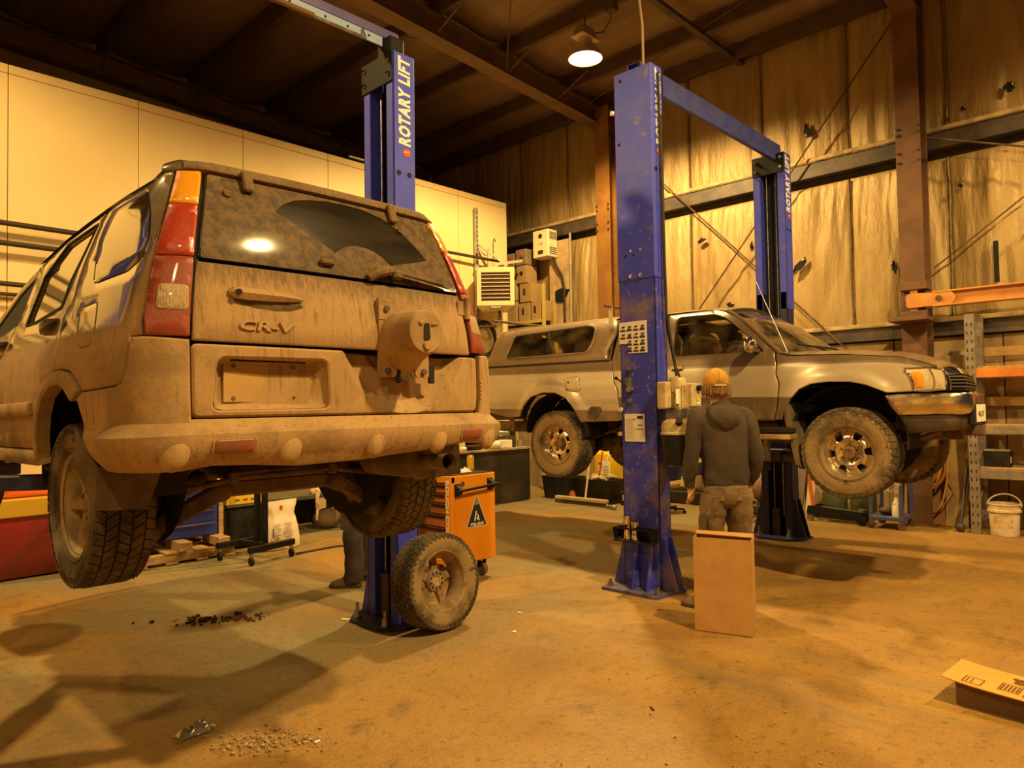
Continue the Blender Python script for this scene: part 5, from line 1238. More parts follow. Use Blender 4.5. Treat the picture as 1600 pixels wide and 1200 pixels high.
for s in (-.86, -.6, -.3, 0, .3, .6, .86): panel('grille_bar', [(s-.006, 1.62), (s+.006, 1.62), (s+.006, 1.76), (s-.006, 1.76)], pickup, M_pkdark, PK, step=.05, grid=.2, edge=.001, off=.003, thick=.02)
panel('grille_surround', [(-.88, 1.735), (.88, 1.735), (.87, 1.782), (-.87, 1.782)], pickup, M_chrome, PK, step=.05, grid=.1, edge=.004, off=.010)
M_bchr = mat('weathered chrome', (.74, .66, .54), .14, 1., c2=(.38, .27, .15), scale=6, lo=.42, hi=.70, rough2=.5)
ch = [(-1.30, 1.592), (-1.15, 1.600), (-.9, 1.600), (.9, 1.600), (1.15, 1.6), (1.30, 1.592), (1.25, 1.50), (1.19, 1.440), (.95, 1.447), (-.95, 1.447), (-1.19, 1.440), (-1.25, 1.50)]
bo = lambda s, z: .045+.012*math.sin(pi*max(0, min(1, (z-1.44)/.16)))
FB = panel('front_bumper', ch, pickup, M_bchr, PK, step=.03, grid=.03, edge=.008, offn=bo, thick=.05)
va = [(-1.185, 1.434), (-.9, 1.440), (.9, 1.440), (1.185, 1.434), (1.09, 1.30), (.95, 1.31), (.6, 1.345), (-.6, 1.345), (-.95, 1.31), (-1.09, 1.30)]
panel('bumper_valance', va, pickup, M_pkdark, PK, step=.04, grid=.06, edge=.008, off=.030, thick=.05)
p = Vector(pickup(-.55, 1.44)); b = MB(); b.box((p.x, p.y-.085, 1.445), (.30, .006, .13), .002); lp = b.build('license_plate', M_paper, PK, True)
text('4U7', M_dark_txt, lp, (p.x-.11, p.y-.089, 1.42), (1, 0, 0), (0, 0, 1), .06, fitw=.2, extrude=.001)
MB().box((p.x, p.y-.06, 1.44), (.34, .045, .17), .01).build('plate_mount', M_shell, PK, True)
# interior
M_seat = mat('grey brown seat cloth', (.13, .09, .055), .9, c2=(.08, .055, .035), scale=20); M_dash = mat('dark dashboard', (.03, .024, .018), .7)
for x in (TX-.36, TX+.36):
    b = MB(); b.box((x, 3.22, 1.72), (.46, .46, .16), .05); b.box((x, 3.50, 1.98), (.44, .13, .55), .05, Matrix.Rotation(-.2, 3, 'X')); st = b.build('seat', M_seat, PK, True)
    MB().box((x, 3.55, 2.245), (.24, .08, .15), .03).build('headrest', M_dash, st, True)
b = MB(); b.box((TX, 2.60, 1.88), (1.36, .34, .2), .05); b.build('dashboard', M_dash, PK, True)
b = MB(); c = V(TX+.36, 2.80, 1.98); b.tube([c+V(.18*math.cos(a), .08*math.sin(a), .165*math.sin(a)) for a in [2*pi*k/24 for k in range(24)]], .014, 8, closed=True); b.bar(c+V(-.17, 0, 0), c+V(.17, 0, 0), .03, .02); b.build('steering_wheel', M_dash, PK, True)
b = MB(); b.box((TX, 3.3, 1.5), (1.44, 1.9, .06)); b.build('cab_floor', M_shell, PK, True)
b = MB(); b.box((TX, 4.2, 1.80), (1.40, .04, .5)).box((TX-.55, 4.2, 2.23), (.3, .04, .4)).box((TX+.55, 4.2, 2.23), (.3, .04, .4)); b.build('cab_back', M_shell, PK, True)
b = MB(); b.box((TX, 5.55, 1.72), (1.42, 2.6, .04)); b.build('bed_floor', M_shell, PK, True)
for x, y, z, sx, sy, sz in ((TX-.25, 4.85, 2.0, .5, .5, .52), (TX+.3, 5.0, 2.05, .4, .35, .6)): MB().box((x, y, z), (sx, sy, sz), .03).build('cargo_box', mat('dark cargo', (.06, .045, .03), .7), PK, True)
# chassis
b = MB()
for x in (TX-.38, TX+.38): b.box((x, 4.0, 1.30), (.07, 5.4, .13), .01)
for y in (1.6, 2.6, 4.0, 5.8): b.box((TX, y, 1.30), (.76, .09, .1), .01)
b.build('chassis_frame', M_under, PK, True)
for y, z in ((5.11, 1.13), (2.04, 1.14)):
    b = MB(); b.cyl((TX-.68, y, z), (TX+.68, y, z), .045, 14); b.sphere((TX+(.1 if y > 4 else -.15), y, z), .14, 14, 8); b.build('axle', M_under, PK, True)
    for x in (TX-.45, TX+.45):
        b = MB(); b.tube([(x, y-.6, 1.30), (x, y-.3, 1.20), (x, y, 1.175), (x, y+.3, 1.20), (x, y+.65, 1.30)], .035, 8, flat=.5); b.tube([(x, y+.12, 1.12), (x+.08*(1 if x < TX else -1), y+.2, 1.45)], .03, 8); b.build('leaf_spring', M_under, PK, True)
b = MB(); b.box((TX-.2, 3.0, 1.25), (.3, 1.0, .16), .04).cyl((TX-.1, 3.4, 1.2), (TX, 5.0, 1.15), .035, 10).box((TX+.2, 4.4, 1.25), (.35, .9, .18), .04); b.build('gearbox', M_under, PK, True)
# running boards and flaps
M_tread_plate = mat('tread plate', (.62, .44, .16), .45, .5, c2=(.45, .30, .11), scale=12, bump=.4, bscale=120)
for sg in (-1, 1):
    x = TX+sg*.86; b = MB(); b.box((x, 3.32, 1.255), (.17, 1.75, .045), .008); rbn = b.build('running_board', M_tread_plate, PK, True)
    b = MB(); b.box((x-sg*.0, 3.32, 1.31), (.10, 1.75, .05), .01); b.build('rocker_panel', M_shell, PK, True)
    f = (lambda q: q) if sg < 0 else (lambda q: 2*TX-q)
    b = MB(); b.loft([[V(f(5.985), 2.50, 1.55), V(f(5.975), 2.495, 1.40), V(f(5.985), 2.41, 1.02), V(f(6.02), 2.39, .985), V(f(6.28), 2.40, .985), V(f(6.28), 2.50, 1.55)], [V(f(5.985), 2.525, 1.55), V(f(5.975), 2.52, 1.40), V(f(5.985), 2.44, 1.02), V(f(6.02), 2.42, .985), V(f(6.28), 2.43, .985), V(f(6.28), 2.525, 1.55)]]); b.build('mud_flap', M_flap, PK, True, smooth=False)
# whip aerial
p = Vector(pickup(-1.975, 1.957)); b = MB(); b.cyl(p, p+V(0, 0, .02), .014, 10).tube([p, p+V(.06, .33, .75)], [.0055, .003], 6); b.build('aerial', M_steel, PK, True)
# wheels: pressed steel with six windows
M_steelrim = mat('chromed steel wheel', (.72, .60, .40), .20, .85, c2=(.40, .27, .12), scale=6, lo=.54, hi=.78, rough2=.5)
M_hub = mat('rusty hub', (.22, .125, .05), .85, .1, c2=(.12, .07, .03), scale=30)
def steelwheel(root, M4, rr, w):
    rim = rim_barrel(root, M4, rr, w, M_steelrim); h = w/2; Rm = rr-.014
    prof = [(0, h*.30), (.055, h*.30), (.072, h*.34), (.095, h*.46), (.118, h*.50), (.145, h*.40), (.168, h*.22), (Rm, h*.20)]
    fn = lambda u, v: M4 @ V(u, v, hermite(prof, math.hypot(u, v)))
    outer = [(Rm*math.cos(2*pi*k/48), Rm*math.sin(2*pi*k/48)) for k in range(48)]; holes = []
    for k in range(6):
        a = 2*pi*(k+.5)/6; c, s = math.cos(a), math.sin(a); q = rnd_poly([(.114, -.022), (.162, -.034), (.162, .034), (.114, .022)], .010); holes.append([(x*c-y*s, x*s+y*c) for x, y in q])
    panel('wheel_disc', outer, fn, M_steelrim, rim, holes=holes, step=.014, grid=.02, edge=.002, thick=.008, sharp=60)
    b = MB(); b.lathe([(.052, h*.25), (.052, h*.62), (.046, h*.72), (.030, h*.74), (.030, h*.68), (0, h*.68)], n=24); hb = b.xf(M4).build('hub', M_hub, rim, True)
    for k in range(6):
        a = 2*pi*k/6; c = V(.072*math.cos(a), .072*math.sin(a), h*.30); MB().cyl(c, c+V(0, 0, .028), .012, 6, .009).xf(M4).build('lug_nut', M_hub, hb, True)
    MB().lathe([(0, -.01), (rr-.05, -.01)], n=32).xf(M4).build('brake_drum', M_shell, rim, True)
for (x, y, z, sg, sp) in ((6.125, 2.035, 1.130, -1, .1), (6.125, 5.11, 1.122, -1, .45), (7.555, 2.035, 1.130, 1, 0), (7.555, 5.11, 1.122, 1, 0)):
    M4 = axis_m((x, y, z), (sg, 0, 0), sp); ty = tyre(PK, M4, .372, .255, .198, M_tire2, M_tread, 'at', 40); steelwheel(ty, M4, .198, .20)
lift_arm(RL, 5.17, 3.38, 1.02, [(6.46, 2.9, 1.235), (6.46, 4.35, 1.235)], 1)
lift_arm(RL, 8.07, 3.48, 1.02, [(7.22, 2.9, 1.235), (7.22, 4.35, 1.235)], -1)

# ---------------------------------------------------------------- people
M_skin = mat('skin', (.62, .36, .20), .55, 0, (.52, .28, .15), 9, spec=.35)
M_hair = mat('sandy brown hair', (.24, .12, .035), .6, 0, (.13, .065, .02), 40, stretch=(1, 1, .15), bump=.5, bscale=90)
M_hood = mat('worn brown black hoodie', (.043, .029, .020), .92, 0, (.075, .050, .032), 4, .4, .7, .25, 30)
M_work = mat('tan work trousers', (.21, .14, .065), .9, 0, (.11, .072, .034), 5, .4, .66, .3, 40, c3=(.30, .21, .10), scale3=14, lo3=.58, hi3=.75)
M_boot = mat('scuffed tan boot', (.22, .12, .045), .8, 0, (.12, .07, .03), 12, bump=.3, bscale=50)
M_sole = mat('dark boot sole', (.05, .035, .02), .85)
M_cap = mat('mustard cap cloth', (.52, .27, .03), .85, 0, (.42, .21, .03), 8, bump=.2, bscale=120)
M_darkcl = mat('dark work clothes', (.035, .026, .02), .9, 0, (.06, .045, .03), 6, bump=.3, bscale=30)
M_shoe = mat('brown trainers', (.14, .09, .05), .8, c2=(.09, .06, .035), scale=15)
def catm(P, k):
    P = [Vector(p) for p in P]; out = []
    for i in range(len(P)-1):
        a, b, c, d = P[max(i-1, 0)], P[i], P[i+1], P[min(i+2, len(P)-1)]
        for j in range(k):
            t = j/k; out.append(.5*((2*b)+(c-a)*t+(2*a-5*b+4*c-d)*t*t+(3*b-a-3*c+d)*t**3))
    out.append(P[-1]); return out
def cloth(mb, path, rad, n=20, k=5, amp=.006, fr=(14, 30), caps=(True, True), seed=0., up=(1, 0, 0)):
    """tapered cloth tube; rad = (rx, ry) per joint, creased by noise"""
    P = catm(path, k); Rr = catm([V(r[0], r[1], 0) for r in rad], k); rings = []; u = Vector(up)
    for i, p in enumerate(P):
        t = (P[min(i+1, len(P)-1)]-P[max(i-1, 0)]).normalized(); x = (u-t*u.dot(t)).normalized(); y = t.cross(x); ring = []
        for j in range(n):
            a = 2*pi*j/n; d = x*math.cos(a)*Rr[i].x+y*math.sin(a)*Rr[i].y
            w = noise.noise(V(p.x*4+math.cos(a)*1.3+seed, p.y*4+math.sin(a)*1.3, p.z*fr[0]))*amp+noise.noise(V(math.cos(a)*2.2+seed*3, math.sin(a)*2.2, p.z*fr[1]))*amp*.6
            ring.append(p+d*(1+w/max(.02, d.length)))
        rings.append(ring)
    mb.loft(rings, True, *caps); return rings
def skin_body(name, m, root, joints, edges):
    me = bpy.data.meshes.new(name); me.from_pydata([tuple(j[:3]) for j in joints], edges, [])
    o = bpy.data.objects.new(name, me); COL.objects.link(o)
    md = o.modifiers.new('skin', 'SKIN'); md.use_smooth_shade = True
    sv = me.skin_vertices[0].data
    for i, j in enumerate(joints): sv[i].radius = (j[3], j[4] if len(j) > 4 else j[3])
    sv[0].use_root = True
    sd = o.modifiers.new('sub', 'SUBSURF'); sd.levels = 1; sd.render_levels = 1
    dg = bpy.context.evaluated_depsgraph_get(); me2 = bpy.data.meshes.new_from_object(o.evaluated_get(dg)); bpy.data.objects.remove(o)
    me2.materials.clear(); return link(name, me2, m, root, True, 180)
def hand_chain(J, E, wrist_i, w, d, side, curl=.5):
    """palm and five fingers below the wrist; d = hand direction, side = direction of the thumb"""
    d = Vector(d).normalized(); s = Vector(side); s = (s-d*s.dot(d)).normalized(); n = d.cross(s); w = Vector(w)
    pi_ = len(J); p = w+d*.045; J.append((p.x, p.y, p.z, .031, .020)); E.append((wrist_i, pi_))
    for k, (off, L) in enumerate(((.030, .076), (.010, .084), (-.010, .078), (-.029, .062))):
        b = w+d*.088+s*off; i0 = len(J); J.append((b.x, b.y, b.z, .0115, .0115)); E.append((pi_, i0)); prev = i0; dirn = d.copy()
        for q in (.42, .33, .25):
            dirn = (dirn+n*-curl*.9).normalized(); b = b+dirn*L*q; J.append((b.x, b.y, b.z, .0095, .0095)); E.append((prev, len(J)-1)); prev = len(J)-1
    b = w+d*.028+s*.026; i0 = len(J); J.append((b.x, b.y, b.z, .012, .012)); E.append((pi_, i0)); prev = i0; dirn = (d*.75+s*.6).normalized()
    for q in (.034, .028):
        b = b+dirn*q; dirn = (dirn*.8+d*.5-n*.25).normalized(); J.append((b.x, b.y, b.z, .0095, .0095)); E.append((prev, len(J)-1)); prev = len(J)-1
def face(root, hc, fwd, rt, m_skin):
    hc = Vector(hc); f = Vector(fwd).normalized(); r = Vector(rt).normalized(); u = V(0, 0, 1)
    b = MB(); b.sphere((0, 0, 0), 1, 10, 8, (.013, .020, .024)); b.xf(Matrix.Translation(hc+f*.096+u*-.022) @ Matrix((r, f, u)).transposed().to_4x4()); b.build('nose', m_skin, root)
    for s in (-1, 1):
        MB().sphere(hc+f*.078+r*.032*s+u*.012, .014, 10, 8).build('eye', mat('eye white', (.75, .68, .58), .3), root)
        b = MB(); b.sphere((0, 0, 0), 1, 10, 8, (.010, .022, .034)); b.xf(Matrix.Translation(hc+r*.078*s-f*.005+u*-.008) @ Matrix((r, f, u)).transposed().to_4x4()); b.build('ear', m_skin, root)
    b = MB(); b.sphere((0, 0, 0), 1, 10, 6, (.024, .008, .008)); b.xf(Matrix.Translation(hc+f*.086+u*-.060) @ Matrix((r, f, u)).transposed().to_4x4()); b.build('mouth', mat('lips', (.45, .18, .12), .5), root)
def boot(root, heel, toe, m, h=.17, name='boot', leg=None):
    heel = Vector(heel); d = (Vector(toe)-heel); L = d.length; d.normalize(); s = V(-d.y, d.x, 0); rings = []
    for t, w, z1 in ((-.02, .026, .10), (.03, .034, .15), (.18, .038, .16), (.34, .040, .125), (.5, .044, .095), (.68, .050, .078), (.85, .045, .062), (.96, .030, .050), (1.0, .012, .035)):
        c = heel+d*(t*L); rings.append([c+s*(w*math.cos(a))*(1 if math.sin(a) < .3 else .92)+V(0, 0, .022+(z1-.022)*(max(0, math.sin(a))**.7) if math.sin(a) > 0 else .020) for a in [2*pi*k/16 for k in range(16)]])
    b = MB(); b.loft(rings)
    sh = heel+d*.10*L; b.tube([sh+V(0, 0, .09), sh+V(0, 0, h)], [.050, .055], 14)
    o = b.build(name, m, root, False, 50)
    b = MB(); out = []
    for t, w in ((-.05, .028), (.0, .038), (.25, .039), (.5, .047), (.7, .054), (.88, .047), (1.0, .026), (1.03, .010)):
        c = heel+d*(t*L); out.append([c+s*w+V(0, 0, .001), c+s*w+V(0, 0, .026), c-s*w+V(0, 0, .026), c-s*w+V(0, 0, .001)])
    b.loft(out).build('sole', M_sole, o)
    for k in range(4):
        c = heel+d*(.36+.075*k)*L+V(0, 0, .128-.019*k); MB().tube([c+s*.028, c+V(0, 0, .008), c-s*.028], .004, 6).build('lace', mat('boot lace', (.35, .24, .1), .8), o)
    return o
# the man in the hoodie; local x = to his right as he stands with his back to us, y = forwards
PM = thing('person', 'person in a dark hoodie, tan work trousers and mustard cap, standing with back turned', 'person', (5.02, 2.60, 0), math.radians(-46.2))
hd = (-.034, .02, 1.668)
J = [(.015, 0, .96, .13, .10), (.01, .0, 1.12, .13, .10), (.0, .0, 1.32, .15, .10), (-.01, -.005, 1.46, .12, .09), (-.022, .0, 1.545, .052, .052), (-.030, .012, 1.60, .062, .068), (-.034, .02, 1.675, .078, .092), (-.034, .018, 1.75, .065, .08)]
E = [(i, i+1) for i in range(7)]
def limb(pts, start):
    prev = start
    for p in pts: J.append(p); E.append((prev, len(J)-1)); prev = len(J)-1
    return prev
la = limb([(-.150, 0, 1.45, .045), (-.235, -.02, 1.17, .042), (-.250, .035, .93, .028, .024)], 3)
ra = limb([(.150, 0, 1.44, .045), (.235, -.02, 1.15, .042), (.205, .05, .935, .028, .024)], 3)
limb([(-.075, 0, .86, .085), (-.105, .03, .50, .058), (-.125, -.005, .12, .042), (-.165, .06, .05, .035)], 0)
limb([(.095, 0, .86, .085), (.105, .03, .50, .058), (.110, .0, .12, .042), (.125, .08, .05, .035)], 0)
hand_chain(J, E, la, (-.250, .035, .93), (.12, .10, -1), (.75, .65, .1), .38)
hand_chain(J, E, ra, (.205, .05, .935), (-.02, .10, -1), (-.75, .65, 0), -.40)
body = skin_body('body', M_skin, PM, J, E)
face(PM, hd, (.12, 1, 0), (1, -.12, 0), M_skin)
# hoodie: torso, sleeves, ribbed hem and cuffs
b = MB()
cloth(b, [(.015, 0, .945), (.015, -.002, 1.0), (.012, -.005, 1.12), (.006, -.008, 1.27), (-.002, -.008, 1.40), (-.008, -.006, 1.475), (-.015, .0, 1.525), (-.020, .005, 1.56)], [(.163, .118), (.178, .128), (.176, .130), (.188, .135), (.196, .130), (.165, .110), (.095, .085), (.068, .07)], 28, 6, .008, (7, 15), seed=1.)
cloth(b, [(-.120, .0, 1.475), (-.178, -.005, 1.435), (-.215, -.012, 1.31), (-.238, -.02, 1.17), (-.252, .008, 1.04), (-.252, .03, .945)], [(.062, .062), (.074, .076), (.066, .070), (.056, .06), (.056, .056), (.043, .042)], 20, 6, .010, (13, 26), seed=4., up=(0, 1, 0))
cloth(b, [(.110, .0, 1.470), (.170, -.005, 1.425), (.212, -.012, 1.30), (.242, -.022, 1.15), (.232, .01, 1.03), (.207, .045, .955)], [(.062, .062), (.074, .076), (.066, .070), (.058, .06), (.054, .054), (.043, .042)], 20, 6, .010, (13, 26), seed=9., up=(0, 1, 0))
hoodie = b.build('hoodie', M_hood, PM, sharp=80)
b = MB(); cloth(b, [(.015, 0, .925), (.015, 0, .94), (.015, 0, .985)], [(.160, .116), (.168, .122), (.172, .126)], 40, 3, .003, (9, 9)); b.build('hem_band', M_hood, hoodie, sharp=80)
for q, w in (((-.252, .03, .945), (-.251, .034, .915)), ((.207, .045, .955), (.204, .052, .925))): b = MB(); b.tube([V(*q)+V(0, 0, .02), q, w], [.044, .043, .038], 18); b.build('cuff', M_hood, hoodie, sharp=60)
# the hood hanging down the back, open roll round the neck
b = MB(); R = []
for i in range(25):
    t = -1+2*i/24; a = t*2.35; c = V(-.02+.092*math.sin(a), .012-.078*math.cos(a)*1.05, 1.512-.024*math.cos(a)); th = .030+.014*math.cos(a/1.6); dr = V(math.sin(a), -math.cos(a), 0)
    R.append([c+dr*math.cos(q)*th*1.0+V(0, 0, math.sin(q)*th*.85) for q in [2*pi*k/12 for k in range(12)]])
b.loft(R)
R = []
for z, w, y0, y1 in ((1.535, .105, -.105, -.03), (1.49, .125, -.150, -.05), (1.45, .118, -.172, -.09), (1.405, .092, -.172, -.11), (1.365, .052, -.158, -.118), (1.342, .014, -.145, -.125)):
    ring = []
    for k in range(20):
        a = 2*pi*k/20; yc = (y0+y1)/2; x = -.012+w*math.cos(a); ring.append(V(x+.02*(1.55-z)*2, yc+(y1-y0)/2*math.sin(a)+.010*noise.noise(V(x*18, z*18, 2)), z+.025*math.cos(a)*0+.012*noise.noise(V(x*14, z*9, 5))))
    R.append(ring)
b.loft(R); b.build('hood', M_hood, hoodie, sharp=80)
# trousers
b = MB()
cloth(b, [(.015, 0, 1.0), (.015, 0, .93), (.014, -.008, .87), (.012, -.004, .80), (.012, 0, .765)], [(.140, .108), (.160, .118), (.174, .130), (.150, .112), (.05, .07)], 28, 5, .006, (9, 20), seed=2.)
cloth(b, [(-.080, -.005, .86), (-.088, .0, .73), (-.100, .012, .58), (-.112, .016, .45), (-.124, .0, .30), (-.126, -.008, .18), (-.122, .0, .07)], [(.100, .124), (.100, .112), (.088, .092), (.080, .086), (.076, .085), (.072, .080), (.074, .088)], 22, 6, .012, (13, 24), seed=5.)
cloth(b, [(.108, -.005, .86), (.112, .0, .73), (.112, .012, .58), (.112, .016, .45), (.114, .0, .30), (.114, -.008, .18), (.114, .0, .07)], [(.096, .124), (.098, .112), (.086, .092), (.080, .086), (.076, .085), (.072, .080), (.074, .088)], 22, 6, .012, (13, 24), seed=8.)
tr = b.build('trousers', M_work, PM, sharp=80)
def patch(x0, x1, z0, z1, cx, cz, rx, ry, name='pocket'):
    b = MB(); R = []
    for z in (z0, (z0+z1)/2, z1):
        row = []
        for i in range(7):
            a = x0+(x1-x0)*i/6; row.append(V(cx+rx*math.sin(a), -ry*math.cos(a), z))
        R.append(row)
    n = b.loft(R, False); b.loft([[q*1.0+V(0, .012, 0) for q in r] for r in R], False); b.build(name, M_work, tr, sharp=60)
patch(-.95, -.25, .825, .92, .005, 0, .174, .140); patch(.25, .90, .825, .92, .02, 0, .174, .140)
patch(-1.5, -.7, .52, .70, -.095, 0, .104, .112); 
b = MB(); b.tube([(-.12, -.125, .86), (-.15, -.125, .80), (-.165, -.115, .77)], .012, 8, flat=.5); b.build('tool_loop', M_work, tr)
boot(PM, (-.135, -.035, 0), (-.305, .115, 0), M_boot); boot(PM, (.105, -.03, 0), (.15, .21, 0), M_boot)
# hair and cap (worn forwards, strap at the back)
b = MB(); random.seed(11); c0 = Vector(hd)
for i in range(150):
    a = -pi/2+(random.random()-.5)*3.9; z = random.uniform(-.01, .035); d = V(math.cos(a), math.sin(a)*1.08, 0)
    p0 = c0+d*.074+V(0, 0, z+.015); p1 = c0+d*(.094+.010*random.random())+V(0, 0, z-.035); p2 = c0+d*(.080+.028*random.random())+V(.006*random.random(), 0, -.048-.024*random.random())
    b.tube([p0, p1, p2], [.012, .011, .003], 5)
R = []
for z, r in ((.03, .080), (0, .088), (-.03, .086), (-.055, .076), (-.065, .06)): R.append([c0+V(r*math.cos(a), r*1.06*math.sin(a), z) for a in [-pi/2-1.9+3.8*k/14 for k in range(15)]])
b.loft(R, False); tag(b.build('hair', M_hair, PM, sharp=60), kind=None)
b = MB(); R = []
for k, (z, r) in enumerate(((.012, .092), (.045, .096), (.085, .092), (.115, .075), (.137, .048), (.149, .018), (.152, .003))): R.append([c0+V(r*math.cos(a), r*1.10*math.sin(a)+.004, z+.012*math.sin(a)*-1*(k < 2)) for a in [2*pi*j/28 for j in range(28)]])
b.loft(R, True, False, True); cp_ = b.build('cap', M_cap, PM, sharp=70)
b = MB(); R = []
for t in range(5):
    q = t/4; R.append([c0+V(.085*math.sin(a)*(1-.15*q)+.12*(.085*math.cos(a)+.085*q), .055+.05*math.cos(a)+.085*q*math.cos(a*.7), .022-.012*q-.018*(math.sin(a)**2)) for a in [-1.2+2.4*j/10 for j in range(11)]])
b.loft(R, False); b.build('cap_peak', M_cap, cp_, sharp=70)
b = MB(); b.prism([(.034*math.cos(a), .030*math.sin(a)) for a in [pi*j/10 for j in range(11)]], c0+V(0, -.1075, .022), (1, 0, 0), (0, .12, 1), .003); b.build('cap_opening', M_hair, cp_, smooth=False)
b = MB(); b.bar(c0+V(-.045, -.112, .018), c0+V(.045, -.112, .018), .004, .015); b.build('cap_strap', mat('tan strap', (.5, .36, .18), .7), cp_)
MB().sphere(c0+V(0, .004, .148), .008, 8, 6).build('cap_button', M_cap, cp_)
for a in (0, pi/3, 2*pi/3, pi, 4*pi/3, 5*pi/3): MB().tube([c0+V(r*1.012*math.cos(a+.5), r*1.012*1.1*math.sin(a+.5)+.004, z) for z, r in ((.03, .102), (.085, .098), (.115, .080), (.135, .052), (.147, .006))], .0018, 5).build('cap_seam', M_cap, cp_)
# the second worker: dark clothes, mostly hidden behind the wagon
P2 = thing('person', 'person in dark clothes and brown trainers, standing behind the wheel hanging over the left post', 'person', (3.63, 5.40, 0), math.radians(35))
hd2 = (0, .03, 1.64)
J = [(0, 0, .94, .13, .10), (0, .0, 1.12, .13, .10), (0, .0, 1.32, .15, .10), (0, 0, 1.45, .12, .09), (0, .0, 1.52, .055, .055), (0, .02, 1.58, .062, .068), (0, .03, 1.65, .078, .092), (0, .028, 1.73, .065, .08)]; E = [(i, i+1) for i in range(7)]
la = limb([(-.17, 0, 1.45, .055), (-.23, .0, 1.17, .042), (-.20, .16, .98, .028, .024)], 3); ra = limb([(.17, 0, 1.45, .055), (.23, .0, 1.17, .042), (.20, .16, .98, .028, .024)], 3)
limb([(-.09, 0, .84, .085), (-.11, .02, .49, .058), (-.13, -.01, .11, .042), (-.13, .08, .05, .035)], 0); limb([(.09, 0, .84, .085), (.11, .02, .49, .058), (.13, -.01, .11, .042), (.13, .08, .05, .035)], 0)
hand_chain(J, E, la, (-.20, .16, .98), (.1, .6, -.8), (1, .2, 0), .4); hand_chain(J, E, ra, (.20, .16, .98), (-.1, .6, -.8), (-1, .2, 0), -.4)
skin_body('body', M_skin, P2, J, E); face(P2, hd2, (0, 1, 0), (1, 0, 0), M_skin)
b = MB(); cloth(b, [(0, 0, .90), (0, 0, 1.0), (0, 0, 1.14), (0, -.005, 1.3), (0, -.005, 1.42), (0, 0, 1.49), (0, .005, 1.53)], [(.165, .12), (.172, .126), (.172, .126), (.188, .132), (.19, .125), (.12, .09), (.07, .07)], 24, 4, .008, (9, 18))
for s in (-1, 1): cloth(b, [(s*.115, 0, 1.45), (s*.18, 0, 1.41), (s*.215, 0, 1.28), (s*.232, .0, 1.16), (s*.222, .09, 1.06), (s*.202, .15, .99)], [(.062, .062), (.072, .074), (.064, .066), (.056, .058), (.052, .052), (.042, .042)], 16, 4, .008, (13, 26), seed=s, up=(0, 1, 0))
b.build('jacket', M_darkcl, P2, sharp=80)
b = MB(); cloth(b, [(0, 0, .97), (0, 0, .9), (0, 0, .82), (0, 0, .73)], [(.145, .11), (.165, .125), (.17, .13), (.105, .10)], 24, 4)
for s in (-1, 1): cloth(b, [(s*.09, 0, .85), (s*.098, .0, .7), (s*.11, .012, .52), (s*.12, .0, .36), (s*.13, -.008, .2), (s*.13, .0, .06)], [(.094, .106), (.094, .10), (.084, .088), (.08, .086), (.076, .082), (.078, .09)], 20, 6, .012, (13, 24), seed=s*3)
b.build('trousers', M_darkcl, P2, sharp=80)
for s in (-1, 1): boot(P2, (s*.13, -.055, 0), (s*.16, .20, 0), M_shoe, .13, 'trainer')
c0 = Vector(hd2); b = MB(); b.sphere(c0+V(0, -.01, .045), 1, 16, 10, (.088, .102, .085)); b.build('hair', M_hair, P2)

# ---------------------------------------------------------------- high bay lamps
M_bell = mat('lamp bell aluminium', (.62, .50, .32), .4, .6)
def bay_lamp(x, y, z, label):
    t = thing('high_bay_lamp', label, 'lamp', (x, y, z), 0, 'high bay lamps')
    b = MB(); b.lathe([(.235, 0), (.225, .03), (.20, .10), (.15, .17), (.10, .20), (.10, .26), (0, .26)], n=36); b.lathe([(.228, 0), (.19, .10), (.14, .165), (.0, .17)], n=36); b.build('reflector', M_bell, t)
    b = MB(); b.lathe([(0, .018), (.222, .018)], n=36); b.build('lens', M_bulb, t)
    b = MB(); b.box((0, 0, .36), (.34, .20, .16), .02, None, .75); b.build('ballast_box', mat('ballast enamel', (.30, .19, .10), .5), t)
    MB().box((0, 0, .277), (.36, .22, .012), .003).build('ballast_plate', mat('pale ballast plate', (.75, .62, .38), .5), t)
    zc = ceilz(x)-.2-z; b = MB(); b.cyl((0, 0, .43), (0, 0, zc), .012, 8); b.build('hanger', M_darksteel, t)
    b = MB(); b.tube([(0, .0, .26), (.16, .02, .26), (.19, .0, .34), (.16, 0, .42)], .008, 6); b.build('yoke', M_darksteel, t)
    b = MB(); b.tube([(.12, 0, .40), (.16, -.2, .36), (.08, -.38, .45), (.03, -.42, zc-.02)], .010, 8); b.build('supply_cord', M_rust, t)
    MB().box((0.0, -.45, zc-.05), (.12, .14, .10), .008).build('junction_box', M_purl, t)
    return t
LB = ['glowing high bay lamp hanging from the roof purlin beside the big rafter', 'high bay lamp over the open floor behind the wagon, mirrored in its rear glass', 'high bay lamp over the far side of the wagon, outside the view', 'high bay lamp over the empty floor beside the pickup nose, outside the view', 'high bay lamp over the empty near corner, outside the view']
for (x, y, z, p), l in zip(LAMPS, LB): bay_lamp(x, y, z, l)

# ---------------------------------------------------------------- things standing round the lifts
def solo(o, label, cat, group=None): return tag(o, label, cat, group)
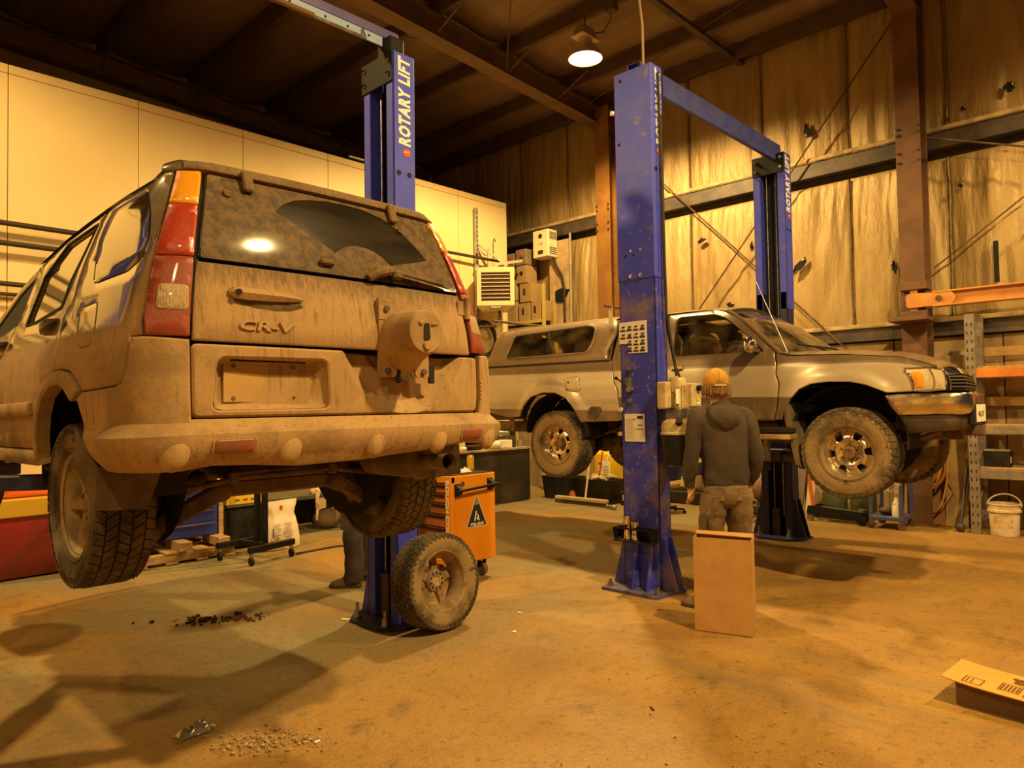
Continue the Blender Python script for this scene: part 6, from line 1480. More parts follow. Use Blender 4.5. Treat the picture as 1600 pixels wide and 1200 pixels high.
# loose wheel leaning on the left lift post, its back towards us
LW = thing('loose_wheel', 'muddy loose wheel leaning on the foot of the left blue post, inner side showing', 'wheel', (3.27, 3.99, 0))
M4 = axis_m((3.265, 3.905, .327), (-.03, .985, -.13), .15)
ty = tyre(LW, M4, .331, .215, .205, M_tire2, M_tread, 'at', 46); rm = alloy(ty, M4, .205, .20, M_alloy, M_under, back=True)
b = MB(); b.lathe([(.028, -.002), (.034, -.006), (.060, -.006), (.072, -.002), (.076, .012), (.076, .03)], n=32); pad = b.xf(M4).build('hub_pad', mat('bare hub face', (.42, .30, .18), .5, .4, c2=(.2, .13, .08), scale=30), rm, True)
for k in range(10):
    a = 2*pi*k/10; c = V(.055*math.cos(a), .055*math.sin(a), -.0055); MB().cyl(c, c+V(0, 0, -.0015), .009, 10).xf(M4).build('bolt_hole', M_shell, pad, True)
b = MB(); b.lathe([(.029, -.0025), (.0, -.0025)], n=20); b.xf(M4).build('centre_bore', mat('ochre cap inside', (.4, .27, .1), .6), pad, True)
# orange tool cart
M_orange = mat('orange powder coat', (.84, .30, .010), .32, 0, (.78, .27, .010), 3, coat=.35)
M_orange_d = mat('worn orange drawer', (.50, .15, .02), .45, c2=(.36, .11, .02), scale=6)
TC = thing('tool_cart', 'orange drawer tool cart with printed side, behind the loose wheel', 'tool cart', (4.39, 5.08, 0))
x0, x1, y0, y1, z0, z1 = 4.115, 4.655, 4.70, 5.47, .165, .945
b = MB(); b.box(((x0+x1)/2+.02, (y0+y1)/2, (z0+z1)/2), (x1-x0-.04, y1-y0, z1-z0), .008); b.box((x0+.02, y0+.04, (z0+z1)/2), (.05, .08, z1-z0), .006).box((x0+.02, y1-.03, (z0+z1)/2), (.05, .06, z1-z0), .006).box((x0+.02, (y0+y1)/2, z1-.035), (.045, y1-y0, .06), .006).box((x0+.02, (y0+y1)/2, z0+.02), (.045, y1-y0, .05), .006)
body = b.build('cabinet', M_orange, TC, True)
zt = z1-.075
for h in (.085, .085, .10, .115, .15, .13):
    b = MB(); b.box((x0+.018, (y0+y1)/2+.01, zt-h/2), (.03, y1-y0-.16, h-.014), .004); d = b.build('drawer', M_orange_d, TC, True)
    b = MB(); b.box((x0-.004, (y0+y1)/2+.01, zt-.018), (.022, y1-y0-.17, .020), .004); b.build('drawer_pull', M_black, d, True); zt -= h
b = MB(); b.tube([(x0+.06, y0-.01, .845), (x0+.06, y0-.055, .845)], .02, 10); bar = None
b = MB(); b.cyl((x0+.035, y0-.060, .815), (x1+.0, y0-.060, .845), .013, 12); bar = b.build('push_bar', M_black, TC, True)
for x, z in ((x0+.07, .817), (x1-.07, .842)): b = MB(); b.loft([[V(x-.035, y0, z-.055), V(x+.035, y0, z-.055), V(x+.035, y0, z+.055), V(x-.035, y0, z+.055)], [V(x-.014, y0-.06, z-.014), V(x+.014, y0-.06, z-.014), V(x+.014, y0-.06, z+.014), V(x-.014, y0-.06, z+.014)]]).build('bar_bracket', M_black, bar, True, smooth=False)
b = MB(); b.cyl((x0+.13, y0, .87), (x0+.13, y0-.008, .87), .022, 16); b.build('lock', M_steel, TC, True)
tri = [(-.135, 0), (.135, 0), (0, .30)]
b = MB(); b.prism(rnd_poly(tri, .01), (x0+.30, y0, .47), (1, 0, 0), (0, 0, 1), .0015); st = b.build('triangle_sticker', mat('silver sticker rim', (.62, .55, .42), .4), TC, True, smooth=False)
b = MB(); b.prism([(-.118, .010), (.118, .010), (0, .275)], (x0+.30, y0-.0015, .47), (1, 0, 0), (0, 0, 1), .001); b.build('sticker_field', M_dark_txt, st, True, smooth=False)
b = MB(); b.prism([(-.028, .20), (0, .262), (.028, .20)], (x0+.30, y0-.0026, .47), (1, 0, 0), (0, 0, 1), .001); b.build('sticker_peak', mat('grey print', (.28, .25, .2), .5), st, True, smooth=False)
text('STEEL RIDGE', M_white_txt, st, (x0+.30-.082, y0-.0035, .487), (1, 0, 0), (0, 0, 1), .03, fitw=.164, bold=.0012, extrude=.0006)
b = MB(); b.box((x0+.30, y0-.003, .4795), (.10, .001, .005)); b.build('print', M_white_txt, st, True)
for pl in ([(-.035, .055), (-.02, .055), (-.002, .135), (-.012, .15)], [(-.002, .07), (.012, .06), (.026, .075), (.024, .10), (.004, .12), (.004, .105), (.012, .095), (.013, .082), (.0, .09)], [(.018, .055), (.034, .055), (.030, .07)]):
    b = MB(); b.prism(pl, (x0+.30, y0-.0026, .47), (1, 0, 0), (0, 0, 1), .001); b.build('sticker_emblem', M_white_txt, st, True, smooth=False)
text('ROUGH COUNTRY', M_white_txt, TC, (x0-.0065, y0+.072, z1-.04), (0, 0, -1), (0, -1, 0), .062, fitw=.70, bold=.0015, extrude=.001)
text('009', mat('grey print', (.28, .25, .2), .5), TC, (x0-.0015, 5.32, .50), (0, -1, 0), (0, 0, 1), .05, extrude=.001)
b = MB(); b.box(((x0+x1)/2, (y0+y1)/2, z1+.003), (x1-x0-.03, y1-y0-.03, .008), .002); b.build('top_mat', M_black, TC, True)
for x, y in ((x1-.10, y0+.09), (x0+.09, y0+.09), (x1-.10, y1-.1), (x0+.09, y1-.1)):
    b = MB(); b.box((x, y, .158), (.09, .09, .012), .003).box((x-.032, y, .12), (.006, .05, .08), .002).box((x+.032, y, .12), (.006, .05, .08), .002); cs_ = b.build('caster_fork', M_black, TC, True)
    b = MB(); b.lathe([(.0, -.022), (.058, -.022), (.064, -.014), (.064, .014), (.058, .022), (0, .022)], (x, y, .064), 'X', 24); b.build('caster_wheel', mat('brown caster rubber', (.18, .11, .07), .6), cs_, True)
    MB().cyl((x-.04, y, .064), (x+.04, y, .064), .012, 8).build('axle', M_steel, cs_, True)
b = MB(); b.lathe([(0, 0), (.027, 0), (.033, .008), (.033, .125), (.027, .140), (.029, .145), (.0, .143)], (4.56, 4.93, z1+.007), n=24)
can = solo(b.build('drink_can', mat('golden drink can', (.72, .42, .03), .3, .4, c2=(.52, .30, .05), scale=35, lo=.5, hi=.62), None), 'golden drink can standing on the orange tool cart', 'can')
MB().lathe([(.0265, .1405), (.029, .146), (.0, .1435)], (4.56, 4.93, z1+.007), n=24).build('can_top', M_steel, can)
random.seed(2)
def rag(name, cx, cy, z, w, d, m, h=.03, n=14, seed=0):
    b = MB()
    for i in range(n+1):
        for j in range(n+1):
            u, v = i/n-.5, j/n-.5; e = 1-max(abs(u), abs(v))*2; k = .8+.25*noise.noise(V(u*3+seed, v*3, 1))
            b.v.append(V(cx+u*w*k, cy+v*d*k, z+.004+h*(.5+noise.noise(V(u*5+seed, v*5, seed)))*min(1, e*3)))
    for i in range(n):
        for j in range(n): a = i*(n+1)+j; b.f.append((a, a+n+1, a+n+2, a+1))
    return b.build(name, m, None, sharp=180)
solo(rag('rag', 4.36, 4.88, z1+.008, .24, .20, mat('blue and white rag', (.70, .62, .52), .9, 0, (.13, .14, .42), 9, .48, .55), .045, seed=1), 'crumpled blue and white rag on the orange tool cart beside the can', 'rag')
solo(rag('rag', 4.42, 5.12, z1+.008, .26, .16, mat('dark red brown rag', (.16, .06, .04), .9), .05, seed=5), 'dark folded rag at the back of the orange tool cart', 'rag')
# cardboard box standing by the man
A, B_, C_ = V(4.389, 2.512, 0), V(4.498, 2.142, 0), V(4.660, 2.200, 0); D_ = A+(C_-B_)
CB = thing('cardboard_box', 'tall brown cardboard box standing open-topped on the floor behind the man', 'box', tuple((A+C_)/2))
H = .635; U = V(0, 0, 1); t = .006; cen = (A+C_)/2
for p, q, nm in ((A, B_, 'front_wall'), (B_, C_, 'side_wall'), (C_, D_, 'rear_wall'), (D_, A, 'side_wall')):
    d = (q-p).normalized(); n = V(d.y, -d.x, 0); n = -n if n.dot(cen-p) > 0 else n
    b = MB(); lift = .018 if nm == 'rear_wall' else 0.; hh = H+lift
    b.loft([[p, q, q-n*t, p-n*t], [p+U*hh, q+U*hh, q+U*hh-n*t, p+U*hh-n*t]]); b.build(nm, M_card, CB, True, smooth=False)
b = MB(); b.loft([[A, B_, C_, D_], [q+U*.006 for q in (A, B_, C_, D_)]]).build('bottom_flap', M_card_dark, CB, True, smooth=False)
b = MB(); q0, q1 = D_+U*(H+.016), C_+U*(H+.016); inn = (A-D_).normalized(); b.add([q0, q1, q1+inn*.05+U*-.02, q0+inn*.06+U*-.012], [(0, 1, 2, 3)]); b.add([q+U*.004 for q in (q0, q1, q1+inn*.05+U*-.02, q0+inn*.06+U*-.012)], [(0, 1, 2, 3)]); b.build('top_flap', M_card, CB, True, smooth=False)
# flattened printed carton on the floor at the lower right
FB_ = thing('flattened_carton', 'printed yellow-brown carton lying flat on the bare floor, one flap raised off the ground', 'carton', (4.45, .6, 0))
P0, P1 = V(4.172, .984, .135), V(4.488, .958, .135); ax_ = (V(4.135, .629, .13)-P0).normalized(); ay_ = (P1-P0).normalized()
M_cardy = mat('yellow brown carton', (.62, .33, .06), .75, 0, (.55, .28, .05), 4, bump=.05, bscale=80)
b = MB(); rows = []
for k in range(13):
    tt = k/12*.78; z = .118+.018*math.exp(-tt*9); rows.append([P0*1+ax_*tt+V(0, 0, z-.135), P0+ay_*.33+ax_*tt+V(0, 0, z-.135+.004)])
b.loft([[r[0], r[1], r[1]+V(0, 0, -.005), r[0]+V(0, 0, -.005)] for r in rows]); b.build('carton_face', M_cardy, FB_, True, smooth=False)
b = MB(); a0 = P0+ax_*.06; b.loft([[V(a0.x+.03, a0.y, .0), V(a0.x+.28, a0.y-.02, .0), V(a0.x+.28, a0.y-.02, .112), V(a0.x+.03, a0.y, .112)], [V(a0.x-.01, a0.y-.62, .0), V(a0.x+.24, a0.y-.64, .0), V(a0.x+.24, a0.y-.64, .112), V(a0.x-.01, a0.y-.62, .112)]]); b.build('carton_body', M_card_dark, FB_, True, smooth=False)  # body sides coloured dark, the shade under the flap put into the colour
M_print = mat('brown carton print', (.12, .035, .015), .7)
nz_ = ay_.cross(ax_); nz_ = -nz_ if nz_.z < 0 else nz_
def on(u, v): q = P0+ax_*u+ay_*v; return V(q.x, q.y, .1185+.018*math.exp(-u*9)+.0015+.004*v/.33)
def rect(u0, v0, u1, v1, w=.004):
    b = MB()
    for (p, q) in (((u0, v0), (u1, v0)), ((u1, v0), (u1, v1)), ((u1, v1), (u0, v1)), ((u0, v1), (u0, v0))): b.bar(on(*p), on(*q), w, .001)
    b.build('printed_frame', M_print, FB_, True)
rect(.085, .03, .165, .115); rect(.235, .055, .32, .155); rect(.55, .05, .66, .12)
for k in range(5): MB().bar(on(.245+.016*k, .065), on(.245+.016*k, .145), .006, .001).build('print', M_print, FB_, True)
for k in range(2): MB().bar(on(.10+.02*k, .045), on(.10+.02*k, .10), .004, .001).build('print', M_print, FB_, True)
for (u, v) in ((.27, .20), (.27, .225), (.29, .245), (.255, .25)): MB().bar(on(u, v), on(u+.05, v), .014, .001).build('print', M_print, FB_, True)
text('GTX', M_print, FB_, on(.51, .175), -ax_, -ay_, .07, fitw=.10, bold=.002, extrude=.0008)
text('RACING', M_print, FB_, on(.46, .245), -ax_, -ay_, .03, fitw=.08, extrude=.0008); text('BOXES', M_print, FB_, on(.58, .12), -ax_, -ay_, .03, fitw=.08, bold=.001, extrude=.0008)
b = MB(); c = on(.36, .045); b.tube([c+V(.018*math.cos(a), .018*math.sin(a), 0) for a in [2*pi*k/16 for k in range(16)]], .002, 5, closed=True); b.build('printed_ring', M_print, FB_, True)
# floor litter
def scatter(name, cx, cy, sx, sy, n, r0, r1, m, label, cat, ang=0.):
    b = MB()
    for k in range(n):
        u, v = random.gauss(0, .4), random.gauss(0, .4); x = cx+sx*(u*math.cos(ang)-v*sy/sx*math.sin(ang)); y = cy+sx*(u*math.sin(ang)+v*sy/sx*math.cos(ang)); r = r0+(r1-r0)*random.random()**2
        b.sphere((x, y, r*.5), r, 5, 3, (1, .8+.4*random.random(), .6))
    return tag(b.build(name, m, None, smooth=False), label, cat, kind='stuff')
M_clod = mat('dark red brown clods', (.10, .045, .022), .95); M_grit = mat('brown grit', (.24, .15, .07), .95, c2=(.5, .36, .2), scale=60)
scatter('dirt', 2.33, 5.28, .42, .14, 150, .004, .022, M_clod, 'patch of dark mud clods fallen below the wagon axle', 'dirt', -.7)
scatter('dirt', 1.62, 3.18, .34, .16, 320, .003, .012, M_grit, 'fine grit shed below the tailgate near the crumpled wrapper', 'dirt', -.8)
scatter('dirt', .72, 5.15, .12, .1, 50, .004, .016, M_clod, 'small heap of mud clods at the left under the wagon', 'dirt')
scatter('gravel', 3.0, 1.5, 1.6, 1.2, 100, .003, .008, M_grit, 'loose grit scattered over the open floor', 'gravel')
for (x, y, w, d, r, nm, lb, m) in ((2.95, 4.55, .075, .03, -.6, 'paper_scrap', 'white paper scrap on the floor beside the left post foot', M_paper), (3.90, 3.70, .03, .03, 0, 'paper_scrap', 'tiny white crumb of paper on the open floor before the tool cart', M_paper), (3.55, 3.42, .045, .02, .3, 'paper_scrap', 'little pale flake on the floor in front of the loose wheel', M_paper), (3.12, 2.04, .05, .012, .9, 'twig', 'thin dark twig on the bare floor left of the flat carton', M_rust), (4.28, .72, .06, .012, 1.2, 'twig', 'pale splinter lying beside the flat carton', M_wood), (1.78, 3.0, .035, .012, .2, 'paper_scrap', 'slim white sliver by the fine grit under the tailgate', M_paper)):
    b = MB(); b.box((0, 0, .004), (w, d, .006), .002, Matrix.Rotation(.08, 3, 'Y')); b.xf(Matrix.Translation((x, y, 0)) @ Matrix.Rotation(r, 4, 'Z')); solo(b.build(nm, m, None), lb, 'scrap')
w_ = rag('wrapper', 1.43, 3.52, .002, .22, .09, mat('clear foil wrapper', (.5, .45, .4), .2, .7), .05, 10, 4); solo(w_, 'crumpled foil wrapper in the shadow below the tailgate', 'wrapper')

# ---------------------------------------------------------------- along the cream wall and under the wagon
def W3(b, name, m, par=None, **k): return b.build(name, m, par, True, **k)
# unit heater on its bracket
UH = thing('unit_heater', 'cream louvred unit heater hung at the end of the cream wall', 'heater', (8.60, 8.60, 3.605), math.radians(-46))
M_heat = mat('cream heater enamel', (.72, .58, .33), .4)
b = MB(); b.box((0, .17, 0), (.62, .42, .66), .012); W0 = b.build('cabinet', M_heat, UH)
b = MB()
for sx, sz, w, h in ((-.285, 0, .075, .66), (.285, 0, .075, .66)): b.box((sx, -.055, sz), (w, .05, h), .006)
b.box((0, -.055, .285), (.5, .05, .09), .006).box((0, -.055, -.29), (.5, .05, .08), .006); b.build('front_frame', M_heat, W0)
b = MB(); b.box((0, -.046, 0), (.5, .008, .52)); b.build('louvre_shadow', mat('dark heater inside', (.05, .018, .012), .7), W0)
for k in range(7): b = MB(); b.box((0, -.062, .20-.066*k), (.49, .026, .008), .002, Matrix.Rotation(.35, 3, 'X')); b.build('louvre', M_heat, W0)
b = MB(); b.loft([[V(-.31, -.08, -.33), V(.31, -.08, -.33), V(.31, .38, -.33), V(-.31, .38, -.33)], [V(-.22, .0, -.40), V(.22, .0, -.40), V(.22, .34, -.40), V(-.22, .34, -.40)]]); b.build('base_pan', M_heat, W0, smooth=False)
MB().box((0, -.075, -.36), (.2, .02, .035)).build('name_plate', M_dark_txt, W0); text('STERLING', M_white_txt, UH, V(8.60, 8.60, 3.605)+Matrix.Rotation(math.radians(-46), 3, 'Z') @ V(-.085, -.0875, -.37), Matrix.Rotation(math.radians(-46), 3, 'Z') @ V(1, 0, 0), (0, 0, 1), .03, fitw=.17, bold=.001, extrude=.001)
b = MB(); b.tube([(.06, .1, -.40), (.06, .1, -.62), (.0, .1, -.66), (-.45, .15, -.68), (-.5, .3, -.68)], .026, 10); b.build('gas_pipe', M_pipe, UH)
MB().box((-.42, .15, -.665), (.09, .05, .05), .01).build('gas_valve', mat('yellow valve', (.7, .5, .05), .5), UH)
b = MB(); b.tube([(-.42, .15, -.68), (-.42, .15, -1.3)], .016, 8); b.build('drop_pipe', M_pipe, UH)
HB = thing('heater_bracket', 'slotted steel post with a diagonal arm carrying the unit heater', 'bracket', (8.67, 9.14, 2.4))
b = MB(); b.box((8.67, 9.145, 3.8), (.07, .05, 2.6), .004); W3(b, 'slotted_post', M_galv, HB)
for k in range(30): MB().box((8.67, 9.119, 2.6+.083*k), (.022, .004, .045)).build('slot', M_dark_txt, HB, True)
b = MB(); b.bar((8.69, 9.11, 4.45), (9.05, 8.75, 4.05), .05, .04); W3(b, 'diagonal_arm', M_galv, HB)
b = MB(); b.bar((8.60, 9.1, 3.98), (9.15, 8.72, 3.98), .05, .04); b.bar((8.70, 8.75, 4.03), (9.62, 8.95, 4.25), .07, .05); W3(b, 'support_arm', mat('cream strut', (.66, .52, .3), .5), HB)
b = MB(); b.tube([(7.3, 9.08, 4.19), (8.92, 9.02, 4.18), (8.98, 8.9, 4.15), (8.98, 8.82, 4.02)], .026, 10); o = W3(b, 'air_line', M_pipe, HB)
b = MB(); b.tube([(8.9, 8.95, 4.2), (8.9, 8.95, 4.5), (8.93, 8.95, 4.56), (8.96, 8.95, 4.5)], .010, 6); W3(b, 'hook', M_pipe, o)
b = MB(); b.cyl((8.98, 8.84, 3.95), (8.98, 8.84, 4.12), .05, 12).bar((8.6, 9.0, 4.35), (8.72, 8.95, 4.22), .03, .03); W3(b, 'regulator', M_steel, o)
# coil of black hose on the wall
HC = thing('hose_coil', 'coil of black hose hung on the cream wall below the heater', 'hose', (8.75, 9.0, 2.6))
b = MB(); b.tube([(8.75+.30*math.cos(a)*(1+.06*math.sin(a*.7)), 9.08-.03*math.sin(a*.31), 2.72+.30*math.sin(a)+.012*a/6) for a in [2*pi*5*k/120 for k in range(121)]], .020, 7); W3(b, 'hose', M_rubber, HC)
MB().cyl((8.75, 9.15, 2.95), (8.75, 8.98, 3.0), .014, 8).build('hook', M_steel, HC, True)
# workbench under the heater and what lies on it
WB = thing('workbench', 'long black-fronted workbench with a pale top behind the orange cart', 'workbench', (7.1, 8.3, 0))
b = MB(); b.box((7.0, 8.32, .865), (3.48, .74, .035), .004); W3(b, 'bench_top', mat('pale scuffed bench top', (.52, .40, .24), .6, c2=(.3, .22, .12), scale=5), WB)
b = MB(); b.box((7.0, 7.99, .43), (3.42, .02, .83), .003).box((8.71, 8.32, .43), (.02, .68, .83), .003); W3(b, 'front_panel', mat('oily black panel', (.022, .019, .015), .5, c2=(.075, .052, .03), scale=2.4, lo=.45, hi=.72), WB)
for x in (5.32, 8.66): MB().box((x, 8.62, .42), (.06, .06, .84)).build('leg', M_black, WB, True)
zt = .884
def put(b, nm, m, lb, cat, grp=None, **k): return tag(b.build(nm, m, None, **k), lb, cat, grp)
M_pvc = mat('white pvc', (.82, .76, .66), .35)
b = MB(); b.tube([(7.80, 8.10, zt+.32), (7.80, 8.10, zt+.12), (7.82, 8.10, zt+.07), (7.88, 8.07, zt+.055), (8.0, 8.02, zt+.055)], .052, 16); b.tube([(7.96, 8.04, zt+.055), (8.03, 8.0, zt+.055)], .066, 18)
ob = put(b, 'pipe_elbow', M_pvc, 'white plastic pipe elbow on the workbench', 'pipe'); b = MB(); b.tube([(8.028, 8.002, zt+.055), (8.034, 7.998, zt+.055)], .05, 16); b.build('pipe_mouth', M_shell, ob)
b = MB(); b.box((8.22, 8.10, zt+.062), (.27, .15, .12), .006); put(b, 'white_carton', M_paper, 'small white carton on the workbench beside the pipe elbow', 'box')
b = MB(); b.box((7.86, 8.34, zt+.115), (.42, .16, .22), .03); put(b, 'tool_case', M_blackplastic, 'black tool case behind the white pipe elbow', 'case')
b = MB(); b.lathe([(0, 0), (.045, 0), (.045, .19), (.018, .23), (.018, .29), (0, .29)], (7.72, 8.22, zt), n=16); put(b, 'spray_bottle', M_blackplastic, 'black bottle standing left of the white pipe elbow', 'bottle')
BG = thing('bench_grinder', 'dark bench grinder with two guarded wheels on the workbench', 'grinder', (8.36, 8.32, zt))
b = MB(); b.cyl((8.28, 8.38, zt+.22), (8.46, 8.24, zt+.22), .07, 18).box((8.37, 8.31, zt+.07), (.14, .16, .14), .01); W3(b, 'motor', M_steel, BG)
for x, y in ((8.22, 8.43), (8.53, 8.19)): b = MB(); d = V(.09, -.07, 0).normalized(); c = V(x, y, zt+.22); b.cyl(c-d*.03, c+d*.03, .125, 22); o = W3(b, 'wheel_guard', M_black, BG); MB().cyl(c+d*.03, c+d*.034, .05, 14).build('wheel_nut', M_steel, o, True)
b = MB(); b.lathe([(0, 0), (.05, 0), (.055, .14), (.05, .15), (.05, .2), (0, .2)], (8.40, 8.06, zt), n=16); put(b, 'jar', mat('dark jar', (.05, .04, .03), .2), 'dark glass jar standing before the bench grinder', 'jar')
b = MB(); b.box((7.55, 8.06, zt+.035), (.22, .13, .07), .015); put(b, 'drill_body', M_blackplastic, 'black power tool lying left of the white pipe elbow', 'tool')
b = MB(); b.box((7.30, 8.05, zt+.03), (.10, .09, .06), .02); put(b, 'paper_wad', M_paper, 'white paper wad at the near left of the workbench top', 'paper')
b = MB(); b.lathe([(0, 0), (.10, 0), (.11, .05), (.0, .05)], (7.43, 8.10, zt), n=18); put(b, 'steel_dish', M_black, 'flat black dish on the workbench beside the paper wad', 'dish')
b = MB(); b.lathe([(0, 0), (.04, 0), (.04, .10), (0, .10)], (8.60, 8.1, zt), n=14); put(b, 'steel_cup', M_galv, 'pale cup at the right end of the workbench', 'cup')
b = MB(); b.box((8.55, 8.4, zt+.17), (.22, .12, .34), .01); put(b, 'parts_box', M_card, 'upright brown carton at the back right of the workbench', 'box')
# low steel table under the wagon with rag and box
ST = thing('steel_table', 'low dark steel table seen beneath the wagon beyond the white sack', 'table', (4.55, 8.3, 0))
b = MB(); b.box((4.62, 8.3, .47), (1.16, .8, .05), .004); W3(b, 'table_top', mat('dark olive steel', (.05, .042, .025), .6, c2=(.09, .07, .04), scale=5), ST)
b = MB(); b.box((4.62, 8.68, .25), (1.1, .02, .45)); W3(b, 'rear_panel', M_darksteel, ST)
for x in (4.09, 5.12):
    for y in (7.95, 8.65): MB().box((x, y, .22), (.06, .06, .45), .004).build('leg', mat('dark olive leg', (.07, .055, .03), .6), ST, True)
b = MB(); b.sphere((0, 0, 0), 1, 14, 8, (.14, .07, .05)); b.xf(Matrix.Translation((4.78, 7.98, .53))); b.tube([(4.72, 7.90, .52), (4.705, 7.885, .42), (4.70, 7.885, .3), (4.695, 7.885, .18)], [.035, .022, .016, .010], 8)
for i, v in enumerate(b.v): b.v[i] = v+noise.noise_vector(v*14)*.02
put(b, 'rag', mat('soiled white rag', (.62, .48, .34), .9, c2=(.35, .16, .1), scale=14, lo=.5, hi=.6), 'soiled white rag hanging off the low steel table', 'rag')
b = MB(); b.sphere((5.05+.0, 8.22, .13), .22, 14, 8, (.9, .8, .6)); put(b, 'sand_bag', mat('brown canvas', (.20, .13, .07), .9), 'slumped brown canvas bag under the low steel table', 'bag')
# printed sack
SK = thing('absorbent_sack', 'white printed paper sack standing open on the floor behind the black wheeled stand', 'sack', (3.97, 7.42, 0))
b = MB(); R = []
for z, w, d in ((.0, .19, .10), (.03, .205, .115), (.12, .20, .11), (.25, .185, .095), (.34, .165, .07), (.38, .15, .045), (.42, .165, .05), (.47, .185, .04), (.53, .19, .025)):
    R.append([V(3.97+w*math.copysign(abs(math.cos(a))**.55, math.cos(a)), 7.43+d*math.copysign(abs(math.sin(a))**.6, math.sin(a)), z+.015*math.cos(a+1)*(z > .4))+noise.noise_vector(V(math.cos(a)*2, math.sin(a)*2, z*9))*(.008+.016*(.3 < z < .45)) for a in [2*pi*k/36 for k in range(36)]])
b.loft(R); bg = W3(b, 'sack_body', mat('white sack paper', (.78, .66, .50), .7, bump=.2, bscale=14), SK, sharp=70)
random.seed(9)
for k in range(16): x = 3.83+.13*(k % 2)+.02*random.random(); z = .29-.024*(k//2); MB().box((x+.03, 7.316+.0*z, z), (.06+.05*random.random(), .003, .006)).build('print', mat('grey print line', (.25, .2, .16), .7), bg, True)
for x, z, w, h, m in ((3.80, .10, .03, .03, M_red_txt), (3.95, .46, .03, .05, M_red_txt), (3.82, .2, .012, .10, M_dark_txt), (3.86, .05, .03, .022, M_dark_txt), (4.0, .05, .02, .02, M_dark_txt)): MB().box((x, 7.314 if z < .3 else 7.385, z), (w, .004, h)).build('print', m, bg, True)
# wheeled black stand
WS = thing('wheeled_stand', 'black steel stand on four casters in front of the white sack', 'stand', (3.55, 7.2, 0))
b = MB(); b.bar((3.30, 6.82, .155), (3.86, 6.95, .155), .05, .06, .004); W3(b, 'foot_bar', M_black, WS); b = MB(); b.bar((3.20, 7.32, .155), (3.76, 7.43, .155), .05, .06, .004); W3(b, 'foot_bar', M_black, WS)
b = MB(); b.bar((3.56, 6.88, .155), (3.47, 7.37, .155), .05, .05, .004); W3(b, 'cross_bar', M_black, WS)
for x, y in ((3.56, 7.0), (3.54, 7.12)): MB().box((x, y, .72), (.055, .045, 1.15), .004).build('upright', M_black, WS, True)
for x, y in ((3.33, 6.83), (3.83, 6.945), (3.23, 7.325), (3.73, 7.425)):
    b = MB(); b.box((x, y, .11), (.03, .03, .04)); f = W3(b, 'caster_fork', M_steel, WS); MB().cyl((x-.014, y, .042), (x+.014, y, .042), .042, 16).build('caster_wheel', M_black, f, True)
b = MB(); b.tube([(3.9, 6.98, .012), (4.4, 7.0, .012), (5.2, 6.7, .012), (6.2, 6.9, .012)], .010, 6); put(b, 'air_hose', M_rubber, 'thin black hose lying across the floor beside the wheeled stand', 'hose')
# black bin with yellow case
BN = thing('storage_bin', 'tall black storage bin behind the wheeled stand, yellow case on its lid', 'bin', (3.77, 7.98, 0))
b = MB(); b.box((3.77, 7.98, .235), (.50, .42, .46), .03, None, 1.06); W3(b, 'bin_body', M_blackplastic, BN); b = MB(); b.box((3.77, 7.98, .475), (.56, .47, .03), .01); W3(b, 'lid', M_blackplastic, BN)
YC = thing('yellow_case', 'yellow ribbed case lying on the black storage bin', 'case', (3.72, 7.92, .492)); b = MB(); b.box((3.72, 7.92, .55), (.46, .34, .11), .01); W3(b, 'case_body', mat('yellow plastic', (.78, .52, .04), .4), YC)
for k in range(3): MB().box((3.62+.09*k, 7.747, .55), (.05, .006, .012)).build('print', M_dark_txt, YC, True)
b = MB(); b.box((4.06, 7.66, .17), (.14, .14, .34), .01); put(b, 'oil_jug', M_blackplastic, 'black square jug on the floor behind the white sack', 'jug')
# pallet with blocks and the blue tool chest
PL = thing('pallet', 'wooden pallet under the blue chest below the raised wagon', 'pallet', (2.85, 7.95, 0))
for y in (7.55, 7.95, 8.40): MB().box((2.82, y, .07), (1.30, .09, .085), .004).build('stringer', M_wood, PL, True)
for x in (2.23, 2.52, 2.82, 3.12, 3.41): MB().box((x, 7.97, .122), (.14, .98, .02), .003).build('deck_board', M_wood, PL, True); MB().box((x, 7.97, .017), (.12, .98, .02), .003).build('deck_board', M_wood, PL, True)
for k, x in enumerate((2.52, 2.93, 3.32)):
    b = MB(); b.box((x, 7.62, .133+.045), (.12, .42, .09), .005); put(b, 'timber_block', M_wood, ('leftmost timber block on the pallet edge', 'middle timber block on the pallet edge', 'timber block on the pallet nearest the black bin')[k], 'block', 'timber blocks on the pallet')
CH = thing('tool_chest', 'dark blue steel tool chest standing on the timber blocks of the pallet', 'tool chest', (2.72, 7.95, .225))
M_chest = mat('royal blue enamel', (.03, .045, .33), .35, coat=.3)
b = MB(); b.box((2.76, 7.95, .525), (1.18, .62, .60), .01); W3(b, 'cabinet', M_chest, CH)
for z, h in ((.30, .13), (.44, .12), (.57, .12), (.70, .12)):
    b = MB(); b.box((2.76, 7.637, z), (1.12, .012, h), .004); d = W3(b, 'drawer', M_chest, CH); MB().box((2.76, 7.628, z+h*.42), (1.10, .018, .012), .003).build('drawer_pull', M_chrome, d, True)
b = MB(); b.box((3.385, 7.66, .42), (.05, .05, .62), .004); put(b, 'yellow_batten', M_wood, 'upright pale batten between the blue chest and the black bin', 'batten')
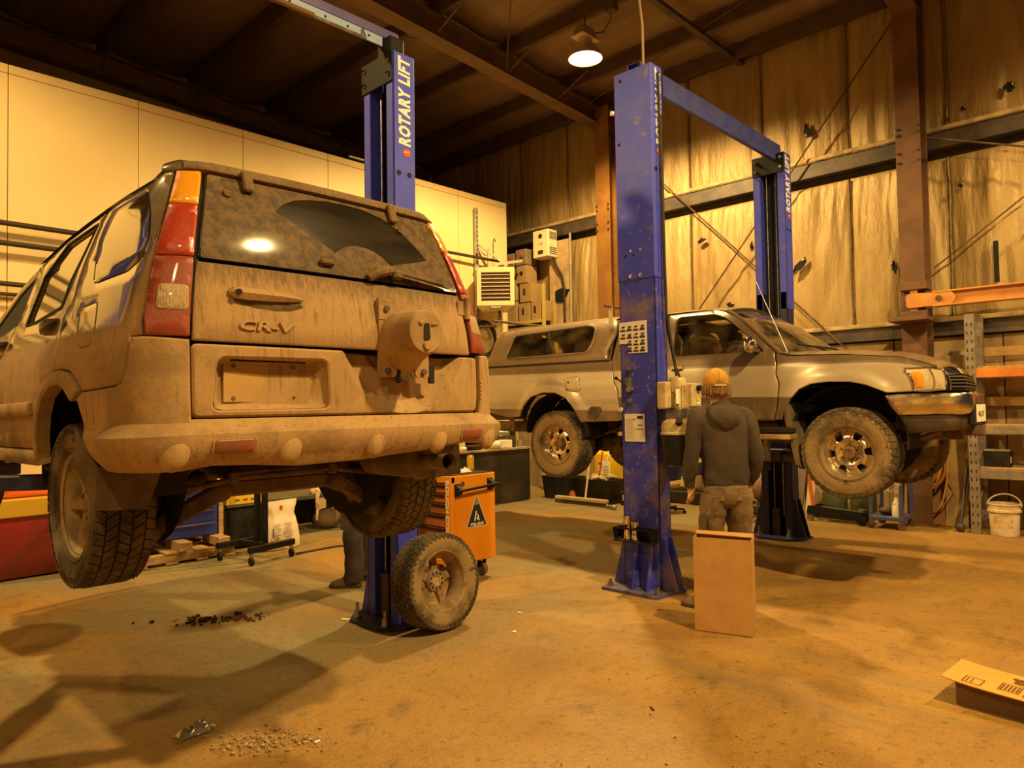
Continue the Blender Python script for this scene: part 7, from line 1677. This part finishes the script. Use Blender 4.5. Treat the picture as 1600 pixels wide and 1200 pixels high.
# red steel bin with its yellow rim at the left edge
RB = thing('red_scrap_bin', 'red dented steel bin with yellow rim, half behind the near wagon wheel', 'bin', (1.2, 8.4, 0))
M_redp = mat('dented red paint', (.36, .028, .022), .30, 0, (.26, .03, .028), 3, bump=.25, bscale=9, coat=.4, c3=(.22, .10, .06), scale3=20, lo3=.66, hi3=.75)
b = MB(); R = []
for z, y in ((.02, 7.99), (.14, 7.955), (.33, 7.935), (.52, 7.95), (.59, 7.97)): R.append([V(-.6, y, z), V(2.10, y, z), V(2.10, 8.6, z), V(-.6, 8.6, z)])
b.loft(R); W3(b, 'bin_body', M_redp, RB, sharp=50)
b = MB(); b.box((.75, 8.27, .67), (2.72, .66, .17), .01); W3(b, 'yellow_rim', mat('yellow steel rim', (.80, .50, .045), .4, coat=.2), RB)
b = MB(); b.box((1.28, 8.2, .80), (1.5, .3, .09), .005); b.box((1.28, 8.05, .785), (1.5, .04, .03), .003); W3(b, 'orange_channel', mat('orange red channel', (.72, .16, .03), .35), RB)
b = MB(); b.sphere((1.50, 8.05, .855), .03, 8, 6); W3(b, 'bolt', M_black, RB); b = MB(); b.sphere((1.29, 7.93, .49), .045, 10, 8).cyl((1.29, 7.95, .49), (1.29, 7.86, .51), .022, 10); W3(b, 'valve', M_steel, RB)
b = MB(); b.box((1.72, 8.35, .885), (.5, .3, .07), .02); put(b, 'grey_cover', mat('grey plastic cover', (.35, .28, .2), .5), 'grey moulded cover lying on the orange channel of the red bin', 'cover')

# ---------------------------------------------------------------- corner shelf and right wall
# mesh of stacked cartons at the far corner
CR = thing('corner_rack', 'yellow-posted rack with stacked cartons in the far corner by the cream wall', 'rack', (10.0, 9.0, 0))
M_yelsteel = mat('dull yellow steel', (.50, .38, .10), .5)
for y in (8.56, 9.62): MB().box((9.80, y, 1.9), (.06, .05, 3.8), .004).build('post', M_yelsteel, CR, True)
for x in (10.14,):
    for y in (8.56, 9.62): MB().box((x, y, 1.9), (.06, .05, 3.8), .004).build('post', M_yelsteel, CR, True)
for z in (2.40, 2.98, 3.12): b = MB(); b.box((9.80, 9.09, z), (.035, 1.06, .06), .004); W3(b, 'beam', M_yelsteel, CR)
b = MB(); b.box((9.97, 9.09, 3.02), (.38, 1.06, .03)); W3(b, 'shelf_board', M_ply, CR)
b = MB(); b.bar((9.80, 8.60, 2.5), (9.80, 8.95, 2.95), .03, .03); W3(b, 'diagonal_brace', M_rust, CR)
for y in (8.7, 9.2): b = MB(); b.cyl((9.80, y-.2, 2.52), (9.80, y+.22, 2.50), .04, 12); W3(b, 'stored_tube', mat('grey tube', (.4, .32, .22), .5), CR)
M_cardo = mat('dull stored cardboard', (.40, .26, .11), .8, c2=(.34, .22, .09), scale=4)
random.seed(21)
BX = [(9.40, 3.135, .30, .42, 'lowest wide carton beside the corner post of the rack', 0), (9.06, 3.135, .30, .36, 'low carton in the middle of the corner rack', 1), (8.76, 3.135, .26, .38, 'low carton at the right of the corner rack', 1), (9.42, 3.565, .34, .40, 'large plain carton on the left stack of the corner rack', 0), (9.02, 3.505, .32, .36, 'printed pale carton in the middle of the corner stack', 1), (9.44, 3.975, .26, .24, 'small carton with a dark window, upper left of the corner stack', 2), (9.12, 3.875, .28, .34, 'carton with a round emblem below the red printed box', 2), (9.44, 4.225, .28, .26, 'dusty bin on top of the left stack in the corner', 3), (9.13, 4.225, .28, .30, 'grey box with red print topping the corner stack', 3)]
for (y, z, w, h, lb, kd) in BX:
    t = thing('stored_carton', lb, 'box', (9.95, y, z), 0, 'cartons on the corner rack'); m = (M_cardo, M_cardo, M_cardo, mat('dusty grey box', (.20, .15, .10), .7, c2=(.28, .2, .12), scale=6))[kd]
    b = MB(); b.box((9.96, y, z+h/2), (.30, w-.02, h-.006), .005); bd = W3(b, 'carton', m, t)
    MB().box((9.96, y, z+h-.002), (.302, .05, .003)).build('tape', mat('brown tape', (.42, .30, .14), .3), t, True)
    if kd == 1: MB().box((9.808, y+.03, z+h*.55), (.003, .05, h*.35)).build('print', M_dark_txt, t, True)
    if kd == 2: b = MB(); b.cyl((9.809, y, z+h*.55), (9.806, y, z+h*.55), .045, 16); W3(b, 'print', M_dark_txt, t)
    if kd == 3: MB().box((9.808, y-.02, z+h*.6), (.003, .10, .03)).build('print', M_red_txt, t, True); MB().box((9.808, y-.02, z+h*.45), (.003, .08, .03)).build('print', M_dark_txt, t, True)
b = MB(); b.box((10.13, 8.42, 3.75), (.03, .52, 1.75), .004); bb = put(b, 'backing_board', M_ply, 'plywood backing board on the wall under the white control unit', 'board')
b = MB(); b.prism([(-.16, -.13), (.0, -.16), (.1, -.06), (.17, .06), (.05, .08), (-.02, .10), (-.16, .06)], (10.105, 8.36, 3.62), (0, -1, 0), (0, 0, 1), .02); put(b, 'dark_bracket', M_black, 'black metal bracket screwed to the plywood backing board', 'bracket', smooth=False)
CU = thing('control_unit', 'cream ventilated control unit on the wall above the carton stack', 'control box', (9.98, 8.66, 4.30))
b = MB(); b.box((9.98, 8.66, 4.56), (.26, .38, .51), .012); W3(b, 'housing', mat('cream unit enamel', (.80, .66, .42), .45), CU)
for z in (4.70, 4.42):
    for i in range(5):
        for j in range(4): MB().box((9.905+.04*i, 8.468, z-.055+.036*j), (.028, .006, .022)).build('vent_slot', M_dark_txt, CU, True)
b = MB(); b.cyl((9.848, 8.66, 4.70), (9.843, 8.66, 4.70), .045, 18); W3(b, 'badge', M_dark_txt, CU); MB().box((9.848, 8.66, 4.40), (.006, .12, .07)).build('display', M_dark_txt, CU, True)
text('110', M_dark_txt, CU, (9.846, 8.70, 4.53), (0, -1, 0), (0, 0, 1), .07, extrude=.001)
b = MB(); b.tube([(10.02, 8.50, 4.30), (10.04, 8.42, 4.1), (10.07, 8.34, 3.95), (10.085, 8.30, 3.7), (10.085, 8.30, 2.4)], .022, 8); W3(b, 'cable', M_rubber, CU)
b = MB(); b.tube([(10.07, 8.13, 4.70), (10.07, 8.13, 3.6), (10.07, 8.13, .3)], .020, 8); put(b, 'conduit', M_galv, 'grey conduit running down the wall beside the control unit', 'conduit')
# tubs, broom, yellow tote by the orange column
def tub(x, y, w, d, lb):
    t = thing('black_tub', lb, 'tub', (x, y, 0), 0, 'black plastic tubs'); n = 10; h = .36
    b = MB(); R = []
    for z, k in ((.0, .86), (h, 1.0), (h+.012, 1.05), (h+.014, 1.0), (.02, .82)): R.append([V(x+sx*w/2*k, y+sy*d/2*k, z) for sx, sy in ((-1, -1), (1, -1), (1, 1), (-1, 1))])
    b.loft(R, True, True, True); o = W3(b, 'tub_body', M_blackplastic, t, smooth=False)
    for k in range(8): yy = y-d/2+.05+(d-.1)*k/7; b = MB(); b.bar((x-w/2*.87-.002, yy, .02), (x-w/2-.002, yy, h-.02), .012, .012); W3(b, 'rib', M_blackplastic, o)
    return t
tub(9.22, 7.68, .40, .62, 'black plastic tub under the raised rear wheel of the pickup'); tub(9.20, 6.85, .40, .62, 'black plastic tub with rags and sticks beside the push broom')
b = MB()
for k in range(9): b.sphere((9.20+random.uniform(-.12, .12), 6.85+random.uniform(-.22, .22), .37+random.uniform(-.02, .05)), random.uniform(.05, .09), 8, 6, (1, 1, .6))
for i, v in enumerate(b.v): b.v[i] = v+noise.noise_vector(v*12)*.025
put(b, 'rag_heap', mat('pale rags', (.60, .48, .33), .9, c2=(.4, .3, .2), scale=10), 'heap of pale rags filling the tub beside the broom', 'rags', smooth=False)
for k, (dy, tz, m, lb) in enumerate(((.10, .86, M_paper, 'white stick leaning out of the black tub'), (.02, .80, M_red_txt, 'red and pale stick leaning out of the black tub'))):
    b = MB(); b.cyl((9.22, 6.95-dy*.3, .36), (9.26, 6.93-dy*2.2, tz), .014, 8); put(b, 'stick', m, lb, 'stick')
b = MB(); b.lathe([(0, 0), (.05, 0), (.05, .13), (.02, .19), (.02, .22), (0, .22)], (8.92, 7.25, 0), n=14); bt = put(b, 'cleaner_bottle', mat('orange red label', (.55, .16, .05), .5), 'orange labelled bottle standing between the two black tubs', 'bottle'); MB().lathe([(.0, .19), (.024, .19), (.024, .245), (0, .245)], (8.92, 7.25, 0), n=12).build('cap', M_black, bt)
b = MB(); b.box((9.2, 6.33, .11), (.22, .26, .22), .02); kt = put(b, 'small_case', M_blackplastic, 'small black printed case on the floor right of the rag tub', 'case'); MB().box((9.087, 6.33, .12), (.004, .12, .09)).build('print', M_paper, kt)
BR = thing('push_broom', 'wide push broom resting on the floor with its pale handle upright', 'broom', (8.76, 6.95, 0))
b = MB(); b.box((8.76, 6.95, .085), (.09, 1.0, .05), .006); W3(b, 'broom_block', mat('pale broom block', (.58, .44, .26), .7), BR); b = MB(); b.box((8.76, 6.95, .032), (.075, 1.0, .06), .004); W3(b, 'bristles', mat('brown bristles', (.10, .07, .04), .95, bump=.5, bscale=120), BR)
b = MB(); b.cyl((8.78, 6.88, .10), (9.02, 6.93, .86), .015, 10); W3(b, 'handle', mat('pale handle', (.72, .58, .38), .5), BR)
b = MB(); b.cyl((8.70, 6.40, .025), (8.62, 6.22, .025), .018, 10).sphere((8.70, 6.40, .03), .03, 10, 6).sphere((8.62, 6.22, .035), .045, 10, 6); put(b, 'iron_knuckle', M_steel, 'small grey steel knuckle bar on the floor beside the broom end', 'tool')
YT = thing('yellow_tote', 'yellow plastic tote in front of the orange column, beside the stickered blue post', 'tote', (9.64, 6.75, 0))
b = MB(); b.box((9.64, 6.75, .40), (.38, .98, .80), .06); W3(b, 'tote_body', mat('yellow tote plastic', (.80, .56, .02), .4, c2=(.7, .46, .02), scale=3), YT); b = MB(); b.box((9.64, 6.45, .82), (.30, .30, .08), .03); W3(b, 'tote_shoulder', mat('yellow tote plastic', (.8, .56, .02)), YT)
MB().box((9.448, 7.0, .52), (.004, .22, .20)).build('label', M_paper, YT, True); MB().box((9.446, 7.07, .59), (.004, .07, .045)).build('label_mark', M_dark_txt, YT, True)
for k in range(5): MB().box((9.4455, 6.98, .55-.025*k), (.003, .14, .006)).build('print', M_dark_txt, YT, True)
# stool and stuff behind the man
MS = thing('creeper_stool', 'low mechanic stool with a brown padded seat, seen left of the man', 'stool', (8.85, 5.48, 0))
b = MB(); b.lathe([(0, .36), (.18, .36), (.20, .385), (.195, .42), (.16, .435), (0, .435)], (8.85, 5.48, 0), n=24); W3(b, 'seat', mat('brown seat pad', (.36, .18, .08), .5), MS)
b = MB(); b.cyl((8.85, 5.48, .06), (8.85, 5.48, .37), .03, 10); W3(b, 'stem', M_black, MS)
for k in range(5): a = 2*pi*k/5; b = MB(); b.bar((8.85, 5.48, .07), (8.85+.26*math.cos(a), 5.48+.26*math.sin(a), .06), .03, .025); b.sphere((8.85+.26*math.cos(a), 5.48+.26*math.sin(a), .028), .027, 8, 6); W3(b, 'star_leg', M_black, MS)
b = MB(); b.box((9.95, 5.85, .45), (.2, .7, .5), .06)
for i, v in enumerate(b.v): b.v[i] = v+noise.noise_vector(v*5)*.04
put(b, 'canvas_bundle', mat('tan canvas', (.48, .36, .17), .9, c2=(.36, .26, .12), scale=5), 'tan canvas bundle against the wall beyond the mechanic stool', 'bundle'); b = MB(); b.box((9.95, 5.85, .1), (.35, .9, .2), .02); put(b, 'dark_crate', M_blackplastic, 'dark crate under the tan canvas bundle', 'crate')
# cables
CRL = thing('cable_reel', 'dark hose reel standing on the floor beside the far blue post', 'reel', (9.72, 4.42, 0))
for y in (4.30, 4.60): b = MB(); b.lathe([(.05, -.012), (.30, -.012), (.30, .012), (.05, .012)], (9.72, y, .32), 'Y', 24); W3(b, 'reel_flange', M_black, CRL)
b = MB(); b.tube([(9.72+.21*math.cos(a), 4.33+.24*a/(2*pi*7), .32+.21*math.sin(a)) for a in [2*pi*7*k/160 for k in range(161)]], .02, 7); W3(b, 'wound_hose', mat('brown hose', (.22, .12, .06), .6), CRL)
b = MB(); b.box((9.72, 4.45, .02), (.4, .36, .03)); W3(b, 'reel_foot', M_black, CRL)
b = MB(); b.box((9.75, 4.90, .30), (.36, .34, .60), .03); pb_ = put(b, 'battery_charger', M_blackplastic, 'black ribbed charger box beside the hose reel', 'charger'); 
for k in range(4): MB().box((9.566, 4.90, .42-.07*k), (.006, .28, .02)).build('rib', M_black, pb_)
CP = thing('cable_heap', 'tangled heap of black cables on the floor between the man and the far blue post', 'cables', (9.08, 4.45, 0)); random.seed(4)
for k in range(9):
    cx, cy = 9.08+random.uniform(-.12, .12), 4.45+random.uniform(-.14, .14); r = random.uniform(.16, .36); ph = random.random()*6; pts = []
    for i in range(41): a = 2*pi*i/40*1.1+ph; rr = r*(1+.22*math.sin(a*2+k)); pts.append((cx+rr*math.cos(a), cy+rr*.9*math.sin(a), .02+.018*k+.025*math.sin(a*3+k)+.02))
    b = MB(); b.tube(pts, .0095, 6); W3(b, 'cable', mat('black cable', (.03, .024, .02), .5) if k % 4 else mat('grey cable', (.30, .22, .14), .6), CP)
b = MB(); b.tube([(9.3, 4.2, .02), (9.0, 3.95, .012), (8.75, 3.85, .012), (8.5, 3.95, .05)], .010, 6); W3(b, 'cable', mat('black cable', (.03, .024, .02)), CP)
# floor jack and bits under the pickup nose
FJ = thing('floor_jack', 'long black floor jack with a red handle on the floor under the pickup front wheel', 'jack', (9.5, 3.35, 0))
for x in (9.42, 9.60): b = MB(); b.prism([(2.98, .06), (3.05, .04), (3.6, .05), (3.72, .09), (3.70, .19), (3.58, .20), (3.05, .12), (2.98, .10)], (x, 0, 0), (0, 1, 0), (0, 0, 1), .02); W3(b, 'side_plate', M_black, FJ, smooth=False)
b = MB(); b.bar((9.52, 3.55, .16), (9.52, 3.05, .13), .09, .06, .008); W3(b, 'lift_beam', M_blackplastic, FJ); MB().cyl((9.52, 3.06, .15), (9.52, 3.06, .185), .055, 16).build('saddle', M_steel, FJ, True)
for x, y, r in ((9.38, 3.02, .055), (9.65, 3.02, .055), (9.40, 3.66, .04), (9.64, 3.66, .04)): b = MB(); b.cyl((x-.02, y, r), (x+.02, y, r), r, 16); W3(b, 'jack_wheel', M_steel if r < .05 else M_black, FJ)
b = MB(); b.tube([(9.52, 3.66, .17), (9.53, 3.70, .45), (9.55, 3.74, .95)], .024, 10); W3(b, 'handle', mat('red orange handle', (.55, .12, .04), .45), FJ)
for y, x, lb in ((3.56, 10.0, 'squat dark green gas bottle against the wall behind the floor jack'), (3.20, 10.02, 'second dark green gas bottle with a yellow tag behind the floor jack')):
    b = MB(); b.lathe([(0, 0), (.15, 0), (.16, .03), (.16, .30), (.12, .38), (.05, .41), (.05, .46), (0, .46)], (x, y, 0), n=22); gb = put(b, 'gas_bottle', mat('dark olive green', (.06, .065, .03), .5), lb, 'gas bottle')
    if y < 3.2: MB().box((9.838, y+.02, .24), (.004, .06, .06)).build('tag', M_yel, gb)
for k, (y, h, m) in enumerate(((3.85, .75, M_ply), (4.00, .62, M_darksteel), (4.15, .85, M_darksteel))): b = MB(); b.bar((9.85, y, 0.01), (10.15, y+.03, h), .10, .03); put(b, 'offcut', m, ('tan plywood offcut leaning behind the floor jack', 'short dark offcut leaning beside the plywood one', 'tall dark offcut leaning by the far blue post')[k], 'board')
SC_ = thing('shop_cart', 'small blue two-shelf cart on casters at the wall below the pickup nose', 'cart', (9.50, 2.72, 0))
M_bcart = mat('dull blue steel', (.055, .07, .20), .5, c2=(.09, .085, .14), scale=6)
for z in (.13, .62): b = MB(); b.box((9.52, 2.72, z), (.46, .38, .05), .006); W3(b, 'shelf', M_bcart, SC_)
for x in (9.31, 9.73):
    for y in (2.55, 2.89): MB().box((x, y, .39), (.035, .035, .50)).build('corner_post', M_bcart, SC_, True); b = MB(); b.cyl((x-.015, y, .045), (x+.015, y, .045), .045, 14); f = W3(b, 'caster_wheel', M_rust, SC_); MB().box((x, y, .09), (.025, .05, .06)).build('caster_fork', M_steel, f, True)
b = MB(); b.sphere((9.5, 2.75, .20), .10, 12, 8, (1, 1.1, .5)); put(b, 'hub_cover', M_rust, 'rusty round hub cover on the lower shelf of the blue cart', 'car part')
b = MB(); b.lathe([(0, .155), (.045, .155), (.05, .17), (.05, .30), (.02, .35), (.02, .38), (0, .38)], (9.36, 2.50+.12, 0), n=14); put(b, 'white_bottle', M_pvc, 'white plastic bottle on the corner of the blue cart', 'bottle')
b = MB(); b.tube([(9.3, 2.9, .62), (9.27, 2.8, .5), (9.27, 2.65, .46), (9.28, 2.55, .55), (9.3, 2.52, .65)], .008, 6); put(b, 'grey_lead', M_galv, 'thin grey lead looped over the front of the blue cart', 'cable')
b = MB(); b.box((9.55, 2.62, .68), (.12, .14, .07), .02); put(b, 'cloth_scrap', M_paper, 'crumpled white cloth on top of the blue cart', 'rag')
# hoses hung on the wall, leaning boards, steel bar
HH = thing('hose_bundle', 'bundle of orange and tan hoses hanging on the wall beside the pickup nose', 'hoses', (10.1, 2.35, 0)); random.seed(8)
M_ohose = mat('tan orange hose', (.42, .21, .075), .6, c2=(.3, .14, .05), scale=12)
for k in range(9):
    y0_, w, d = 2.25+random.uniform(-.05, .1), random.uniform(.18, .42), random.uniform(.5, .95); top = 1.15; pts = []
    for i in range(25): a = pi*i/24; pts.append((9.93-.012*(k % 4), y0_+w*(1-math.cos(a))*.5*1.6-.05, top-d*math.sin(a)**.8-.04*k/9))
    b = MB(); b.tube(pts, .014, 7); W3(b, 'hose_loop', M_ohose, HH)
MB().cyl((10.22, 2.30, 1.16), (9.88, 2.30, 1.18), .02, 8).build('hook', M_rust, HH, True)
b = MB(); b.tube([(9.92, 2.35, 1.0), (9.90, 2.1, .5), (9.9, 2.25, .25), (9.95, 2.6, .2)], .008, 6); W3(b, 'loose_lead', M_ohose, HH)
for k, (y, h, w, m, lb) in enumerate(((2.95, .95, .12, M_ply, 'pale board leaning on the wall left of the hoses'), (2.80, .90, .07, M_wood, 'narrow timber leaning beside the pale board'), (2.66, .98, .10, M_ply, 'third leaning board, next to the rust brown sheet'), (2.40, .62, .34, mat('rust brown sheet', (.26, .12, .05), .7), 'rust brown sheet leaning on the wall under the hoses'), (2.12, 2.1, .24, mat('weathered ply strip', (.42, .29, .13), .8, c2=(.28, .18, .08), scale=3), 'tall weathered plywood strip leaning beside the grey rack'))):
    b = MB(); b.bar((9.98, y, .005), (10.20, y, h), w, .022, up=(1, 0, 0)); put(b, 'leaning_board', m, lb, 'board')
b = MB(); b.cyl((9.66, 2.02, .06), (9.98, 2.00, .74), .018, 10); b.sphere((9.65, 2.02, .055), .055, 14, 8); put(b, 'pry_bar', M_darksteel, 'dark steel bar with a ball end leaning by the grey rack post', 'bar')
# pallet rack with its beams
RK = thing('pallet_rack', 'grey slotted pallet rack with one orange beam at the right wall', 'rack', (9.9, .55, 0))
M_rackp = mat('grey rack steel', (.22, .19, .19), .5, .3, c2=(.32, .25, .18), scale=12)
for x in (9.66, 10.12):
    for y in (1.86, -.75):
        b = MB(); b.box((x, y, 1.27), (.07, .10, 2.54), .006); pp = W3(b, 'upright', M_rackp, RK)
        if x < 10 and y > 0:
            for k in range(24):
                for s in (-1, 1): MB().box((x-.034, y+s*.024, .12+.10*k), (.004, .014, .04)).build('slot', M_dark_txt, pp, True)
for k in range(5): b = MB(); b.bar((9.68, 1.86, .25+.45*k), (10.10, 1.86, .5+.45*k), .03, .02); W3(b, 'lattice', M_rackp, RK)
M_obeam = mat('orange rack beam', (.72, .25, .035), .45, c2=(.55, .19, .04), scale=5)
for z, h, m in ((1.85, .11, M_obeam), (1.19, .09, M_rackp), (.69, .11, M_rackp)):
    for x in (9.66, 10.12): b = MB(); b.box((x, .555, z), (.05, 2.52, h), .006); W3(b, 'beam', m, RK)
    b = MB(); b.box((9.89, .555, z+h/2+.012), (.46, 2.50, .02), .003); W3(b, 'shelf_board', M_wood, RK)
for z in (2.12, 1.52): b = MB(); b.box((10.20, .6, z), (.04, 2.5, .11), .004); put(b, 'wall_cleat', mat('yellow pine cleat', (.55, .36, .13), .7, c2=(.45, .28, .1), scale=3), 'upper pine cleat on the wall behind the pallet rack' if z > 2 else 'lower pine cleat on the wall behind the pallet rack', 'cleat')
BT = thing('car_battery', 'black car battery on the middle shelf of the grey rack', 'battery', (9.85, 1.66, .767)); b = MB(); b.box((9.85, 1.66, .767+.09), (.18, .26, .18), .008); W3(b, 'battery_case', M_blackplastic, BT); b = MB(); b.box((9.85, 1.66, .767+.188), (.17, .25, .02), .004); W3(b, 'battery_lid', M_galv, BT); MB().box((9.80, 1.528, .85), (.04, .004, .07)).build('label', M_paper, BT, True)
BK = thing('white_bucket', 'white pail with a worn label and wire handle at the foot of the grey rack', 'bucket', (9.72, 1.60, 0))
b = MB(); b.lathe([(0, .002), (.135, .002), (.14, .015), (.150, .27), (.166, .272), (.166, .295), (.153, .30), (.155, .345), (.165, .35), (.165, .362), (.148, .362), (.148, .30), (.13, .02), (0, .02)], (9.72, 1.60, 0), n=32); W3(b, 'pail', mat('white pail plastic', (.80, .70, .54), .45, c2=(.62, .46, .25), scale=6), BK, sharp=40)
b = MB(); b.lathe([(.1435, .09), (.149, .23)], (9.72, 1.60, 0), n=16, a0=2.5, a1=3.9); W3(b, 'label', mat('worn pail label', (.55, .33, .12), .7, c2=(.7, .55, .36), scale=12), BK)
b = MB(); b.tube([(9.72+.0*math.cos(a), 1.60+.165*math.cos(a), .33+.165*math.sin(a)) for a in [pi*k/16 for k in range(17)]], .008, 7); b.xf(Matrix.Translation((9.72, 1.6, .33)) @ Matrix.Rotation(.7, 4, 'Y') @ Matrix.Translation((-9.72, -1.6, -.33))); W3(b, 'handle', M_pvc, BK)
for z, m, lb in ((.0, M_blackplastic, 'lower black milk crate beside the white pail'), (.27, mat('brown crate plastic', (.10, .06, .03), .6), 'upper brown milk crate beside the white pail')):
    t = thing('milk_crate', lb, 'crate', (9.92, 1.20, z), 0, 'stacked milk crates'); 
    for dz in (.012, .07, .13, .19, .25):
        b = MB(); b.box((9.75, 1.20, z+dz), (.014, .34, .022)).box((10.09, 1.20, z+dz), (.014, .34, .022)).box((9.92, 1.03, z+dz), (.34, .014, .022)).box((9.92, 1.37, z+dz), (.34, .014, .022)); W3(b, 'crate_band', m, t)
    for x, y in ((9.75, 1.03), (9.75, 1.37), (10.09, 1.03), (10.09, 1.37), (9.75, 1.2), (9.92, 1.37)): MB().box((x, y, z+.13), (.02, .02, .256)).build('crate_post', m, t, True)
    MB().box((9.92, 1.20, z+.008), (.33, .33, .012)).build('crate_floor', m, t, True)
b = MB(); b.box((9.9, .7, .165), (.3, .4, .3), .01); put(b, 'rack_carton', M_card_dark, 'dark carton on the floor under the rack beyond the crates', 'box')
# swinging jib arm on the right hand column
JB = thing('jib_arm', 'orange steel jib arm hinged to the brown column above the pallet rack', 'jib crane', (9.9, 2.4, 2.8))
M_jib = mat('orange jib steel', (.60, .27, .06), .45, c2=(.5, .21, .05), scale=4)
b = MB(); b.box((9.80, .9, 2.855), (.14, 2.7, .02), .003).box((9.80, .9, 2.69), (.14, 2.7, .02), .003).box((9.80, .9, 2.77), (.03, 2.7, .15)); W3(b, 'arm_beam', M_jib, JB)
b = MB(); b.prism(rnd_poly([(-.16, -.09), (.34, -.08), (.38, 0), (.34, .07), (-.16, .09)], .05), (9.755, 2.38, 2.775), (0, -1, 0), (0, 0, 1), .02); W3(b, 'hinge_plate', M_jib, JB, smooth=False)
MB().cyl((9.80, 2.18, 2.775), (9.72, 2.18, 2.775), .035, 14).build('hinge_pin', M_rust, JB, True)
for z in (2.96, 2.60): b = MB(); b.box((9.85, 2.46, z), (.22, .30, .10), .008); W3(b, 'hinge_block', M_brown_steel, JB)
b = MB(); b.box((9.80, 2.46, 2.78), (.06, .08, .32)); W3(b, 'hinge_post', M_jib, JB)
b = MB(); b.box((9.70, 2.46, 2.53), (.5, .42, .05), .006); W3(b, 'support_plate', M_brown_steel, JB)
